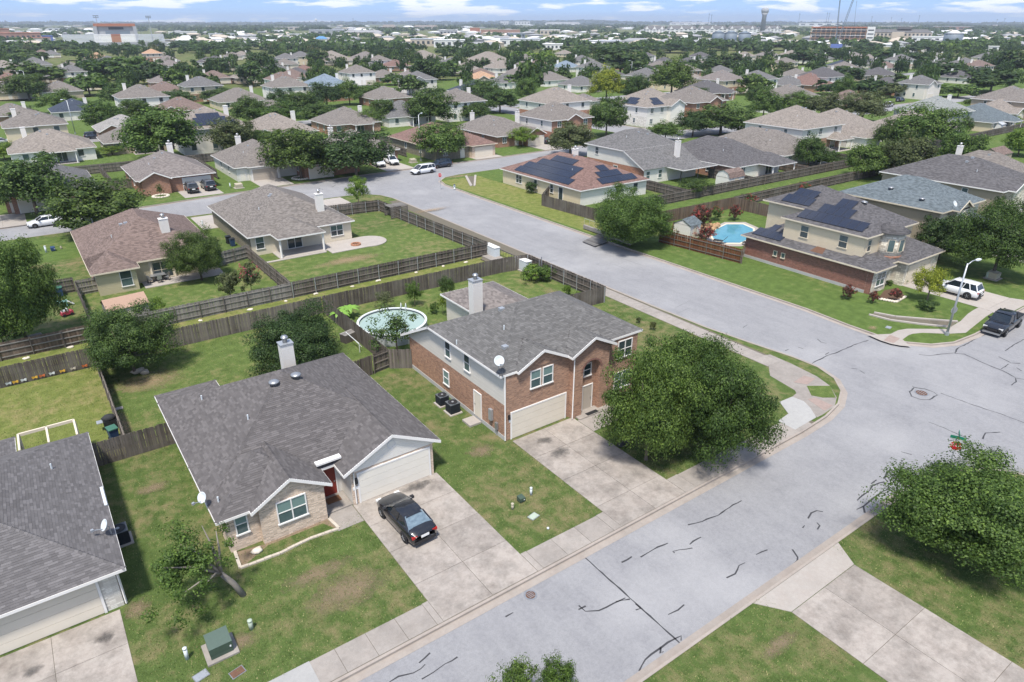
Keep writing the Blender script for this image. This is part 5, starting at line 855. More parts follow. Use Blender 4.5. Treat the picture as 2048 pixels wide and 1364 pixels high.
# ---------------------------------------------------------------- houses of the farther rows, placed by the pixel of their roof peak
FAR = [  # u, v, storeys, roof, wall, chimney side (-1 left, 1 right, 0 none), front
 (92, 254, 1, 'tan', 'siding_bright', -1, 'N', 16), (60, 216, 2, 'taupe', 'siding_cream', -1, 'S', 13), (17, 203, 1, 'taupe', 'brick_brown', 1, 'S', 13), (142, 195, 1, 'navy', 'siding_grey', 1, 'S', 13), (262, 244, 1, 'taupe', 'siding_tan', 1, 'N', 14), (278, 166, 2, 'taupe', 'siding_bright', -1, 'N', 15), (357, 190, 1, 'brown', 'brick_red', 0, 'S', 15),
 (412, 212, 2, 'tan', 'siding_bright', 1, 'N', 16), (475, 172, 1, 'taupe', 'siding_cream', 1, 'N', 17), (397, 149, 2, 'grey', 'siding_cream', -1, 'S', 14), (425, 138, 1, 'brown', 'brick_red', -1, 'S', 14), (492, 137, 1, 'tan', 'siding_tan', 0, 'S', 14), (115, 159, 1, 'taupe', 'siding_tan', 0, 'S', 15), (135, 120, 1, 'taupe', 'siding_cream', 0, 'S', 16), (34, 104, 1, 'orange', 'siding_tan', 0, 'S', 16), (66, 112, 1, 'grey', 'siding_cream', 1, 'S', 18), (192, 103, 1, 'orange', 'siding_tan', 0, 'S', 16), (214, 109, 1, 'grey', 'siding_grey', 0, 'S', 18),
 (302, 96, 2, 'orange', 'siding_pink', 0, 'S', 13), (335, 109, 1, 'pinkgrey', 'siding_cream', 0, 'N', 14), (15, 160, 1, 'taupe', 'siding_cream', 0, 'S', 15), (15, 143, 1, 'red', 'brick_red', 1, 'S', 14), (175, 150, 1, 'tan', 'siding_cream', 0, 'S', 12), (326, 160, 1, 'brown', 'brick_brown', 0, 'S', 14), (325, 146, 1, 'pinkgrey', 'brick_brown', 0, 'S', 13),
 (545, 222, 1, 'tan', 'siding_cream', 1, 'S', 17), (692, 212, 1, 'taupe', 'brick_brown', 1, 'N', 15), (805, 198, 1, 'grey', 'siding_bright', 1, 'N', 16), (768, 170, 1, 'taupe', 'brick_brown', 0, 'S', 15), (572, 149, 2, 'taupe', 'siding_bright', -1, 'N', 15), (652, 146, 2, 'blue', 'siding_grey', 1, 'N', 16), (917, 175, 2, 'taupe', 'siding_bright', 1, 'N', 14), (947, 158, 1, 'navy', 'siding_grey', -1, 'S', 16), (1012, 145, 1, 'grey', 'siding_bright', -1, 'S', 14),
 (712, 127, 2, 'taupe', 'siding_bright', -1, 'S', 14), (765, 136, 1, 'taupe', 'brick_brown', 1, 'S', 14), (741, 122, 1, 'grey', 'brick_brown', 1, 'S', 15), (792, 117, 1, 'red', 'brick_brown', 1, 'N', 15), (825, 135, 1, 'pinkgrey', 'siding_tan', -1, 'S', 12), (830, 146, 1, 'taupe', 'siding_tan', 1, 'S', 13), (947, 130, 1, 'tan', 'siding_tan', -1, 'S', 12), (962, 140, 1, 'orange', 'siding_tan', 0, 'S', 13), (1003, 117, 1, 'tan', 'siding_bright', 1, 'S', 18), (607, 128, 1, 'red', 'brick_red', 0, 'S', 16), (570, 104, 2, 'grey', 'siding_grey', 1, 'S', 13), (600, 100, 2, 'grey', 'siding_cream', 0, 'S', 14), (550, 124, 1, 'grey', 'siding_cream', 1, 'S', 14), (540, 196, 1, 'taupe', 'siding_tan', 0, 'S', 12),
 (640, 283, 1, 'taupe', 'brick_red', 0, 'S', 12), (1116, 170, 2, 'tan', 'siding_white', 1, 'N', 17), (1166, 149, 1, 'grey', 'siding_bright', 0, 'N', 15), (1099, 140, 1, 'taupe', 'siding_bright', 0, 'S', 15), (1131, 119, 1, 'blue', 'siding_bright', -1, 'S', 15), (1164, 108, 2, 'grey', 'siding_bright', -1, 'S', 12), (1186, 118, 2, 'grey', 'siding_white', -1, 'S', 14), (1286, 122, 1, 'navy', 'siding_grey', 1, 'S', 14), (1329, 112, 2, 'char', 'siding_white', -1, 'S', 17), (1376, 112, 1, 'char', 'siding_cream', 1, 'S', 17), (1411, 117, 1, 'pinkgrey', 'brick_red', 1, 'S', 12),
 (1419, 157, 1, 'char', 'brick_brown', 1, 'N', 18), (1459, 152, 1, 'brown', 'brick_brown', 0, 'S', 13), (1294, 103, 2, 'char', 'siding_white', -1, 'S', 9), (1401, 101, 1, 'char', 'siding_grey', 0, 'S', 15), (1306, 173, 1, 'tan', 'siding_bright', 0, 'N', 14), (1521, 138, 2, 'grey', 'siding_bright', -1, 'N', 14), (1481, 107, 1, 'pinkgrey', 'siding_white', 1, 'S', 14), (1129, 98, 1, 'tan', 'siding_cream', 0, 'S', 12), (1166, 184, 1, 'pinkgrey', 'siding_tan', 0, 'S', 10),
 (1588, 165, 2, 'taupe', 'siding_white', 0, 'N', 15), (1886, 190, 2, 'sage', 'siding_greygreen', 1, 'N', 15), (1838, 216, 1, 'tan', 'brick_brown', 0, 'N', 18), (1972, 203, 1, 'slate', 'siding_cream', 0, 'N', 17), (2006, 193, 1, 'tan', 'siding_cream', 0, 'S', 15), (2026, 169, 2, 'taupe', 'siding_tan', 0, 'S', 16), (1843, 147, 2, 'grey', 'siding_grey', -1, 'S', 13), (1776, 150, 1, 'char', 'brick_brown', -1, 'S', 17), (1648, 131, 2, 'char', 'siding_bright', 1, 'S', 16), (1628, 144, 1, 'red', 'brick_brown', 1, 'N', 18), (1576, 148, 1, 'grey', 'siding_grey', 1, 'S', 15), (1721, 132, 1, 'char', 'siding_tan', -1, 'S', 15), (1758, 131, 1, 'char', 'siding_tan', 1, 'S', 16), (1923, 136, 1, 'char', 'siding_white', -1, 'S', 15), (1961, 130, 1, 'char', 'siding_grey', 0, 'S', 14),
 (1931, 113, 2, 'grey', 'siding_bright', -1, 'S', 12), (1861, 118, 1, 'grey', 'siding_grey', 1, 'S', 12), (1803, 106, 2, 'grey', 'siding_bright', -1, 'S', 14), (1868, 101, 1, 'lightgrey', 'siding_bright', 0, 'S', 16), (1686, 117, 1, 'navy', 'siding_grey', 0, 'S', 14), (1741, 113, 1, 'grey', 'siding_grey', 1, 'S', 15), (1641, 104, 1, 'grey', 'siding_cream', 1, 'S', 15), (1553, 114, 1, 'pinkgrey', 'siding_bright', -1, 'S', 13), (1756, 101, 1, 'pinkgrey', 'siding_grey', 0, 'S', 13), (1976, 102, 1, 'grey', 'siding_cream', 0, 'S', 16), (2003, 109, 1, 'slate', 'siding_grey', 0, 'S', 14), (1698, 176, 1, 'brown', 'brick_red', 0, 'S', 13), (662, 99, 1, 'tan', 'siding_tan', 0, 'S', 26), (845, 97, 1, 'tan', 'siding_tan', 0, 'S', 24), (975, 99, 1, 'tan', 'siding_tan', 0, 'S', 28), (730, 100, 1, 'pinkgrey', 'siding_tan', 0, 'S', 22), (1045, 120, 1, 'taupe', 'siding_tan', 0, 'S', 14), (880, 124, 1, 'taupe', 'siding_tan', 0, 'S', 14), (240, 226, 1, 'lightgrey', 'brick_red', 0, 'S', 13), (450, 118, 1, 'taupe', 'siding_tan', 1, 'S', 14), (520, 112, 1, 'grey', 'siding_tan', 0, 'S', 14), (1240, 100, 1, 'grey', 'siding_tan', 0, 'S', 14), (1440, 128, 1, 'grey', 'siding_tan', 0, 'S', 13), (250, 128, 1, 'taupe', 'siding_tan', 0, 'S', 13), (90, 136, 1, 'grey', 'siding_tan', 0, 'S', 14)]
FARH = []
for _ in range(3000):                                    # fill the gaps of the farthest rows
    if len(FAR) > 165: break
    u = random.uniform(0, 2048); v = random.uniform(97, 142); x, y = F(u, v, 5)
    if all((x-F(q[0], q[1], 5)[0])**2+(y-F(q[0], q[1], 5)[1])**2 > 18.5**2 for q in FAR) and not (120 < u < 350 and v < 99): FAR.append((round(u), round(v), random.choice((1, 1, 1, 2)), random.choice(('tan', 'taupe', 'grey', 'taupe', 'char', 'brown', 'pinkgrey')), random.choice(('siding_bright', 'siding_cream', 'siding_tan', 'siding_grey', 'brick_brown')), random.choice((-1, 0, 1)), 'S', random.uniform(12, 15)))
WN = {'siding_bright': 'white', 'siding_white': 'white', 'siding_cream': 'cream', 'siding_grey': 'grey', 'siding_tan': 'tan', 'siding_pink': 'pinkish', 'siding_greygreen': 'grey green', 'brick_red': 'red brick', 'brick_brown': 'brown brick'}
for (u, v, st, rm, wm, ch, fr, w) in FAR:
    pk = (2.65 if st == 1 else 5.45)+w*.25; cx, cy_ = F(u, v+1, pk); d = w*random.uniform(.88, 1.0); hy = d/2
    if fr == 'N': cy_ += 1.5
    x0, x1, y0, y1 = cx-w/2, cx+w/2, cy_-hy, cy_+hy; far = depth(cx, cy_) > 330
    h, pl = house(None, x0, x1, y0, y1, st, rm, wm, fr, (cx+ch*w*.26, cy_+hy*.35*(1 if ch < 0 else -.6), pk-.1) if ch else None, (x0+.3, x0+6.2, 1.0, random.random() < .5, wm) if fr == 'S' and not far and random.random() < .6 else None, porch=(cx-1.5, cx+4, 2.6) if fr == 'N' and not far and st == 1 else None, lod=2 if far else 1, low='brick_red' if st == 2 and random.random() < .35 else None)
    FARH.append([h, u, v, st, rm, wm, ch]); 
    if (u, v) == (412, 212):
        for k, (xx, yy, n_) in enumerate(((cx-4.5, y0+1.0, 9), (cx-4, y0+2.4, 7), (cx-3, y0+3.8, 5))): solar(h, pl, xx, yy, n_, 1, (1, 0), (0, 1))
        solar(h, pl, x0+.8, cy_+1, 4, 1, (0, -1), (1, 0))
    if (u, v) == (2026, 169): solar(h, pl, cx-3, y0+1.2, 6, 2, (1, 0), (0, 1))
# ---------------------------------------------------------------- trees among those rows
MID = [(280, 250, 60, 200, O), (250, 215, 80, 165, O), (180, 190, 75, 145, M_), (120, 225, 60, 180, M_), (60, 200, 80, 150, O), (30, 245, 90, 215, O), (175, 225, 50, 200, O), (235, 170, 90, 122, O), (270, 155, 80, 112, M_), (310, 165, 60, 118, D), (200, 150, 70, 118, O), (80, 170, 90, 125, O), (375, 160, 50, 120, D), (440, 205, 70, 178, O), (390, 200, 60, 170, O), (355, 182, 45, 140, M_), (440, 150, 48, 115, D), (345, 215, 85, 185, O), (500, 250, 70, 195, O), (505, 170, 56, 130, D), (520, 140, 42, 105, D), (550, 250, 80, 205, M_), (565, 225, 60, 180, D), (610, 235, 62, 185, O), (640, 250, 78, 208, O), (655, 215, 60, 165, D), (690, 195, 70, 170, O), (700, 210, 50, 160, M_), (745, 200, 42, 165, M_), (770, 250, 50, 200, O), (735, 260, 56, 220, M_), (790, 170, 46, 145, O), (820, 190, 52, 150, O), (860, 250, 90, 180, O), (850, 165, 50, 118, D), (880, 160, 50, 120, O), (905, 150, 56, 125, M_), (870, 215, 60, 178, D), (945, 240, 66, 205, O), (1000, 225, 72, 180, O), (965, 200, 66, 160, O), (1010, 175, 56, 150, M_), (1060, 190, 50, 108, O), (1052, 125, 60, 102, Bt), (1090, 130, 44, 100, Bt), (1030, 135, 40, 110, O), (900, 110, 60, 92, O), (930, 118, 46, 98, O), (580, 125, 50, 100, O), (640, 130, 50, 105, D), (690, 118, 48, 98, O), (770, 112, 60, 98, O), (1052, 205, 44, 158, M_), (1120, 165, 44, 142, O), (1240, 150, 90, 100, D), (1230, 120, 80, 92, D), (1190, 105, 70, 88, O), (1150, 112, 60, 92, O), (1265, 190, 40, 155, O), (1300, 160, 60, 130, D), (1255, 185, 60, 160, M_), (1430, 150, 60, 118, D), (1390, 145, 50, 120, D), (1460, 135, 50, 105, D), (1340, 105, 70, 86, D), (1420, 100, 60, 82, O), (1480, 100, 60, 82, D), (1505, 190, 56, 148, M_), (1515, 215, 44, 170, O), (1560, 140, 50, 115, D), (1605, 130, 66, 100, D), (1540, 100, 80, 82, O), (1665, 190, 60, 160, D), (1700, 165, 50, 135, D), (1690, 150, 46, 132, O), (1745, 190, 66, 155, D), (1780, 195, 46, 168, Du), (1815, 190, 60, 148, D), (1850, 185, 60, 165, Bt), (1915, 195, 60, 170, M_), (1930, 165, 80, 135, D), (1880, 160, 70, 125, D), (1980, 185, 90, 140, D), (2020, 150, 70, 100, D), (1810, 135, 70, 105, D), (1770, 120, 50, 98, O), (1715, 112, 56, 92, D), (1660, 118, 50, 95, D), (1900, 112, 50, 80, M_), (1960, 118, 60, 98, O), (1740, 100, 50, 85, D), (1840, 105, 50, 88, D), (2010, 245, 50, 228, Bt), (1760, 178, 40, 150, Du), (1590, 290, 40, 268, O), (2040, 300, 40, 262, Bt), (1950, 215, 40, 196, M_), (100, 285, 30, 262, Bt), (10, 320, 50, 285, Bt), (395, 262, 46, 235, O), (520, 300, 56, 262, M_), (1395, 205, 40, 175, O), (160, 120, 60, 98, M_), (60, 130, 70, 98, O), (15, 120, 60, 88, O), (110, 105, 60, 88, O), (250, 105, 70, 90, O), (370, 100, 70, 82, D), (420, 105, 80, 85, O), (470, 115, 60, 92, O), (520, 98, 50, 82, D)]
for u, vb, w, vt, lm in MID: tree(u, vb, w, vt, None, lm)
n = 0
for _ in range(4000):
    if n >= 75: break
    u = random.uniform(0, 2048); v = 92+110*random.random()**1.6; x, y = F(u, v)
    if v > 150 and 900 < u < 1250: continue
    if any(x0-2.5 < x < x1+2.5 and y0-3 < y < y1+3 for _, x0, x1, y0, y1 in HOUSES) or (y < 330 and (201 < y < 214 or 132 < x < 148)): continue
    if any((x-t[1])**2+(y-t[2])**2 < 30 for t in TREES): continue
    dp = depth(x, y, 3); R_ = random.uniform(2.6, 4.6); H = random.uniform(5.5, 9.5); tree(u, v, 2*R_*FPX/dp, vpix(x, y, H), None, random.choice((O, O, D, D, M_, Du))); n += 1
# ---------------------------------------------------------------- far landmarks
def facing(x, y): return math.atan2(y, x)-pi/2            # turn of a thing whose front should look at the camera's foot
def FL(name, label, cat, u, v, rz=None): x, y = F(u, v); return thing(name, label, cat, (x, y, -.4), facing(x, y) if rz is None else rz), depth(x, y)/FPX*1.0
def lb(t, n, m, *bx):
    b = MB()
    for q in bx: b.box(*q)
    return b.build(n, m, t, local=True)
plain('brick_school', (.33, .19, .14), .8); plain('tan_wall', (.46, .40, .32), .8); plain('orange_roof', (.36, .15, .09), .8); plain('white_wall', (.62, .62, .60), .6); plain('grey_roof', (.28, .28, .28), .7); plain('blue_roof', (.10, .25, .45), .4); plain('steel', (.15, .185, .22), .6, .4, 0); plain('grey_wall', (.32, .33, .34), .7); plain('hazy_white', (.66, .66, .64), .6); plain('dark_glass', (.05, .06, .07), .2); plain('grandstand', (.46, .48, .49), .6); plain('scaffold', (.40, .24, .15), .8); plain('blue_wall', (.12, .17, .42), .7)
t, s = FL('stadium', 'grey stadium grandstand with orange topped press box at far left', 'stadium', 240, 93)
def rake(t, nm, m, x0, x1, y0, y1, z0, z1): b = MB(); b.add([(x0, y0, z0), (x1, y0, z0), (x1, y1, z1), (x0, y1, z1), (x0, y0, 0), (x1, y0, 0), (x1, y1, 0), (x0, y1, 0)], [(0, 1, 2, 3), (4, 5, 1, 0), (5, 6, 2, 1), (6, 7, 3, 2), (7, 4, 0, 3)]); return b.build(nm, m, t, local=True)
for i in range(9):
    z = 2.5+i*1.35
    for x0, x1, m in ((-57, -25, 'grandstand'), (-25, -7, 'hazy_white'), (-7, 3, 'orange_roof'), (3, 19, 'hazy_white'), (19, 50, 'grandstand')): lb(t, 'seat_row', m, (x0, x1, 2+i*2.2, 4.2+i*2.2, z-1.0, z))
lb(t, 'front_wall', 'grey_wall', (-29, 62, -1.5, 1, 0, 5)); lb(t, 'press_box', 'grey_wall', (-20, 18, 22, 30, 12, 22)); lb(t, 'press_box_roof', 'orange_roof', (-23, 21, 20, 32, 22, 25)); lb(t, 'press_box_window', 'dark_glass', (-8, 8, 21.7, 22, 18.5, 21)); lb(t, 'glazing_band', 'steel', (-12, 14, 21.6, 22, 13, 17))
for x in (-22, 20): lb(t, 'stair_tower', 'grey_wall', (x-2, x+2, 20, 26, 0, 22))
for u, v, vt, l in ((205, 92, 30, 'left stadium floodlight mast'), (308, 92, 31, 'right stadium floodlight mast')):
    t, s = FL('floodlight_mast', l+' with a bank of lamps', 'mast', u, v); x, y = F(u, v); H = height_for(x, y, vt); MB().tube([(0, 0, 0), (0, 0, H)], [.55, .3], 6).build('pole', 'galv', t, local=True); lb(t, 'lamp_bank', 'steel', (-3, 3, -.4, .4, H-.8, H), (-3, 3, -.4, .4, H-2.4, H-1.6))
def block(name, label, u0, u1, vb, vt, wall, rf=None, dp=25, gab=False, rows=0, cols=6, cat='building', rh=None, rz=None):
    um = (u0+u1)/2; x, y = F(um, vb); k = depth(x, y)/FPX; w = (u1-u0)*k/2; H = max(2.5, height_for(x, y, vt)); t = thing(name, label, cat, (x, y, -.4), facing(x, y) if rz is None else rz); rh = rh or H*.35 if gab else 0
    lb(t, 'wall', wall, (-w, w, 0, dp, 0, H-rh))
    if gab: b = MB(); b.add([(-w-.5, -.5, H-rh), (w+.5, -.5, H-rh), (w+.5, dp+.5, H-rh), (-w-.5, dp+.5, H-rh), (-w+dp*.25, dp/2, H), (w-dp*.25, dp/2, H)], [(0, 1, 5, 4), (2, 3, 4, 5), (1, 2, 5), (3, 0, 4)]); b.build('roof', rf or 'grey_roof', t, local=True)
    elif rf: lb(t, 'roof', rf, (-w-.4, w+.4, -.4, dp+.4, H-rh, H-rh+max(.5, H*.06)))
    for r in range(rows):
        for c in range(cols):
            a = -w+2*w*(c+.25)/cols; z = (H-rh)*(r+.35)/rows; lb(t, 'window', 'dark_glass', (a, a+w/cols, -.12, -.01, z, z+(H-rh)*.4/rows))
    return t, w, H
block('school', 'long red brown school building at the left edge', 0, 78, 84, 66, 'brick_school', 'orange_roof', 40, rows=1, cols=9); block('school', 'taller red brown school block at the left edge', -20, 20, 80, 58, 'brick_school', 'orange_roof', 30); block('hall', 'small bright blue building beside the school', 88, 106, 82, 71, 'blue_wall', 'blue_wall', 15); block('hall', 'low tan school wing before the red brown building', 62, 100, 86, 75, 'tan_wall', 'orange_roof', 18)
block('pavilion', 'blue roofed white pavilion right of the stadium', 632, 655, 86, 72, 'white_wall', 'blue_roof', 20, True)
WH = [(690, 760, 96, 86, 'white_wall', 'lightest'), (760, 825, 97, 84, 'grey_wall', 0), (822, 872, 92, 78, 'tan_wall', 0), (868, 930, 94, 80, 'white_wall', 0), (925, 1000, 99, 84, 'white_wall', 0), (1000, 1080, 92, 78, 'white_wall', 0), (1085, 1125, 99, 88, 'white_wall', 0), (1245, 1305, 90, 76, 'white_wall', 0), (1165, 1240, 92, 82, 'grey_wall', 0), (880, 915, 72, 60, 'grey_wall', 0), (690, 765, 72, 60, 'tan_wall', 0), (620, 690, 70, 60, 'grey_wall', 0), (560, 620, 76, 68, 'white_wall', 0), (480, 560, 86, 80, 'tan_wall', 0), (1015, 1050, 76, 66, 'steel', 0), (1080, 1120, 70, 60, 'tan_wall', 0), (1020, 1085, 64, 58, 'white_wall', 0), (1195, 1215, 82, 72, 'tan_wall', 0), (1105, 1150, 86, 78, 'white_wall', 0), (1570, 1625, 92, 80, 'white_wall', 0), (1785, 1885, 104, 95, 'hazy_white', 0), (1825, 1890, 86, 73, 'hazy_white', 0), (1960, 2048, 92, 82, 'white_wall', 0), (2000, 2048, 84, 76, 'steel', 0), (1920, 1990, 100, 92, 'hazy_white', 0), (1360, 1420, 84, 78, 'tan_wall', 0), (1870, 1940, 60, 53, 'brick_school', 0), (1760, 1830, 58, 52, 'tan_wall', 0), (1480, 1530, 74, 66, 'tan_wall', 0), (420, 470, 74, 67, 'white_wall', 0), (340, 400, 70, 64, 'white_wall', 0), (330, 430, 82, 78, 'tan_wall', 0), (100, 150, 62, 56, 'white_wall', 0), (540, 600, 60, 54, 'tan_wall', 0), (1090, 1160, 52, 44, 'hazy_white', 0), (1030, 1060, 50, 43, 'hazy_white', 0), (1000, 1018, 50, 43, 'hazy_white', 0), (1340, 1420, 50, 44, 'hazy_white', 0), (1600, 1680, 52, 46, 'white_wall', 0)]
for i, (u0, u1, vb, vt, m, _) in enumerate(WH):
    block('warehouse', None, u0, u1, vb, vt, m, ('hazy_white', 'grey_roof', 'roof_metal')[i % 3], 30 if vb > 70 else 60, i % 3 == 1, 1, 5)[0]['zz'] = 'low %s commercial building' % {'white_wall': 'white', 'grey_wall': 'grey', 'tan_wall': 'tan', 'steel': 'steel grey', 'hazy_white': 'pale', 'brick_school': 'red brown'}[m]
block('store', 'orange red shop front among the pale warehouses', 940, 960, 67, 55, 'orange_roof', 'tan_wall', 20); block('store', 'long salmon shop row right of the orange shop front', 962, 1040, 68, 59, 'brick_school', 'tan_wall', 25); block('hotel', 'cream hotel with stepped gables in the middle distance', 828, 876, 60, 50, 'tan_wall', 'roof_tan', 20, True, 3, 8); block('hotel', 'cream apartment block left of the white dome roof', 765, 792, 62, 49, 'tan_wall', 'roof_tan', 20, True, 3, 5); block('sports_hall', 'white domed hall between two cream blocks', 806, 829, 59, 51, 'hazy_white', 'hazy_white', 40, True)
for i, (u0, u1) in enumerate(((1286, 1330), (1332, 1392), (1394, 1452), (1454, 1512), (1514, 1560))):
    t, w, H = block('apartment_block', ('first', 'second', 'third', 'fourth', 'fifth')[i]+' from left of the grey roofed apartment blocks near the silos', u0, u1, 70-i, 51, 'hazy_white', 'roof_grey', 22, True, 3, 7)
    for k in range(3): b = MB(); a = -w+2*w*(k+.5)/3; b.add([(a-4, -1, H*.6), (a+4, -1, H*.6), (a, -1, H*.95), (a, 9, H*.95)], [(0, 1, 2), (1, 3, 2), (0, 2, 3)]); b.build('gable', 'hazy_white', t, local=True)
for u0, u1, vb, vt, l in ((1423, 1447, 88, 61, 'left'), (1448, 1472, 88, 61, 'middle'), (1475, 1499, 88, 62, 'right')):
    t, s = FL('silo', l+' of the three blue grey steel silos', 'silo', (u0+u1)/2, vb); x, y = F((u0+u1)/2, vb); r = (u1-u0)/2*depth(x, y)/FPX; H = height_for(x, y, vt); MB().cyl(0, 0, 0, H*.85, r, n=20).build('body', 'steel', t, True, local=True); MB().lathe(0, 0, [(r*1.03, H*.85), (r*.25, H), (.2, H+.5)], 20).build('roof', 'steel', t, True, local=True)
t, s = FL('silo', 'wide steel silo with pale cone roof at far right', 'silo', 1902, 92); x, y = F(1902, 92); r = 17*depth(x, y)/FPX; H = height_for(x, y, 60); MB().cyl(0, 0, 0, H*.8, r, n=20).build('body', 'steel', t, True, local=True); MB().lathe(0, 0, [(r*1.03, H*.8), (r*.2, H), (.2, H+.4)], 20).build('roof', 'hazy_white', t, True, local=True)
t, s = FL('water_tower', 'pale water tower with a wide head on the right skyline', 'water tower', 1524, 66); x, y = F(1524, 66); H = height_for(x, y, 15); k = depth(x, y)/FPX; MB().lathe(0, 0, [(5*k, 0), (4*k, H*.7), (6.5*k, H*.8)], 16).build('shaft', 'grey_wall', t, True, local=True); MB().lathe(0, 0, [(6.5*k, H*.8), (7*k, H*.86), (7*k, H*.95), (4*k, H)], 16).build('tank', 'grey_wall', t, True, local=True)
t, s = FL('water_tower', 'tiny far water tower on the horizon right of the stadium', 'water tower', 633, 50); x, y = F(633, 52); H = max(20, height_for(x, y, 36)); MB().lathe(0, 0, [(4, 0), (3, H*.6), (9, H*.72), (9, H*.95), (3, H)], 12).build('tank', 'hazy_white', t, True, local=True)
# building under construction with cranes
um, vb = 1678, 86; x, y = F(um, vb); k = depth(x, y)/FPX; w = 56*k; t = thing('construction_frame', 'unfinished multi storey building with orange top floor under cranes', 'building', (x, y, -.4), facing(x, y)); H = height_for(x, y, 53); n = 6
for i in range(n):
    z = H*(i+1)/n; lb(t, 'floor_slab', 'orange_roof' if i == n-1 else 'scaffold' if i % 2 else 'hazy_white', (-w, w*.82, 0, 28, z-(1.4 if i == n-1 else .5), z)); lb(t, 'inner_wall', 'tan_wall' if i % 2 else 'grey_wall', (-w+2, w*.8, 6, 26, z-H/n+.02, z-.52))
    for c in range(12): q = -w+.6+(w*1.82-1.2)*c/11; lb(t, 'column', 'scaffold', (q-.35, q+.35, .2, .9, z-H/n, z-.52))
lb(t, 'white_end_wall', 'hazy_white', (w*.83, w*1.08, 0, 26, 0, H*1.0)); 
for i in range(4): lb(t, 'window_band', 'dark_glass', (w*.86, w*1.05, -.15, -.02, H*(i+.4)/4.4, H*(i+.7)/4.4))
for u, v, ut, vt, l in ((1672, 96, 1691, -30, 'tall lattice crane boom rising out of the picture'), (1670, 92, 1664, 0, 'thinner crane boom left of the tall one')):
    x, y = F(u, v); k = depth(x, y)/FPX; H = height_for(x, y, max(vt, -60)); dx = ((ut-u)-(u-1024)*0)*k; t = thing('crane', l, 'crane', (x, y, 0), facing(x, y))
    A, B_ = (0, 0, 2), (dx, 0, H); m = MB(); r = .9 if vt < -5 else .55
    for a in ((-r, -r), (r, -r), (r, r), (-r, r)): m.bar((A[0]+a[0], a[1], A[2]), (B_[0]+a[0]*.6, a[1]*.6, B_[2]), .34)
    N_ = 26
    for i in range(N_):
        f, g_ = i/N_, (i+1)/N_; sgn = 1 if i % 2 else -1
        for yy in (-r, r): m.bar((dx*f+sgn*r, yy, 2+(H-2)*f), (dx*g_-sgn*r, yy, 2+(H-2)*g_), .2)
    m.build('boom', 'steel', t, local=True); lb(t, 'carrier', 'blue_wall', (-6, 6, -3, 3, 0, 4)); m = MB(); m.bar((dx, 0, H), (dx+4, 0, H*.25), .15); m.build('cable', 'black_metal', t, local=True)
t, w, H = block('hospital', 'long tan building with grey roof right of the construction site', 1740, 1852, 84, 58, 'tan_wall', 'roof_grey', 25, True, 2, 16, rh=4); lb(t, 'entrance_block', 'tan_wall', (-w*.25, w*.15, -5, 0, 0, H*.8)); lb(t, 'roof_deck', 'roof_grey', (-w*.1, w*.35, 6, 16, H, H+3))
for i, (u, v, vt) in enumerate(((1415, 62, 26), (1420, 62, 28), (1649, 62, 24), (1653, 62, 25), (1740, 56, 32), (1834, 56, 30), (1595, 58, 26), (708, 60, 36), (1990, 56, 38), (2005, 56, 36), (2044, 70, 30), (1780, 52, 34), (1800, 54, 36), (145, 80, 48), (173, 82, 50), (285, 80, 46))):
    x, y = F(u, v); H = height_for(x, y, vt); t = thing('utility_mast', None, 'mast', (x, y, -.4), facing(x, y)); t['zz'] = 'thin mast on the horizon'; r = .22*depth(x, y)/FPX*1.6; MB().tube([(0, 0, 0), (0, 0, H)], [r, r*.7], 5).build('pole', 'steel', t, local=True); lb(t, 'cross_arm', 'steel', (-r*5, r*5, -r*.5, r*.5, H*.93, H*.93+r))
# ---------------------------------------------------------------- far woods, hedgerows and roofs too many to count
def far_mass(name, label, pts, lm, per=34, leafk=.42, seed=5):
    rg = np.random.default_rng(seed); Q = []
    for x, y, R_, H in pts:
        d = rg.normal(size=(per, 3)); d /= np.linalg.norm(d, axis=1)[:, None]; d[:, 2] = np.abs(d[:, 2])*1.0-.25; P = d*np.array([R_, R_, H*.55])*rg.uniform(.6, 1.05, per)[:, None]+np.array([x, y, H*.42])
        N = d+rg.normal(size=(per, 3))*.35+np.array([0, 0, .4]); N /= np.linalg.norm(N, axis=1)[:, None]; t = np.cross(N, rg.normal(size=N.shape)); t /= np.linalg.norm(t, axis=1)[:, None]; b = np.cross(N, t); s = R_*leafk*rg.uniform(.7, 1.3, per)[:, None]
        Q.append(np.stack([P-t*s, P+b*s*.7, P+t*s, P-b*s*.7], axis=1))
    o = link(name, quads_mesh(name, np.concatenate(Q), lm)); o['kind'] = 'stuff'; o['label'] = label; return o
rg = random.Random(3)
def patch(n, v0, v1, u0=-80, u1=2130, thr=0.0, Rr=(3.5, 6.5), Hh=(6, 11), pw=1.0):
    out = []; ph = [rg.uniform(0, 6) for _ in range(6)]
    while len(out) < n:
        u = rg.uniform(u0, u1); v = v0+(v1-v0)*rg.random()**pw; x, y = F(u, v)
        k = sin(u*.021+ph[0]+v*.23)+sin(u*.047+ph[1]-v*.4)+.8*sin(u*.009+ph[2])+.7*sin(v*1.1+ph[3])
        if k < thr or any(x0-2 < x < x1+2 and y0-2 < y < y1+2 for _, x0, x1, y0, y1 in HOUSES): continue
        if 120 < u < 350 and 80 < v < 96: continue
        sc = 1+max(0, (75-v))/22; out.append((x, y, rg.uniform(*Rr)*sc, rg.uniform(*Hh)*(1+max(0, (62-v))/60))) 
    return out
far_mass('distant_woods', 'dark belts of trees in the town beyond the suburb', patch(1700, 62, 104, thr=.35, pw=.8), 'leaf_oak', 36); far_mass('distant_woods', 'dark belts of trees toward the horizon', patch(2600, 43.2, 64, thr=-.3, Rr=(6, 10), Hh=(7, 11)), 'leaf_far', 26, seed=6)
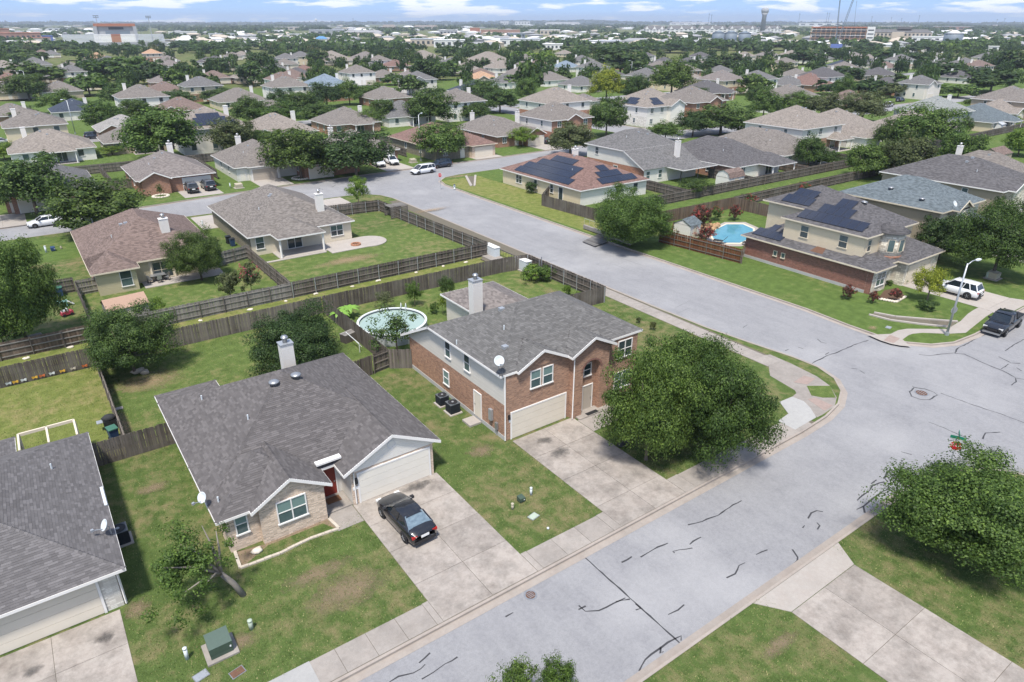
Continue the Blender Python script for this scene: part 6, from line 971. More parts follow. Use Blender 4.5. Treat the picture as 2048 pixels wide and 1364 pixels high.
def canopy(name, label, pts, lm, seed):
    base = [leaf_quads(1, .06, 1, 560, .17, 46, .3, 2.6, seed=seed+i, gapk=1.05) for i in range(4)]; Q = []
    for i, (x, y, R_, H) in enumerate(pts):
        a = rg.uniform(0, 6.28); c, s = cos(a), sin(a); q = base[i % 4]; Q.append(np.stack([(q[..., 0]*c-q[..., 1]*s)*R_+x, (q[..., 0]*s+q[..., 1]*c)*R_+y, q[..., 2]*H], axis=-1))
    o = link(name, quads_mesh(name, np.concatenate(Q), lm)); o['kind'] = 'stuff'; o['label'] = label
canopy('tree_canopy', 'canopy of dark trees between the far roofs', patch(170, 96, 165, thr=-1.2, Rr=(3.2, 5.2), Hh=(6.5, 10)), 'leaf_dark', 70); canopy('tree_canopy', 'canopy of lighter trees between the far roofs', patch(170, 96, 175, thr=-.9, Rr=(2.8, 4.8), Hh=(6, 9.5)), 'leaf_oak', 80)
b = MB(); b2 = MB(); b3 = MB()
for i in range(760):                                     # roofs of the farthest housing, a few pixels each
    u = rg.uniform(-40, 2090); v = 50+44*rg.random()**.85; x, y = F(u, v); w, d, h_ = rg.uniform(7, 13)*(1+max(0, 70-v)/14), rg.uniform(7, 10), rg.uniform(4, 7)
    if 120 < u < 350 and v > 70: continue
    q = rg.choice((b, b2, b3)); q.box(x-w, x+w, y-d, y+d, -.4, h_*.55); q.add([(x-w-.5, y-d-.5, h_*.55), (x+w+.5, y-d-.5, h_*.55), (x+w+.5, y+d+.5, h_*.55), (x-w-.5, y+d+.5, h_*.55), (x-w*.4, y, h_), (x+w*.4, y, h_)], [(0, 1, 5, 4), (2, 3, 4, 5), (1, 2, 5), (3, 0, 4)])
for q, m, l in ((b, 'tan_wall', 'tan'), (b2, 'grey_roof', 'grey'), (b3, 'hazy_white', 'white')): o = q.build('distant_roofs', m); o['kind'] = 'stuff'; o['label'] = 'far %s roofs of the town near the horizon' % l
b = MB(); N_ = 120                                       # low hills on the horizon
for ring, (rad, hz) in enumerate(((6500, 0), (8200, 1), (10500, .2))):
    for i in range(N_+1):
        a = YAW+radians(48)-radians(96)*i/N_; a = pi/2-YAW+radians(50)-radians(100)*i/N_; hh = hz*(14+16*sin(i*.11+1)+9*sin(i*.31)+5*sin(i*.83+2)); b.v.append((rad*cos(a), rad*sin(a), -.3+max(0, hh)))
for r_ in range(2):
    for i in range(N_): b.f.append((r_*(N_+1)+i+1, r_*(N_+1)+i, (r_+1)*(N_+1)+i, (r_+1)*(N_+1)+i+1))
struct('hills', b, 'leaf_far', 'low wooded hills along the horizon')
pts = []
for i in range(1500):
    a = pi/2-YAW+radians(rg.uniform(-48, 48)); rad = rg.uniform(6800, 8300); k = (pi/2-YAW+radians(50)-a)/radians(100)*N_; hh = max(0, 14+16*sin(k*.11+1)+9*sin(k*.31)+5*sin(k*.83+2))*(rad-6500)/1700; pts.append((rad*cos(a), rad*sin(a), rg.uniform(14, 34), hh+rg.uniform(6, 14)))
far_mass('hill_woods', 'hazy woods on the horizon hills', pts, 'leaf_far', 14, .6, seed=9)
# the air: one even, thin haze round everything
hz = struct('haze', MB().box(-11500, 11500, -11500, 11500, -1.5, 104), 'glass', 'thin bluish summer haze'); del hz['kind']; hz['kind'] = 'stuff'
m = bpy.data.materials.new('haze_air'); m.use_nodes = True; t_ = m.node_tree; t_.nodes.clear(); pv = t_.nodes.new('ShaderNodeVolumePrincipled'); ou = t_.nodes.new('ShaderNodeOutputMaterial'); t_.links.new(pv.outputs[0], ou.inputs['Volume'])
pv.inputs['Color'].default_value = (.80, .88, 1, 1); pv.inputs['Density'].default_value = 1.3e-4; pv.inputs['Anisotropy'].default_value = .2; hz.data.materials.clear(); hz.data.materials.append(m)
# ---------------------------------------------------------------- fences
plain('shed_tan', (.36, .24, .175), .8)
fence('weathered picket fence behind the left edge house, hung with butterflies', [(-30, 64.3), (1.35, 64.3)], 1.83, 'wood_dark', 1, 210); fence('brown picket fence behind the grey roofed house along the green belt', [(1.5, 64.32), (21.9, 64.32)], 1.83, 'wood_grey', 1, 150); fence('dark picket fence behind the round pool along the green belt', [(22.1, 64.3), (44.2, 63.8), (47.4, 63.2)], 1.83, 'wood_dark', 1, 175)
fence('low brown fence with open rails left of the silver one', [(-30, 70.3), (1.9, 70.3)], 1.7, 'wood_brown', -1, 120, pm='wood_silver'); fence('silver grey fence with three rails along the green belt', [(2.0, 70.32), (20.8, 70.32)], 1.75, 'wood_silver', -1, 135, pm='wood_silver', post='wood_dark'); fence('dark fence along the yard with the worn dirt patch', [(20.9, 70.3), (46.3, 70.3)], 1.8, 'wood_dark', -1, 180, pm='wood_grey', post='galv')
fence('narrow fence seen edge on left of the grey roofed house', [(1.35, 64.2), (1.4, 47.4)], 1.83, 'wood_grey', -1, 120); fence('short dark fence joining the left house and the grey roofed house', [(-1.05, 47.35), (4.4, 47.35)], 1.83, 'wood_dark', 1, 40)
fence('dark fence between the grey roof and the round pool', [(21.95, 64.2), (21.95, 49.2), (20.4, 48.9)], 1.83, 'wood_dark', 1, 110); fence('gated fence joining the pool yard to the brick house', [(21.95, 48.95), (23.55, 47.9)], 1.83, 'wood_grey', 1, 16, name='fence'); fence('short fence closing the gap behind the grey roof', [(17.6, 48.4), (20.3, 48.85)], 1.83, 'wood_dark', 1, 18)
fence('dark railed fence round the street corner of the brick house yard', [(47.45, 63.1), (47.6, 49.6), (42.5, 49.9)], 1.83, 'wood_dark', -1, 140, pm='wood_grey', post='galv'); fence('long dark fence along the side street by the grassy yard', [(46.35, 70.4), (46.2, 73.5), (44.9, 99.2), (36.2, 100.2)], 1.8, 'wood_dark', 1, 240, pm='wood_grey', post='galv')
fence('thin fence between the two patio yards', [(20.85, 70.4), (20.85, 87.2)], 1.8, 'wood_grey', 1, 110); fence('sagging side fence left of the yellow house', [(2.0, 70.4), (1.9, 84.6)], 1.7, 'wood_grey', -1, 90); fence('short railed fence at the corner of the yellow house', [(1.9, 84.7), (3.9, 84.7)], 1.7, 'wood_silver', -1, 14, pm='wood_silver'); fence('short gate fence with brace left of the yellow house', [(-1.6, 86.2), (1.8, 86.2)], 1.7, 'wood_dark', -1, 22); fence('short railed fence between the patio houses', [(17.0, 86.0), (21.2, 87.0)], 1.7, 'wood_silver', -1, 28, pm='wood_silver')
P0, P1, P2 = F(1083, 411), F(1190, 441), F(1200, 436); fence('dark fence round the patio of the solar panelled house', [F(1098, 392), P0, P1, (72.2, 75.9)], 1.8, 'wood_dark', 1, 120)
fence('long dark railed fence climbing right between back yards', [(72.6, 75.9), (140, 75.6), (240, 78)], 1.8, 'wood_dark', -1, 200, pm='wood_grey'); fence('stained red brown fence beside the side street pool', [F(1318, 484), F(1481, 527), (72.75, 51.0)], 1.83, 'wood_red', -1, 150); fence('red brown fence behind the swimming pool', [(66.9, 68.2), (92, 67.8), (92, 54)], 1.83, 'wood_brown', 1, 220); fence('dark fence right of the strip between back yards', [(92.2, 68), (150, 68)], 1.83, 'wood_dark', -1, 0)
fence('fence between the solar panelled house and the large grey roof', [(90.3, 76), (90.3, 90)], 1.8, 'wood_dark', 1, 0); fence('brown fence behind the barn shed', [(107.8, 76), (107.8, 86)], 1.8, 'wood_dark', 1, 0); fence('brown yard fence before the tan porch house', [(125.2, 76), (125.2, 90)], 1.8, 'wood_brown', 1, 0); fence('dark fence before the cream two storey house', [(143.3, 76), (143.3, 92)], 1.8, 'wood_dark', 1, 0); fence('dark fence at far right yards', [(183, 78), (183, 100), (215, 100)], 1.8, 'wood_dark', 1, 0)
for i, x in enumerate((-16, 13, 30.4, 50, 70.5, 91.3)): fence(('far left', 'first', 'second', 'third', 'fourth', 'fifth')[i]+' side yard fence beyond the second street', [(x, 139), (x, 158)], 1.8, 'wood_dark', 1, 0)
fence('long back fence beyond the second street houses', [(-60, 158.5), (128, 158.5)], 1.8, 'wood_grey', -1, 0); fence('short fence left of the brick arch house', [(10.2, 139.5), (15.8, 139.5)], 1.8, 'wood_grey', 1, 30); fence('grey front fence beyond the far corner', [(133, 160), (120, 160)], 1.8, 'wood_grey', 1, 0)
for i, (u, v, c, w) in enumerate(((20, 775, 'pool_grey', 'grey'), (36, 778, 'butterfly', 'orange'), (53, 776, 'pool_white', 'pale'), (72, 762, 'butterfly', 'amber'), (90, 768, 'hoop_orange', 'deep orange'), (104, 747, 'pool_white', 'whitish'), (128, 752, 'butterfly', 'golden'), (152, 757, 'rock', 'tan'), (171, 737, 'hoop_orange', 'rusty'))):
    d = dirf(u, v); k = 64.27/d[1]; x, z = d[0]*k, CH+d[2]*k; t = thing('butterfly_ornament', w+' butterfly ornament on the left picket fence', 'ornament', (x, 64.24, max(.3, min(1.6, z))), 0, 'butterflies on the left fence')
    for s in (-1, 1): m = MB(); m.add([(0, 0, -.05), (s*.16, -.04, -.12), (s*.2, -.05, .02), (s*.22, -.06, .14), (s*.08, -.02, .12), (0, 0, .06)], [(0, 1, 2, 3, 4, 5) if s > 0 else (5, 4, 3, 2, 1, 0)]); m.build('wing', c, t, local=True)
# ---------------------------------------------------------------- vehicles
SPEC = {'sedan': dict(L=4.62, st=[(-2.31, .36, .80, .66), (-2.2, .27, 1.0, .83), (-1.55, .22, 1.05, .89), (-.4, .2, 1.0, .90), (.9, .2, .97, .90), (1.5, .22, .9, .88), (2.05, .25, .77, .82), (2.31, .36, .6, .62)], g=(-1.85, 1.12, .80, -1.02, .22, .60, 1.44, .98), r=.33, wx=(-1.35, 1.4)),
        'suv': dict(L=4.7, st=[(-2.35, .42, .95, .72), (-2.25, .32, 1.08, .86), (-1.5, .27, 1.1, .92), (.2, .26, 1.08, .93), (1.1, .27, 1.06, .92), (1.75, .29, .98, .89), (2.15, .32, .85, .82), (2.35, .42, .68, .66)], g=(-2.22, 1.2, .84, -1.85, .3, .66, 1.70, 1.06), r=.37, wx=(-1.35, 1.42)),
        'van': dict(L=5.1, st=[(-2.55, .38, .98, .78), (-2.48, .28, 1.12, .92), (-1.5, .23, 1.12, .97), (.6, .22, 1.08, .98), (1.5, .23, 1.02, .96), (2.1, .26, .9, .9), (2.4, .3, .76, .82), (2.55, .4, .62, .66)], g=(-2.47, 1.7, .90, -2.25, .55, .74, 1.74, 1.05), r=.34, wx=(-1.5, 1.55)),
        'pickup': dict(L=5.7, st=[(-2.85, .5, 1.08, .86), (-2.8, .42, 1.16, .94), (-1.5, .36, 1.16, .96), (.3, .34, 1.16, .97), (1.3, .36, 1.14, .96), (2.2, .4, 1.08, .94), (2.7, .44, .98, .88), (2.85, .5, .82, .76)], g=(-.75, 1.35, .86, -.55, .55, .70, 1.84, 1.12), r=.40, wx=(-1.75, 1.8))}
def make_car(kind, name):
    S = SPEC[kind]; t = thing(name, None, 'car' if kind != 'pickup' else 'pickup truck'); m = MB(); rings = []
    for x, zl, zt, hw in S['st']:
        h_ = [(hw*.86, zl), (hw*.97, zl+.1), (hw, zl+(zt-zl)*.5), (hw*.97, zt-.07), (hw*.86, zt), (hw*.4, zt+.025)]; rings.append([(x, y, z) for y, z in h_]+[(x, -y, z) for y, z in h_[::-1]])
    n = len(rings[0])
    for r in rings: m.v += r
    m.f += [(i*n+k, i*n+(k+1) % n, (i+1)*n+(k+1) % n, (i+1)*n+k) for i in range(len(rings)-1) for k in range(n)]+[tuple(range(n)), tuple((len(rings)-1)*n+k for k in range(n-1, -1, -1))]
    body = m.build('body', 'paint_black', t, True, local=True)
    xb0, xb1, hb, xr0, xr1, hr, zr, zb = S['g']; m = MB(); V = [(xb0, -hb, zb), (xb1, -hb, zb-.04), (xb1, hb, zb-.04), (xb0, hb, zb), (xr0, -hr, zr), (xr1, -hr, zr), (xr1, hr, zr), (xr0, hr, zr)]
    
    for f in ((0, 1, 5, 4), (2, 3, 7, 6)): MB().poly([V[i] for i in f]).build('side_glass', 'car_glass', t, local=True)
    MB().poly([V[i] for i in (1, 2, 6, 5)]).build('windscreen', 'car_glass', t, local=True); MB().poly([V[i] for i in (3, 0, 4, 7)]).build('rear_window', 'car_glass_rear' if kind == 'sedan' else 'car_glass', t, local=True)
    m = MB(); xs = [xr0-.12, xr0+.1, (xr0+xr1)/2, xr1-.1, xr1+.14]; zs = [zr-.03, zr+.02, zr+.045, zr+.02, zr-.035]; ws = [hr*.92, hr+.03, hr+.05, hr+.03, hr*.94]
    for x, z, w in zip(xs, zs, ws): m.v += [(x, -w, z-.05), (x, -w*.8, z), (x, 0, z+.02), (x, w*.8, z), (x, w, z-.05)]
    m.f += [(i*5+k, (i+1)*5+k, (i+1)*5+k+1, i*5+k+1) for i in range(4) for k in range(4)]; rf = m.build('roof', 'paint_black', t, True, local=True); m = MB()
    for s in (-1, 1):
        for (xa, xt, w) in ((xb0+.03, xr0, .1), (xb1-.03, xr1, .08), ((xb0+xb1)/2-.12, (xr0+xr1)/2-.08, .07)): m.bar((xa, s*(hb+.005), zb-.02), (xt, s*(hr+.01), zr), w, .05)
        if kind in ('suv', 'van'): m.bar((xb0+.75, s*(hb+.004), zb), (xr0+.65, s*(hr+.01), zr), .1, .05)
    pil = m.build('pillar', 'paint_black', t, local=True)
    for wx in S['wx']:
        hw = S['st'][3][3]
        for s in (-1, 1):
            r = S['r']; q = MB(); q.lathe(0, 0, [(r*.62, -.11), (r*.96, -.11), (r, -.06), (r, .06), (r*.96, .11), (r*.62, .11)], 18); q.v = [(wx+a, s*(hw-.09)+c, r+b_) for a, b_, c in q.v]; w_ = q.build('wheel', 'tyre', t, True, local=True)
            q = MB(); q.cyl(0, 0, -.105, .105, r*.60, n=14); q.v = [(wx+a, s*(hw-.09)+c, r+b_) for a, b_, c in q.v]; q.build('rim', 'rim', w_, local=True); q = MB()
            for k in range(5): an = 2*pi*k/5; q.bar((wx, s*(hw+.02), r), (wx+r*.56*cos(an), s*(hw+.02), r+r*.56*sin(an)), .05, .02)
            q.build('spoke', 'metal_grey', w_, local=True); q = MB(); q.cyl(0, 0, -.02, .004, r*1.16, n=20); q.v = [(wx+a, s*(hw+.0)+c*s, r+.02+b_) for a, b_, c in q.v]; q.build('wheel_arch', 'plastic_black', t, local=True)
    xf, xk = S['L']/2, -S['L']/2; zf = S['st'][-1][2]; zk = S['st'][1][2]; hw = S['st'][1][3]; hf = S['st'][-2][3]
    for s in (-1, 1):
        MB().box(xf-.28, xf-.06, min(s*hf*.55, s*hf*.95), max(s*hf*.55, s*hf*.95), zf-.02, zf+.13).build('headlight', 'lamp_clear', t, local=True); MB().box(xk+.01, xk+.18, min(s*hw*.6, s*hw*.985), max(s*hw*.6, s*hw*.985), zk-.28, zk-.12).build('tail_light', 'lamp_red', t, local=True)
        MB().box(xb1-.45, xb1-.25, min(s*(hb+.02), s*(hb+.24)), max(s*(hb+.02), s*(hb+.24)), zb+.02, zb+.17).build('mirror', 'plastic_black', t, local=True)
    MB().box(xk-.015, xk+.04, -.26, .26, zk-.36, zk-.2).build('licence_plate', 'plate', t, local=True); MB().box(xf-.09, xf+.02, -hf*.5, hf*.5, zf-.2, zf-.04).build('grille', 'plastic_black', t, local=True); MB().box(xf-.12, xf+.03, -hf*.85, hf*.85, .3, .46).build('front_bumper', 'metal_grey' if kind == 'pickup' else 'plastic_black', t, local=True); MB().box(xk-.03, xk+.1, -hw*.85, hw*.85, .3, .48).build('rear_bumper', 'plastic_black', t, local=True)
    if kind == 'pickup': MB().box(-2.72, -.85, -.82, .82, 1.17, 1.20).build('bed_cover', 'plastic_black', t, local=True); MB().box(-2.78, -.8, -.95, -.84, 1.14, 1.22).build('bed_rail', 'paint_black', t, local=True); MB().box(-2.78, -.8, .84, .95, 1.14, 1.22).build('bed_rail', 'paint_black', t, local=True)
    return t
CARP = {}; 
def car(kind, paint_, label, u, v, rz, at=None, z=.03, group=None):
    nm = {'sedan': 'sedan', 'suv': 'suv_car', 'van': 'minivan', 'pickup': 'pickup_truck'}[kind]; x, y = at or F(u, v)
    if kind not in CARP: CARP[kind] = t = make_car(kind, nm); t.location = (x, y, z); t.rotation_euler = (0, 0, radians(rz))
    else: t = copy_tree(CARP[kind], (x, y, z), radians(rz))
    for c in t.children:
        if c.name.split('.')[0] in ('body', 'roof', 'pillar', 'bed_rail'): setmat(c, paint_)
    tag(t, label, 'pickup truck' if kind == 'pickup' else 'car', group); return t
car('sedan', 'paint_black', 'black sedan parked in the driveway of the grey roofed house', 812, 1048, 92, z=.045); car('pickup', 'paint_black', 'black pickup truck parked at the right edge of the street', 2003, 655, 183, z=-.14); car('suv', 'paint_white', 'white crossover in the driveway of the solar house', 1912, 588, 92, z=.04)
car('van', 'paint_white', 'white minivan turning at the stop sign junction', 846, 345, 184, z=-.14); car('suv', 'paint_navy', 'dark blue crossover parked behind the white minivan', 882, 333, 182, z=-.14); car('suv', 'paint_white', 'white car with dark roof rails in a driveway, left of two', 757, 332, -95, z=.04); car('suv', 'paint_white', 'white car in a driveway, right of two', 783, 328, -92, z=.04); car('suv', 'paint_grey', 'dark grey car at the brick arch house, left of two', 384, 383, 88, z=.04); car('suv', 'paint_grey', 'charcoal car at the brick arch house, right of two', 417, 378, 92, z=.04)
car('sedan', 'paint_white', 'white sedan on the far left of the second street', 92, 449, 183, z=-.14); car('suv', 'paint_navy', 'dark car parked by a lawn at far left', 190, 277, 0, z=.03); car('sedan', 'paint_silver', 'pale car half out of the left edge', 4, 288, 0); car('pickup', 'paint_white', 'white pickup on the far right street', 1776, 213, 10, z=-.14); car('suv', 'paint_navy', 'dark car behind the white pickup at far right', 1800, 203, 5, z=-.14); car('sedan', 'paint_silver', 'small pale car beyond the wide tan roof', 1690, 213, 90); car('suv', 'paint_black', 'black car before the far right chimney house', 1815, 196, 90); car('sedan', 'paint_navy', 'blue car beside the brick gable porch', 1086, 286, 90, z=.04)
car('sedan', 'paint_white', 'white car far away left of the grey hip roof', 835, 207, 20); car('suv', 'paint_silver', 'silver car among the far right trees', 1860, 192, 0)
# ---------------------------------------------------------------- yard and street furniture
def ac(label, u, v, sz=.8, hh=.85, m='ac_dark'):
    x, y = F(u, v); t = thing('air_conditioner', label, 'air conditioner', (x, y, 0)); s = sz/2; MB().box(x-s-.12, x+s+.12, y-s-.12, y+s+.12, 0, .08).build('pad', 'concrete_pale', t); MB().box(x-s+.03, x+s-.03, y-s+.03, y+s-.03, .08, hh-.02).build('cabinet', m, t)
    for k in range(8): z = .14+k*(hh-.2)/8; MB().box(x-s, x+s, y-s, y+s, z, z+.035).build('louvre', m, t)
    MB().box(x-s, x+s, y-s, y+s, hh-.05, hh-.015).build('top_panel', 'ac_grey', t); MB().lathe(x, y, [(s*.86, hh-.016), (s*.86, hh+.02), (s*.78, hh+.022), (s*.78, hh-.012)], 18, True).build('fan_ring', 'ac_dark', t); MB().cyl(x, y, hh-.013, hh+.012, s*.75, n=18).build('fan_grille', 'plastic_black', t); MB().cyl(x, y, hh+.013, hh+.04, s*.22, n=10).build('fan_hub', 'galv', t)
ac('left one of two dark air conditioners beside the brick house', 885, 808); ac('right one of two dark air conditioners beside the brick house', 906, 824, .85, .9); ac('large black air conditioner beside the left edge house', 243, 1083, .95, .95, 'ac_dark')
def dish(label, x, y, z, yaw=2.6, r=.32, arm=True):
    t = thing('satellite_dish', label, 'satellite dish', (x, y, z), yaw); m = MB(); m.tube([(0, 0, -.15), (0, 0, .35), (.12, 0, .5)], [.03, .03, .03], 6); m.build('mast', 'galv', t, local=True)
    m = MB(); m.lathe(0, 0, [(.02, -.10), (r*.5, -.07), (r*.85, -.02), (r, .03), (r*.98, .045), (r*.8, .0), (r*.4, -.045), (.02, -.07)], 18); T = mathutils.Matrix.Rotation(radians(58), 4, 'Y'); m.v = [tuple(T @ mathutils.Vector(p)+mathutils.Vector((.18, 0, .55))) for p in m.v]; m.build('reflector', 'white_metal', t, True, local=True)
    m = MB(); m.bar((.1, 0, .3), (.75, 0, .52), .035); m.build('arm', 'galv', t, local=True); MB().box(.7, .84, -.06, .06, .47, .6).build('receiver', 'galv', t, local=True)
x, y = F(410, 1010, 2.7); dish('satellite dish at the left eave of the grey roofed house', x+.1, y, 2.75, 3.6); x, y = F(222, 1065, 2.8); dish('satellite dish on the left edge house above its air conditioner', x, y, 2.85, 3.3); x, y = F(997, 735, 6.0); dish('satellite dish on the roof of the two storey brick house', x, y, 6.05, -1.9, .36); x, y = F(1903, 422, 5.8); dish('satellite dish at the front gable of the slate roof', x, y, 6.2, -1.6, .4)
def pedestal(label, u, v, hh, r, m, cap='ped_green'): x, y = F(u, v); t = thing('utility_pedestal', label, 'utility post', (x, y, 0)); MB().cyl(x, y, 0, hh-.08, r, n=12).build('post', m, t, True); MB().lathe(x, y, [(r*1.12, hh-.1), (r*1.12, hh-.02), (r*.7, hh)], 12).build('cap', cap, t, True)
pedestal('pale green round utility post on the front lawn', 503, 1258, .62, .11, 'ped_green'); pedestal('thin grey utility post left of the green transformer', 375, 1318, .75, .09, 'white_metal', 'white_metal'); pedestal('beige utility post left of the green meter box', 1025, 1018, .45, .09, 'ped_tan', 'ped_tan'); pedestal('white utility post right of the green meter box', 1062, 990, .6, .08, 'white_metal', 'white_metal'); pedestal('white utility post on the lawn left of the brown roof', 93, 505, .9, .12, 'white_metal', 'white_metal'); pedestal('white stub post on the lawn near the meter box at left', 123, 498, .4, .1, 'ped_tan', 'ped_tan'); pedestal('white post by the transformer of the right lawn', 1972, 557, .8, .12, 'ped_green'); pedestal('white marker post near the beige garage house', 461, 376, .9, .1, 'white_metal', 'white_metal'); pedestal('tiny white cleanout cap in the lawn between the houses', 1096, 1058, .12, .07, 'white_metal', 'white_metal'); pedestal('white post behind the brown roof by the second street', 406, 453, .9, .1, 'white_metal', 'white_metal')
def box_unit(name, label, cat, u, v, w, d, hh, m, pad=None, lid=None, rz=0.0):
    x, y = F(u, v); t = thing(name, label, cat, (x, y, 0), rz)
    if pad: MB().box(-w/2-.22, w/2+.22, -d/2-.22, d/2+.22, -.02, .10).build('pad', pad, t, local=True)
    b = MB(); b.add([(-w/2, -d/2, .1), (w/2, -d/2, .1), (w/2, d/2, .1), (-w/2, d/2, .1), (-w/2, -d/2, hh*.86), (w/2, -d/2, hh*.86), (w/2, d/2, hh), (-w/2, d/2, hh)], [(3, 2, 1, 0), (4, 5, 6, 7), (0, 1, 5, 4), (1, 2, 6, 5), (2, 3, 7, 6), (3, 0, 4, 7)]); b.build('cabinet', m, t, local=True)
    MB().box(-w/2-.02, w/2+.02, -d/2-.015, -d/2, hh*.45, hh*.84).build('hood', m, t, local=True)
    if lid: MB().add([(-w/2-.02, -d/2-.02, hh*.86+.01), (w/2+.02, -d/2-.02, hh*.86+.01), (w/2+.02, d/2+.02, hh+.012), (-w/2-.02, d/2+.02, hh+.012)], [(0, 1, 2, 3)]).build('lid', lid, t, local=True)
    MB().box(w/2-.12, w/2-.05, -d/2-.025, -d/2-.016, hh*.5, hh*.62).build('warning_sticker', 'sign_white', t, local=True); return t
plain('green_lid', (.085, .12, .098), .45); box_unit('transformer', 'dark green transformer box on a concrete pad on the front lawn', 'transformer', 441, 1300, 1.0, .95, .85, 'green_box', 'concrete', 'green_lid'); box_unit('meter_box', 'small green cable box between two utility posts', 'utility box', 1042, 1003, .38, .38, .42, 'green_box'); box_unit('transformer', 'tan transformer on the right lawn behind the white car', 'transformer', 1985, 557, 1.2, 1.0, .9, 'ped_tan', 'concrete'); box_unit('transformer', 'yellowish transformer on the lawn by the beige garage', 'transformer', 478, 376, 1.2, 1.0, .85, 'ped_tan', 'concrete_pale'); box_unit('meter_box', 'dark cable box on the lawn left of the brown roof', 'utility box', 107, 502, .5, .5, .6, 'bin_blue'); box_unit('transformer', 'tan transformer before the red brown roofed house', 'transformer', 826, 325, 1.2, 1.0, .8, 'ped_tan', 'concrete_pale')
for l, u, v, m in (('rusty iron utility lid in the lower left lawn', 475, 1345, 'rust'), ('pale green utility lid in the lawn between the driveways', 1067, 1033, 'ped_green'), ('pale utility lid in the right corner lawn', 1777, 655, 'galv'), ('light blue marker lid at the bottom of the left lawn', 402, 1352, 'galv')):
    x, y = F(u, v); t = thing('ground_hatch', l, 'utility lid', (x, y, 0), .2); MB().box(-.33, .33, -.24, .24, 0, .03).build('frame', 'metal_grey', t, local=True); MB().box(-.29, .29, -.2, .2, .03, .04).build('cover', m, t, local=True)
# street lamps and signs
def lamp(label, u, v, hh=8.4, yaw=-.6, arm=1.1):
    x, y = F(u, v); t = thing('street_lamp', label, 'street lamp', (x, y, 0), yaw); MB().tube([(0, 0, 0), (0, 0, hh)], [.12, .07], 8).build('pole', 'galv', t, True, local=True); MB().tube([(0, 0, hh-.15), (arm*.5, 0, hh+.15), (arm, 0, hh+.2)], [.05, .045, .04], 6).build('arm', 'galv', t, True, local=True); MB().blob(arm+.3, 0, hh+.17, .42, .17, .13, .02, 10, 6).build('lamp_head', 'white_metal', t, True, local=True); MB().cyl(0, 0, 0, .3, .2, n=8).build('base', 'galv', t, local=True)
lamp('tall street lamp on the grass corner by the pickup', 1893, 670, 7.2, -.2); lamp('street lamp before the red brown roofed house', 842, 322, 9.5, .6); lamp('street lamp on the far left lawn', 151, 268, 8.5, 2.4); lamp('far street lamp among left trees', 58, 185, 8.5, 2.4); lamp('far street lamp behind the yellow green tree', 1262, 157, 8.5, 2.4)
def letters(txt, size, m, parent, loc, rot):
    c = bpy.data.curves.new('lettering', 'FONT'); c.body = txt; c.size = size; c.align_x = 'CENTER'; c.align_y = 'CENTER'; c.extrude = .002; o = bpy.data.objects.new('lettering_curve', c); COL.objects.link(o); bpy.context.view_layer.update()
    me = bpy.data.meshes.new_from_object(o); bpy.data.objects.remove(o); me.materials.clear(); me.materials.append(MT[m]); q = link('lettering', me, parent, loc); q.rotation_euler = rot; return q
def stop(label, u, v, yaw, hh=2.6, names=False):
    x, y = F(u, v); t = thing('stop_sign', label, 'stop sign', (x, y, 0), yaw); MB().tube([(0, 0, 0), (0, 0, hh)], [.035, .035], 6).build('post', 'galv', t, local=True); oc = [(.38*cos(pi/8+k*pi/4), .38*sin(pi/8+k*pi/4)) for k in range(8)]
    def pl_(k, y0, y1, nm, m): q = MB(); q.prism([(a*k, b_*k) for a, b_ in oc], -y1, -y0); q.v = [(a, c_, hh-.42+b_) for a, b_, c_ in q.v]; return q.build(nm, m, t, local=True)
    pl_(1.0, .04, .05, 'sign_plate', 'sign_back'); f = pl_(.995, .051, .055, 'sign_border', 'sign_white'); pl_(.93, .056, .06, 'sign_face', 'sign_red'); letters('STOP', .27, 'sign_white', t, (0, -.064, hh-.42), (pi/2, 0, 0))
    if names:
        for k, a in enumerate((0, pi/2)): q = MB(); q.box(-.45, .45, -.012, .012, hh+.05+.24*k, hh+.26+.24*k); q.v = [(p[0]*cos(a)-p[1]*sin(a), p[0]*sin(a)+p[1]*cos(a), p[2]) for p in q.v]; q.build('street_name_plate', 'sign_green', t, local=True)
stop('red stop sign at the end of the side street', 881, 378, -.6, 2.9); stop('stop sign with green street name plates behind the right edge tree', 1893, 948, -1.1, 2.7, True); stop('grey back of a stop sign beside the tall street lamp', 1897, 662, 2.75, 2.6)
x, y = F(1082, 556); t = thing('marker_sign', 'narrow marker sign on a post by the corner fence', 'sign', (x, y, 0)); MB().tube([(0, 0, 0), (0, 0, 2.6)], [.03, .03], 6).build('post', 'galv', t, local=True); MB().box(-.08, .08, -.04, -.03, 1.6, 2.6).build('plate', 'sign_back', t, local=True)
x, y = F(909, 378); t = thing('fire_hydrant', 'white and blue fire hydrant near the stop sign', 'fire hydrant', (x, y, 0)); MB().lathe(0, 0, [(.2, 0), (.2, .06), (.13, .08), (.13, .6), (.17, .62), (.17, .68)], 12).build('barrel', 'white_metal', t, True, local=True); MB().lathe(0, 0, [(.16, .68), (.12, .82), (.03, .88)], 12).build('bonnet', 'bin_blue', t, True, local=True); MB().bar((-.25, 0, .48), (.25, 0, .48), .12).build('outlet', 'white_metal', t, local=True)
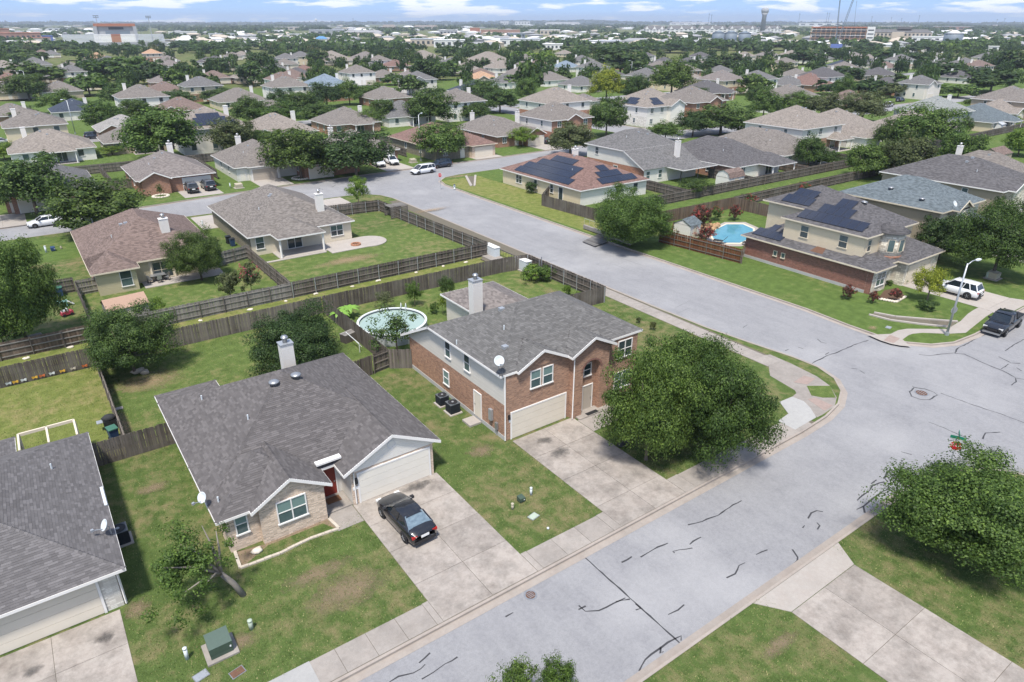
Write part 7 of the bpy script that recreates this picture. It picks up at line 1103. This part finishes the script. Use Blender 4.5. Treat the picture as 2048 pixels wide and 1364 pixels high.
for l, u, v in (('tall white cabinet by the culvert rail, left one', 984, 512), ('tall white cabinet by the culvert rail, right one behind the fence', 1046, 540)):
    x, y = F(u, v); t = thing('utility_cabinet', l, 'cabinet', (x, y, 0), -pi/2); lb(t, 'pad', 'concrete_pale', (-1.4, 1.4, -.6, .6, 0, .15)); lb(t, 'body', 'white_metal', (-1.2, 1.2, -.4, .4, .15, 1.35)); lb(t, 'top', 'hazy_white', (-1.25, 1.25, -.45, .45, 1.35, 1.41))
    for k in range(3): lb(t, 'cabinet_door', 'white_metal', (-1.15+k*.78, -.42+k*.78, -.425, -.402, .25, 1.30))
# culvert with rail between the fences
t = thing('culvert', 'concrete culvert with a black rail between the two fences', 'culvert', (47.5, 67, 0)); MB().box(45.2, 47.0, 66.2, 70.0, -.1, .25).build('headwall', 'concrete', t); MB().box(44.6, 45.2, 67.0, 69.4, -.1, .16).build('apron', 'joint', t)
m = MB(); m.bar((47.2, 64.4, 1.05), (47.2, 72.4, 1.05), .05); m.bar((47.2, 64.4, .35), (47.2, 72.4, .35), .04); m.build('rail', 'black_metal', t)
for k in range(14): MB().bar((47.2, 64.4+k*.615, .0), (47.2, 64.4+k*.615, 1.05), .025).build('baluster', 'black_metal', t)
t = thing('culvert', 'drain slab darkened for the shade under the broad side street tree', 'culvert', F(1190, 477)+(0,)); MB().prism([F(*p) for p in ((1165, 483), (1190, 493), (1230, 478), (1197, 468))], -.02, .03).build('slab', 'roof_grey', t); MB().bar(F(1168, 458)+(.4,), F(1262, 492)+(.4,), .35, .5).build('parapet', 'concrete', t); m = MB()  # dark grey of the slab has the tree's shade painted in
A_, B_ = F(1168, 458), F(1255, 489)
for k in range(9): q = (A_[0]+(B_[0]-A_[0])*k/8, A_[1]+(B_[1]-A_[1])*k/8); MB().bar((q[0], q[1], .6), (q[0], q[1], 1.6), .03).build('rail_post', 'galv', t)
MB().bar(A_+(1.58,), B_+(1.58,), .04).build('rail', 'galv', t)
t = thing('drain_flume', 'V shaped concrete drain flume on the corner lawn', 'drain', F(945, 358)+(0,)); 
for P_ in (((930, 353), (934, 352), (945, 372), (940, 373)), ((949, 351), (953, 351), (951, 372), (947, 373))): MB().prism([F(*p) for p in P_][::-1], 0, .14).build('kerb_edge', 'concrete_pale', t)
MB().prism([F(*p) for p in ((934, 353), (949, 352), (947, 371), (945, 371))][::-1], 0, .03).build('pebble_bed', 'joint', t)
t = thing('drain_swale', 'long pebbled drain swale with pale edges on the right corner lawn', 'drain', F(1830, 640)+(0,)); W1 = [(1748, 626), (1790, 634), (1850, 639), (1915, 644)]; W2 = [(1738, 630), (1780, 641), (1840, 649), (1900, 655)]
for a, b_, m, z in ((W1, W2, 'joint', .015),): 
    q = MB(); q.poly([F(*p)+(z,) for p in b_]+[F(*p)+(z,) for p in a[::-1]]); q.build('pebble_bed', 'joint', t)
for w in (W1, W2):
    q = MB()
    for a, b_ in zip(w, w[1:]): q.bar(F(*a)+(.05,), F(*b_)+(.05,), .25, .16)
    q.build('edge', 'concrete_pale', t)
# round pool
cx, cy_ = (F(716, 648)[0]+F(852, 632)[0])/2, (F(716, 648)[1]+F(852, 632)[1])/2; cx, cy_, r = 25.6, 55.75, 3.25; t = thing('round_pool', 'round above ground pool with white rim and pale green water', 'pool', (cx, cy_, 0)); MB().cyl(cx, cy_, 0, 1.18, r, n=40, cap=False).build('wall', 'pool_grey', t, True); MB().lathe(cx, cy_, [(r-.12, 1.16), (r-.12, 1.24), (r+.1, 1.24), (r+.1, 1.16)], 40, True).build('rim', 'pool_white', t); MB().poly([(cx+(r-.13)*cos(2*pi*k/40), cy_+(r-.13)*sin(2*pi*k/40), 1.02) for k in range(40)]).build('water', 'tank_water', t)
for k in range(16): an = 2*pi*k/16; MB().bar((cx+(r+.05)*cos(an), cy_+(r+.05)*sin(an), 0), (cx+(r+.05)*cos(an), cy_+(r+.05)*sin(an), 1.16), .12, .06).build('upright', 'pool_white', t)
x, y = cx+r*cos(.75), cy_+r*sin(.75); t = thing('pool_ladder', 'white A frame ladder over the pool rim', 'ladder', (x, y, 0), .75)
for s in (-.25, .25): MB().tube([(.55, s, 0), (.12, s, 1.5), (0, s, 1.75), (-.12, s, 1.5), (-.35, s, .9)], .035, 6).build('rail', 'pool_white', t, True, local=True)
for k in range(4): MB().box(.5-.1*k-.08, .5-.1*k+.08, -.25, .25, .25+.3*k, .29+.3*k).build('step', 'pool_white', t, local=True)
x, y = F(700, 680); t = thing('wood_crate_box', 'dark wooden pump box beside the round pool', 'box', (x, y, 0), .3)
for s in (-.4, .4): lb(t, 'side', 'wood_dark', (-.8, .8, s-.03, s+.03, 0, .8))
for s in (-.8, .8): lb(t, 'end', 'wood_dark', (s-.03, s+.03, -.37, .37, 0, .8))
for k in range(4): lb(t, 'lid_board', 'wood_silver', (-.84, .84, -.43+k*.215, -.43+k*.215+.19, .8, .84))
t = thing('pvc_frame', 'white pipe goal frame leaning in the pool yard', 'frame', F(708, 690)+(0,)); P_ = F(694, 682); Q_ = F(720, 705); MB().tube([P_+(0,), P_+(.9,), Q_+(.9,), Q_+(0,)], .035, 6).build('pipe', 'pool_white', t); MB().tube([((P_[0]+Q_[0])/2, (P_[1]+Q_[1])/2, .9), ((P_[0]+Q_[0])/2+.6, (P_[1]+Q_[1])/2-.5, 0)], .03, 6).build('strut', 'pool_white', t)
# swimming pool yard
pp = [F(1060+x/4.655, 340+y/4.655) for x, y in ((1730, 640), (1690, 600), (1760, 560), (1800, 520), (1900, 510), (2060, 510), (2080, 560), (1990, 600), (1965, 680), (1840, 670))]
pp = [(75.4, 56.0), (75.8, 58.4), (77.4, 60.0), (80, 61.2), (83.2, 62.0), (85.2, 60.6), (84.4, 58.2), (82, 56.4), (79.2, 55.2), (77, 54.8)]; t = thing('swimming_pool', 'freeform blue swimming pool with tan coping', 'pool', (80, 58.2, 0)); k_ = lambda s: [(80+(x-80)*s, 58.2+(y-58.2)*s) for x, y in pp]; MB().prism(k_(1.28), .0, .03).build('deck', 'concrete_pale', t); MB().prism(k_(1.08), .0, .09).build('coping', 'trim_cream', t); MB().poly([(x, y, .095) for x, y in k_(.985)]).build('water', 'pool_water', t)
for i in range(9): x, y = F(1395+i*5, 462-(i % 3)*4); one('boulder', MB().blob(x, y, .28, random.uniform(.35, .8), random.uniform(.35, .6), random.uniform(.3, .6), .2), 'rock_gold', ('first', 'second', 'third', 'fourth', 'fifth', 'sixth', 'seventh', 'eighth', 'ninth')[i]+' from left of the golden boulders at the pool edge', 'rock', 'golden boulders by the pool')
for i, (x, y, a) in enumerate((F(1440, 487)+(.4,), F(1498, 492)+(.1,))):
    t = thing('lounge_chair', ('left', 'right')[i]+' dark lounge chair at the pool', 'chair', (x, y, .03), a); lb(t, 'seat', 'cloth_dark', (-.35, .35, -.3, .9, .35, .41)); b = MB(); b.bar((0, -.3, .38), (0, -.85, 1.0), .66, .06); b.build('backrest', 'cloth_dark', t, local=True)
    for q in ((-.3, -.2), (.3, -.2), (-.3, .8), (.3, .8)): lb(t, 'leg', 'black_metal', (q[0]-.025, q[0]+.025, q[1]-.025, q[1]+.025, 0, .35))
def shed(label, u, v, w, d, hh, rm, wm, rz=0, gambrel=False):
    x, y = F(u, v); t = thing('shed', label, 'shed', (x, y, 0), rz); lb(t, 'wall', wm, (-w/2, w/2, -d/2, d/2, 0, hh)); pr = [(-d/2-.12, hh-.05), (-d*.36, hh+d*.28), (0, hh+d*.42), (d*.36, hh+d*.28), (d/2+.12, hh-.05)] if gambrel else [(-d/2-.15, hh-.06), (0, hh+d*.28), (d/2+.15, hh-.06)]; b = MB(); n = len(pr)
    b.add([(-w/2-.12, a, z) for a, z in pr]+[(w/2+.12, a, z) for a, z in pr], [(i, i+1, n+i+1, n+i) for i in range(n-1)]); b.build('roof', rm, t, local=True)
    for s in (-1, 1): MB().add([(s*w/2, a*.97, z-.03) for a, z in pr], [tuple(range(n))]).build('gable_wall', wm, t, local=True)
    lb(t, 'shed_door', 'trim_cream', (-.5, .4, -d/2-.03, -d/2, .05, hh*.9)); return t
shed('barn shaped cream shed with brown roof by the dark fence', 1458, 372, 4.2, 3.0, 1.9, 'roof_brown', 'siding_bright', 0, True); shed('small shed with rusty orange roof behind the fence corner tree', 258, 640, 3.6, 2.6, 1.9, 'shed_tan', 'wood_silver', .1); shed('grey roofed white pool shed', 1372, 474, 2.8, 2.6, 2.1, 'roof_slate', 'siding_bright', .2); shed('brown roofed tan garden shed at the right edge', 1985, 328, 6, 4, 2.4, 'roof_brown', 'siding_tan', .0); shed('white metal shed at the far right yards', 1992, 262, 4.5, 3, 2, 'roof_metal', 'hazy_white', .1)
# patio furniture
def table(label, x, y, w=1.5, d=.9, m='metal_grey', z=.09, hh=.72, rnd=False):
    t = thing('patio_table', label, 'table', (x, y, z)); (MB().cyl(0, 0, hh-.04, hh, w/2, n=18) if rnd else MB().box(-w/2, w/2, -d/2, d/2, hh-.04, hh)).build('top', m, t, local=True)
    for a in (-.4, .4):
        for b_ in (-.4, .4): k = .6 if rnd else 1; lb(t, 'leg', 'black_metal', (a*w*k-.03, a*w*k+.03, b_*(w if rnd else d)*k-.03, b_*(w if rnd else d)*k+.03, 0, hh-.04))
def chair(label, x, y, a, z=.09, m='wood_dark', group=None):
    t = thing('patio_chair', label, 'chair', (x, y, z), a, group); lb(t, 'seat', m, (-.24, .24, -.24, .24, .40, .45)); lb(t, 'backrest', m, (-.24, .24, .2, .25, .46, .95))
    for q in ((-.2, -.2), (.2, -.2), (-.2, .2), (.2, .2)): lb(t, 'leg', 'black_metal', (q[0]-.02, q[0]+.02, q[1]-.02, q[1]+.02, 0, .4))
X, Y = F(318, 562); table('dining table on the patio of the yellow house', X, Y, 1.6, 1.0)
for i, a in enumerate((0, .9, 2.1, 3.14, 4.2, 5.4)): chair(('far', 'far left', 'left', 'near', 'right', 'far right')[i]+' chair at the dining table of the yellow house patio', X-1.05*sin(a), Y+.85*cos(a), a, m='metal_grey', group='chairs round the patio dining table')
X, Y = F(668, 480); table('round brown table on the round patio', X, Y, 1.2, 1.2, 'wood_brown', .1, .7, True); 
for i, (u, v, l) in enumerate(((570, 490, 'dark chair at the left porch post'), (607, 492, 'dark chair under the tan porch, left one'), (622, 487, 'dark chair under the tan porch, right one'), (652, 484, 'pale folded chair by the round patio table'))): chair(l, *F(u, v), i*1.3, m='wood_dark')
X, Y = F(712, 491); t = thing('fire_pit', 'round brick fire pit on the patio end', 'fire pit', (X, Y, .1))
for k in range(12): a = 2*pi*k/12; q = MB(); q.box(-.1, .1, -.17, .17, 0, .22); q.v = [(.55*cos(a)+p[0]*cos(a)-p[1]*sin(a), .55*sin(a)+p[0]*sin(a)+p[1]*cos(a), p[2]) for p in q.v]; q.build('brick', 'terracotta', t, local=True)
MB().cyl(0, 0, .0, .06, .45, n=14).build('ash', 'mulch', t, local=True)
X, Y = F(1000, 0+420) if False else (45.2, 98.4); t = thing('compost_crate', 'slatted wooden compost crate at the fence corner', 'crate', F(793, 432)+(0,)); 
for k in range(6): lb(t, 'slat', 'wood_grey', (-1.4, 1.4, -1.2, -1.14, .1+k*.27, .3+k*.27)); lb(t, 'slat', 'wood_grey', (-1.4, 1.4, 1.14, 1.2, .1+k*.27, .3+k*.27)); lb(t, 'slat', 'wood_silver', (-1.45, 1.45, -1.1+k*.38, -.82+k*.38, 1.72, 1.76))
for a, b_ in ((-1.4, -1.1), (1.4, -1.1), (-1.4, 1.1), (1.4, 1.1)): lb(t, 'post', 'wood_dark', (a-.05, a+.05, b_-.05, b_+.05, 0, 1.7))
# bins and clutter along the side fence
def bin_(label, u, v, m, lid, rz=0, hh=1.0):
    x, y = F(u, v); t = thing('wheelie_bin', label, 'bin', (x, y, 0), rz); b = MB(); b.add([(-.24, -.28, .05), (.24, -.28, .05), (.24, .28, .05), (-.24, .28, .05), (-.3, -.36, hh), (.3, -.36, hh), (.3, .36, hh), (-.3, .36, hh)], [(3, 2, 1, 0), (4, 5, 6, 7), (0, 1, 5, 4), (1, 2, 6, 5), (2, 3, 7, 6), (3, 0, 4, 7)]); b.build('body', m, t, local=True); lb(t, 'lid', lid, (-.32, .32, -.4, .38, hh, hh+.07))
    for s in (-.25, .25): q = MB(); q.cyl(0, 0, -.04, .04, .12, n=10); q.v = [(s+c, .32+a, .12+b2) for a, b2, c in q.v]; q.build('wheel', 'tyre', t, local=True)
bin_('green lidded bin by the side fence of the left house', 230, 880, 'bin_blue', 'bin_green', .2); bin_('blue bin beside the gate left of the yellow house', 122, 592, 'bin_blue', 'bin_green'); bin_('dark bin at the wall of the tan porch house', 458, 487, 'ac_dark', 'ac_dark'); bin_('dark bin next to the first at the tan porch house', 466, 492, 'bin_blue', 'ac_dark')
x, y = F(224, 856); t = thing('covered_grill', 'covered barbecue grill by the side fence', 'grill', (x, y, 0)); lb(t, 'cart', 'black_metal', (-.45, .45, -.28, .28, .1, .75)); MB().blob(0, 0, .9, .5, .32, .28, .08).build('cover', 'cloth_dark', t, True, local=True); lb(t, 'shelf', 'galv', (-.85, -.46, -.25, .25, .72, .76))
x, y = F(230, 893); one('tarp_heap', MB().blob(x, y, .25, .55, .42, .35, .3, 12, 6), 'cloth_dark', 'dark blue tarp heap beside the green lidded bin', 'tarp', None, True); x, y = F(236, 818); one('paving_slab', MB().box(x-.35, x+.35, y-.2, y+.2, 0, .06), 'concrete_pale', 'loose pale slab by the side fence', 'slab')
x, y = F(135, 631); t = thing('toy_car', 'pink and white ride on toy car on the left lawn', 'toy', (x, y, 0), .3); lb(t, 'body', 'toy_red', (-.55, .55, -.3, .3, .18, .5)); lb(t, 'windscreen', 'pool_white', (.05, .12, -.25, .25, .5, .78)); lb(t, 'seat', 'pool_white', (-.45, -.05, -.22, .22, .5, .62))
for a in (-.36, .36):
    for s in (-.32, .32): q = MB(); q.cyl(0, 0, -.06, .06, .16, n=12); q.v = [(a+p, s+c, .16+b_) for p, b_, c in q.v]; q.build('wheel', 'plastic_black', t, local=True)
x, y = F(128, 612); t = thing('play_table', 'teal play table with white slide behind the toy car', 'toy', (x, y, 0)); lb(t, 'top', 'toy_teal', (-.5, .4, -.4, .4, .45, .52)); MB().bar((.4, 0, .5), (.95, 0, .05), .4, .05).build('slide', 'pool_white', t, local=True)
for q in ((-.4, -.3), (.3, -.3), (-.4, .3), (.3, .3)): lb(t, 'leg', 'toy_teal', (q[0]-.04, q[0]+.04, q[1]-.04, q[1]+.04, 0, .45))
x, y = F(74, 684); t = thing('dog_house', 'small weathered wooden bench house near the left fence', 'dog house', (x, y, 0), .2); lb(t, 'wall', 'wood_dark', (-.45, .45, -.35, .35, 0, .55))
for k in range(4): lb(t, 'roof_board', 'wood_silver', (-.6, .6, -.5+k*.25, -.27+k*.25, .56+.02*k, .60+.02*k))
# basketball hoop
x, y = F(1246, 890); t = thing('basketball_hoop', 'portable basketball hoop under the front yard oak', 'basketball hoop', (x, y, 0), pi); MB().blob(0, 0, .12, .55, .42, .16, .05).build('base', 'plastic_black', t, True, local=True); MB().tube([(0, 0, .1), (0, 0, 2.6), (-.1, 0, 3.1)], .05, 6).build('pole', 'black_metal', t, local=True); lb(t, 'backboard', 'pool_white', (-.14, -.10, -.55, .55, 2.75, 3.5)) if False else MB().box(.2, .24, -.6, .6, 2.6, 3.4).build('backboard', 'pool_white', t, local=True); q = MB(); q.lathe(.5, 0, [(.23, 2.72), (.25, 2.74), (.23, 2.76)], 14, True); q.build('rim', 'hoop_orange', t, local=True); MB().cyl(.5, 0, 2.35, 2.72, .12, .22, n=10, cap=False).build('net', 'pool_white', t, local=True)
# planting bed of the grey roofed house: edging stones one by one, a rock, mulch
b0 = [F(*p) for p in ((470, 1104), (481, 1137), (560, 1108), (620, 1078), (678, 1058), (658, 1038))]; t = thing('bed_edging', 'row of pale stones edging the bed under the front window', 'edging', b0[1]+(0,))
for a, c in zip(b0, b0[1:]):
    d = math.dist(a, c); n = max(1, int(d/.42)); an = math.atan2(c[1]-a[1], c[0]-a[0])
    for i in range(n):
        k = (i+.5)/n; q = MB(); w = d/n*.47; q.box(-w*1.03, w*1.03, -.085, .085, 0, .10+random.uniform(-.015, .02)); q.v = [(a[0]+(c[0]-a[0])*k+p[0]*cos(an)-p[1]*sin(an), a[1]+(c[1]-a[1])*k+p[0]*sin(an)+p[1]*cos(an), p[2]) for p in q.v]; q.build('stone', 'rock', t)
sheet('planting_bed', b0+[(10.0, 33.25), (6.2, 33.2), (4.5, 33.55)], 'soil', .012, 'bare planting bed under the front window'); sheet('planting_bed', [(x, y) for x, y in [(p[0]*.96+.3, p[1]*.985+.5) for p in b0[1:5]]]+[(9.6, 33.0), (6.3, 33.0)], 'grass_patchy', .02, 'weedy grass in the planting bed')
x, y = F(515, 1104); one('rock', MB().blob(x, y, .12, .33, .25, .18, .18), 'rock_white', 'flat pale rock in the bed under the front window', 'rock', None, True); x, y = F(278, 745); one('rock', MB().blob(x, y, .15, .6, .35, .22, .2), 'rock', 'pale boulder beneath the fence corner tree, larger one', 'rock'); x, y = F(291, 747); one('rock', MB().blob(x, y, .15, .35, .3, .25, .2), 'rock', 'pale boulder beneath the fence corner tree, smaller one', 'rock')
b1 = [F(*p) for p in ((1755, 598), (1792, 605), (1811, 594))]; t = thing('bed_edging', 'white curved edging of the bed at the stone bay', 'edging', b1[0]+(0,))
for a, c in zip(b1, b1[1:]):
    for i in range(7): k = (i+.5)/7; MB().blob(a[0]+(c[0]-a[0])*k, a[1]+(c[1]-a[1])*k, .08, .28, .16, .13, .1).build('stone', 'rock_white', t)
sheet('planting_bed', b1+[(77.5, 33.6), (75.5, 34.1)], 'mulch', .012, 'mulch bed at the stone bay'); X, Y = F(602, 357); t = thing('tree_ring', 'pale stone ring round the street tree by the beige garage', 'edging', (X, Y, 0)); 
for k in range(18): a = 2*pi*k/18; MB().blob(X+1.5*cos(a), Y+1.5*sin(a), .12, .3, .22, .2, .1).build('stone', 'rock_white', t)
X, Y = F(322, 393); t = thing('tree_ring', 'pale stone ring round a sapling at the brick arch house', 'edging', (X, Y, 0))
for k in range(16): a = 2*pi*k/16; MB().blob(X+1.2*cos(a), Y+1.2*sin(a), .1, .28, .2, .16, .1).build('stone', 'rock_white', t)
tree(322, 394, 14, 368, 'sparse', O, 'thin sapling in a stone ring at the brick arch house')
ORD_ = ['first', 'second', 'third', 'fourth', 'fifth', 'sixth', 'seventh', 'eighth', 'ninth', 'tenth', 'eleventh', 'twelfth', 'thirteenth']
for i in range(13): x = -4+i*3.9+random.uniform(-.8, .8); one('field_stone', MB().blob(x, 69.7+random.uniform(-.3, .2), .06, random.uniform(.15, .35), random.uniform(.12, .25), .1, .2), 'rock_white', ORD_[i]+' from left of the pale stones along the green belt fence', 'rock', 'stones along the green belt fence')
x, y = F(1500, 322); t = thing('hot_tub', 'cedar panelled hot tub behind the charcoal roofed house', 'hot tub', (x, y, 0)); 
for k in range(8): lb(t, 'panel', 'wood_red', (-1.1+k*.28, -.85+k*.28, -1.1, -1.05, 0, 1.0)); lb(t, 'panel', 'wood_red', (-1.12, -1.07, -1.05+k*.27, -.8+k*.27, 0, 1.0))
lb(t, 'cover', 'wood_brown', (-1.15, 1.15, -1.12, 1.12, 1.0, 1.08)); x, y = F(1938, 255); t = thing('patio_umbrella', 'teal umbrella leaning on the far right patio', 'umbrella', (x, y, 0)); MB().tube([(0, 0, 0), (0, 0, 2.4)], .03, 6).build('pole', 'galv', t, local=True); MB().cyl(0, 0, 1.9, 2.5, 1.3, .05, n=8).build('canopy', 'toy_teal', t, local=True)
# ---------------------------------------------------------------- grass blades on the nearest lawns
g = G('blades', .8, .15); r_ = g.rnd(); cc = g.ramp(r_, [(0, (.05, .09, .022)), (.45, (.115, .165, .046)), (.75, (.17, .22, .07)), (1, (.33, .28, .14))]); cc = g.mix(g.ramp(g.noise(.5, 4, .6), [(.5, (0, 0, 0)), (.7, (.7, .7, .7))]), cc, g.mix(r_, (.17, .15, .07), (.28, .22, .12))); g.col(cc)
rgn = np.random.default_rng(5); PT = []
for x0, x1, y0, y1 in ((-1.2, 11.7, 24.02, 32.6), (-1.0, 4.35, 32.6, 47.2), (4.6, 10.0, 31.9, 33.2), (17.75, 23.95, 24.02, 33.4), (17.6, 23.5, 33.4, 48), (29.7, 43.4, 24.05, 31), (36.4, 47.5, 31, 48), (-1.2, 26.2, 9, 14.08), (32.5, 50, 4, 14.05), (1.5, 21.8, 50.5, 64), (-12, 1.2, 50.3, 64)):
    n = int((x1-x0)*(y1-y0)*(110 if y1 < 40 else 60)); P = np.stack([rgn.uniform(x0-.03, x1+.05, n), rgn.uniform(y0-.05, y1+.03, n), np.zeros(n)], 1); PT.append(P)
P = np.concatenate(PT); n = len(P); a = rgn.uniform(0, 6.28, n); w = rgn.uniform(.012, .03, n); hgt = rgn.uniform(.03, .085, n); ln = rgn.uniform(0, 6.28, n); d = np.stack([np.cos(a)*w, np.sin(a)*w, np.zeros(n)], 1); tip = P+np.stack([np.cos(ln)*hgt*.8, np.sin(ln)*hgt*.8, hgt], 1)
o = link('grass', quads_mesh('grass', np.stack([P-d, P+d, tip], 1), 'blades')); o['kind'] = 'stuff'; o['label'] = 'grass blades of the nearest lawns'
# ---------------------------------------------------------------- labels for what is only told apart by neighbours and place
ORD = ['first', 'second', 'third', 'fourth', 'fifth', 'sixth', 'seventh', 'eighth', 'ninth', 'tenth', 'eleventh', 'twelfth', 'thirteenth', 'fourteenth', 'fifteenth', 'sixteenth', 'seventeenth', 'eighteenth', 'nineteenth', 'twentieth']
def ordw(i): return ORD[i] if i < 20 else ('twenty ', 'thirty ', 'forty ', 'fifty ')[min(3, i//10-2)]+ORD[i % 10]
def zone(u): return ('at far left', 'left of centre', 'right of centre', 'at far right')[min(3, max(0, int(u//512)))]
by = {}
for h, u, v, st, rm, wm, ch in FARH: by.setdefault('%s roofed %s%s house %s' % (RN[rm], 'two storey ' if st == 2 else '', WN[wm], zone(u)), []).append((v, u, h))
for k, l in by.items():
    l.sort(key=lambda q: -q[0])
    for i, (v, u, h) in enumerate(l): h['label'] = k+(' in the farther rows' if len(l) == 1 else ', '+('nearest of its kind' if i == 0 else ordw(i)+' nearest of its kind')); h['group'] = 'houses of the farther rows'
LN = {'leaf_oak': 'green', 'leaf_dark': 'dark green', 'leaf_mid': 'mid green', 'leaf_bright': 'bright green', 'leaf_yellow': 'yellow green', 'leaf_dull': 'olive'}; by = {}
for t, a, b_, R_, H, lm, lab, u in TREES:
    if not lab:
        near = min(FARH, key=lambda q: (q[0].location.x-a)**2+(q[0].location.y-b_)**2); side = 'left of' if u < near[1]-6 else 'right of' if u > near[1]+6 else 'behind' if depth(a, b_) > depth(near[0].location.x, near[0].location.y) else 'before'
        by.setdefault('%s tree %s a %s roofed house %s' % (LN.get(lm, 'green'), side, RN[near[4]], zone(u)), []).append((depth(a, b_), t)); t['group'] = 'trees among the farther houses'
for k, l in by.items():
    l.sort(key=lambda q: q[0])
    for i, (_, t) in enumerate(l): t['label'] = k if len(l) == 1 else k+(', nearest such' if i == 0 else ', %s nearest such' % ordw(i))
by = {}
for o in bpy.data.objects:
    if o.parent is None and o.get('zz'): by.setdefault(o['zz']+' '+zone(upix(o.location.x, o.location.y)), []).append(o)
for k, l in by.items():
    l.sort(key=lambda o: upix(o.location.x, o.location.y))
    for i, o in enumerate(l): o['label'] = k+(' in the distance' if len(l) == 1 else ', %s from left' % ordw(i)); o['group'] = 'masts on the horizon' if 'mast' in k else 'commercial buildings in the distance'; del o['zz']
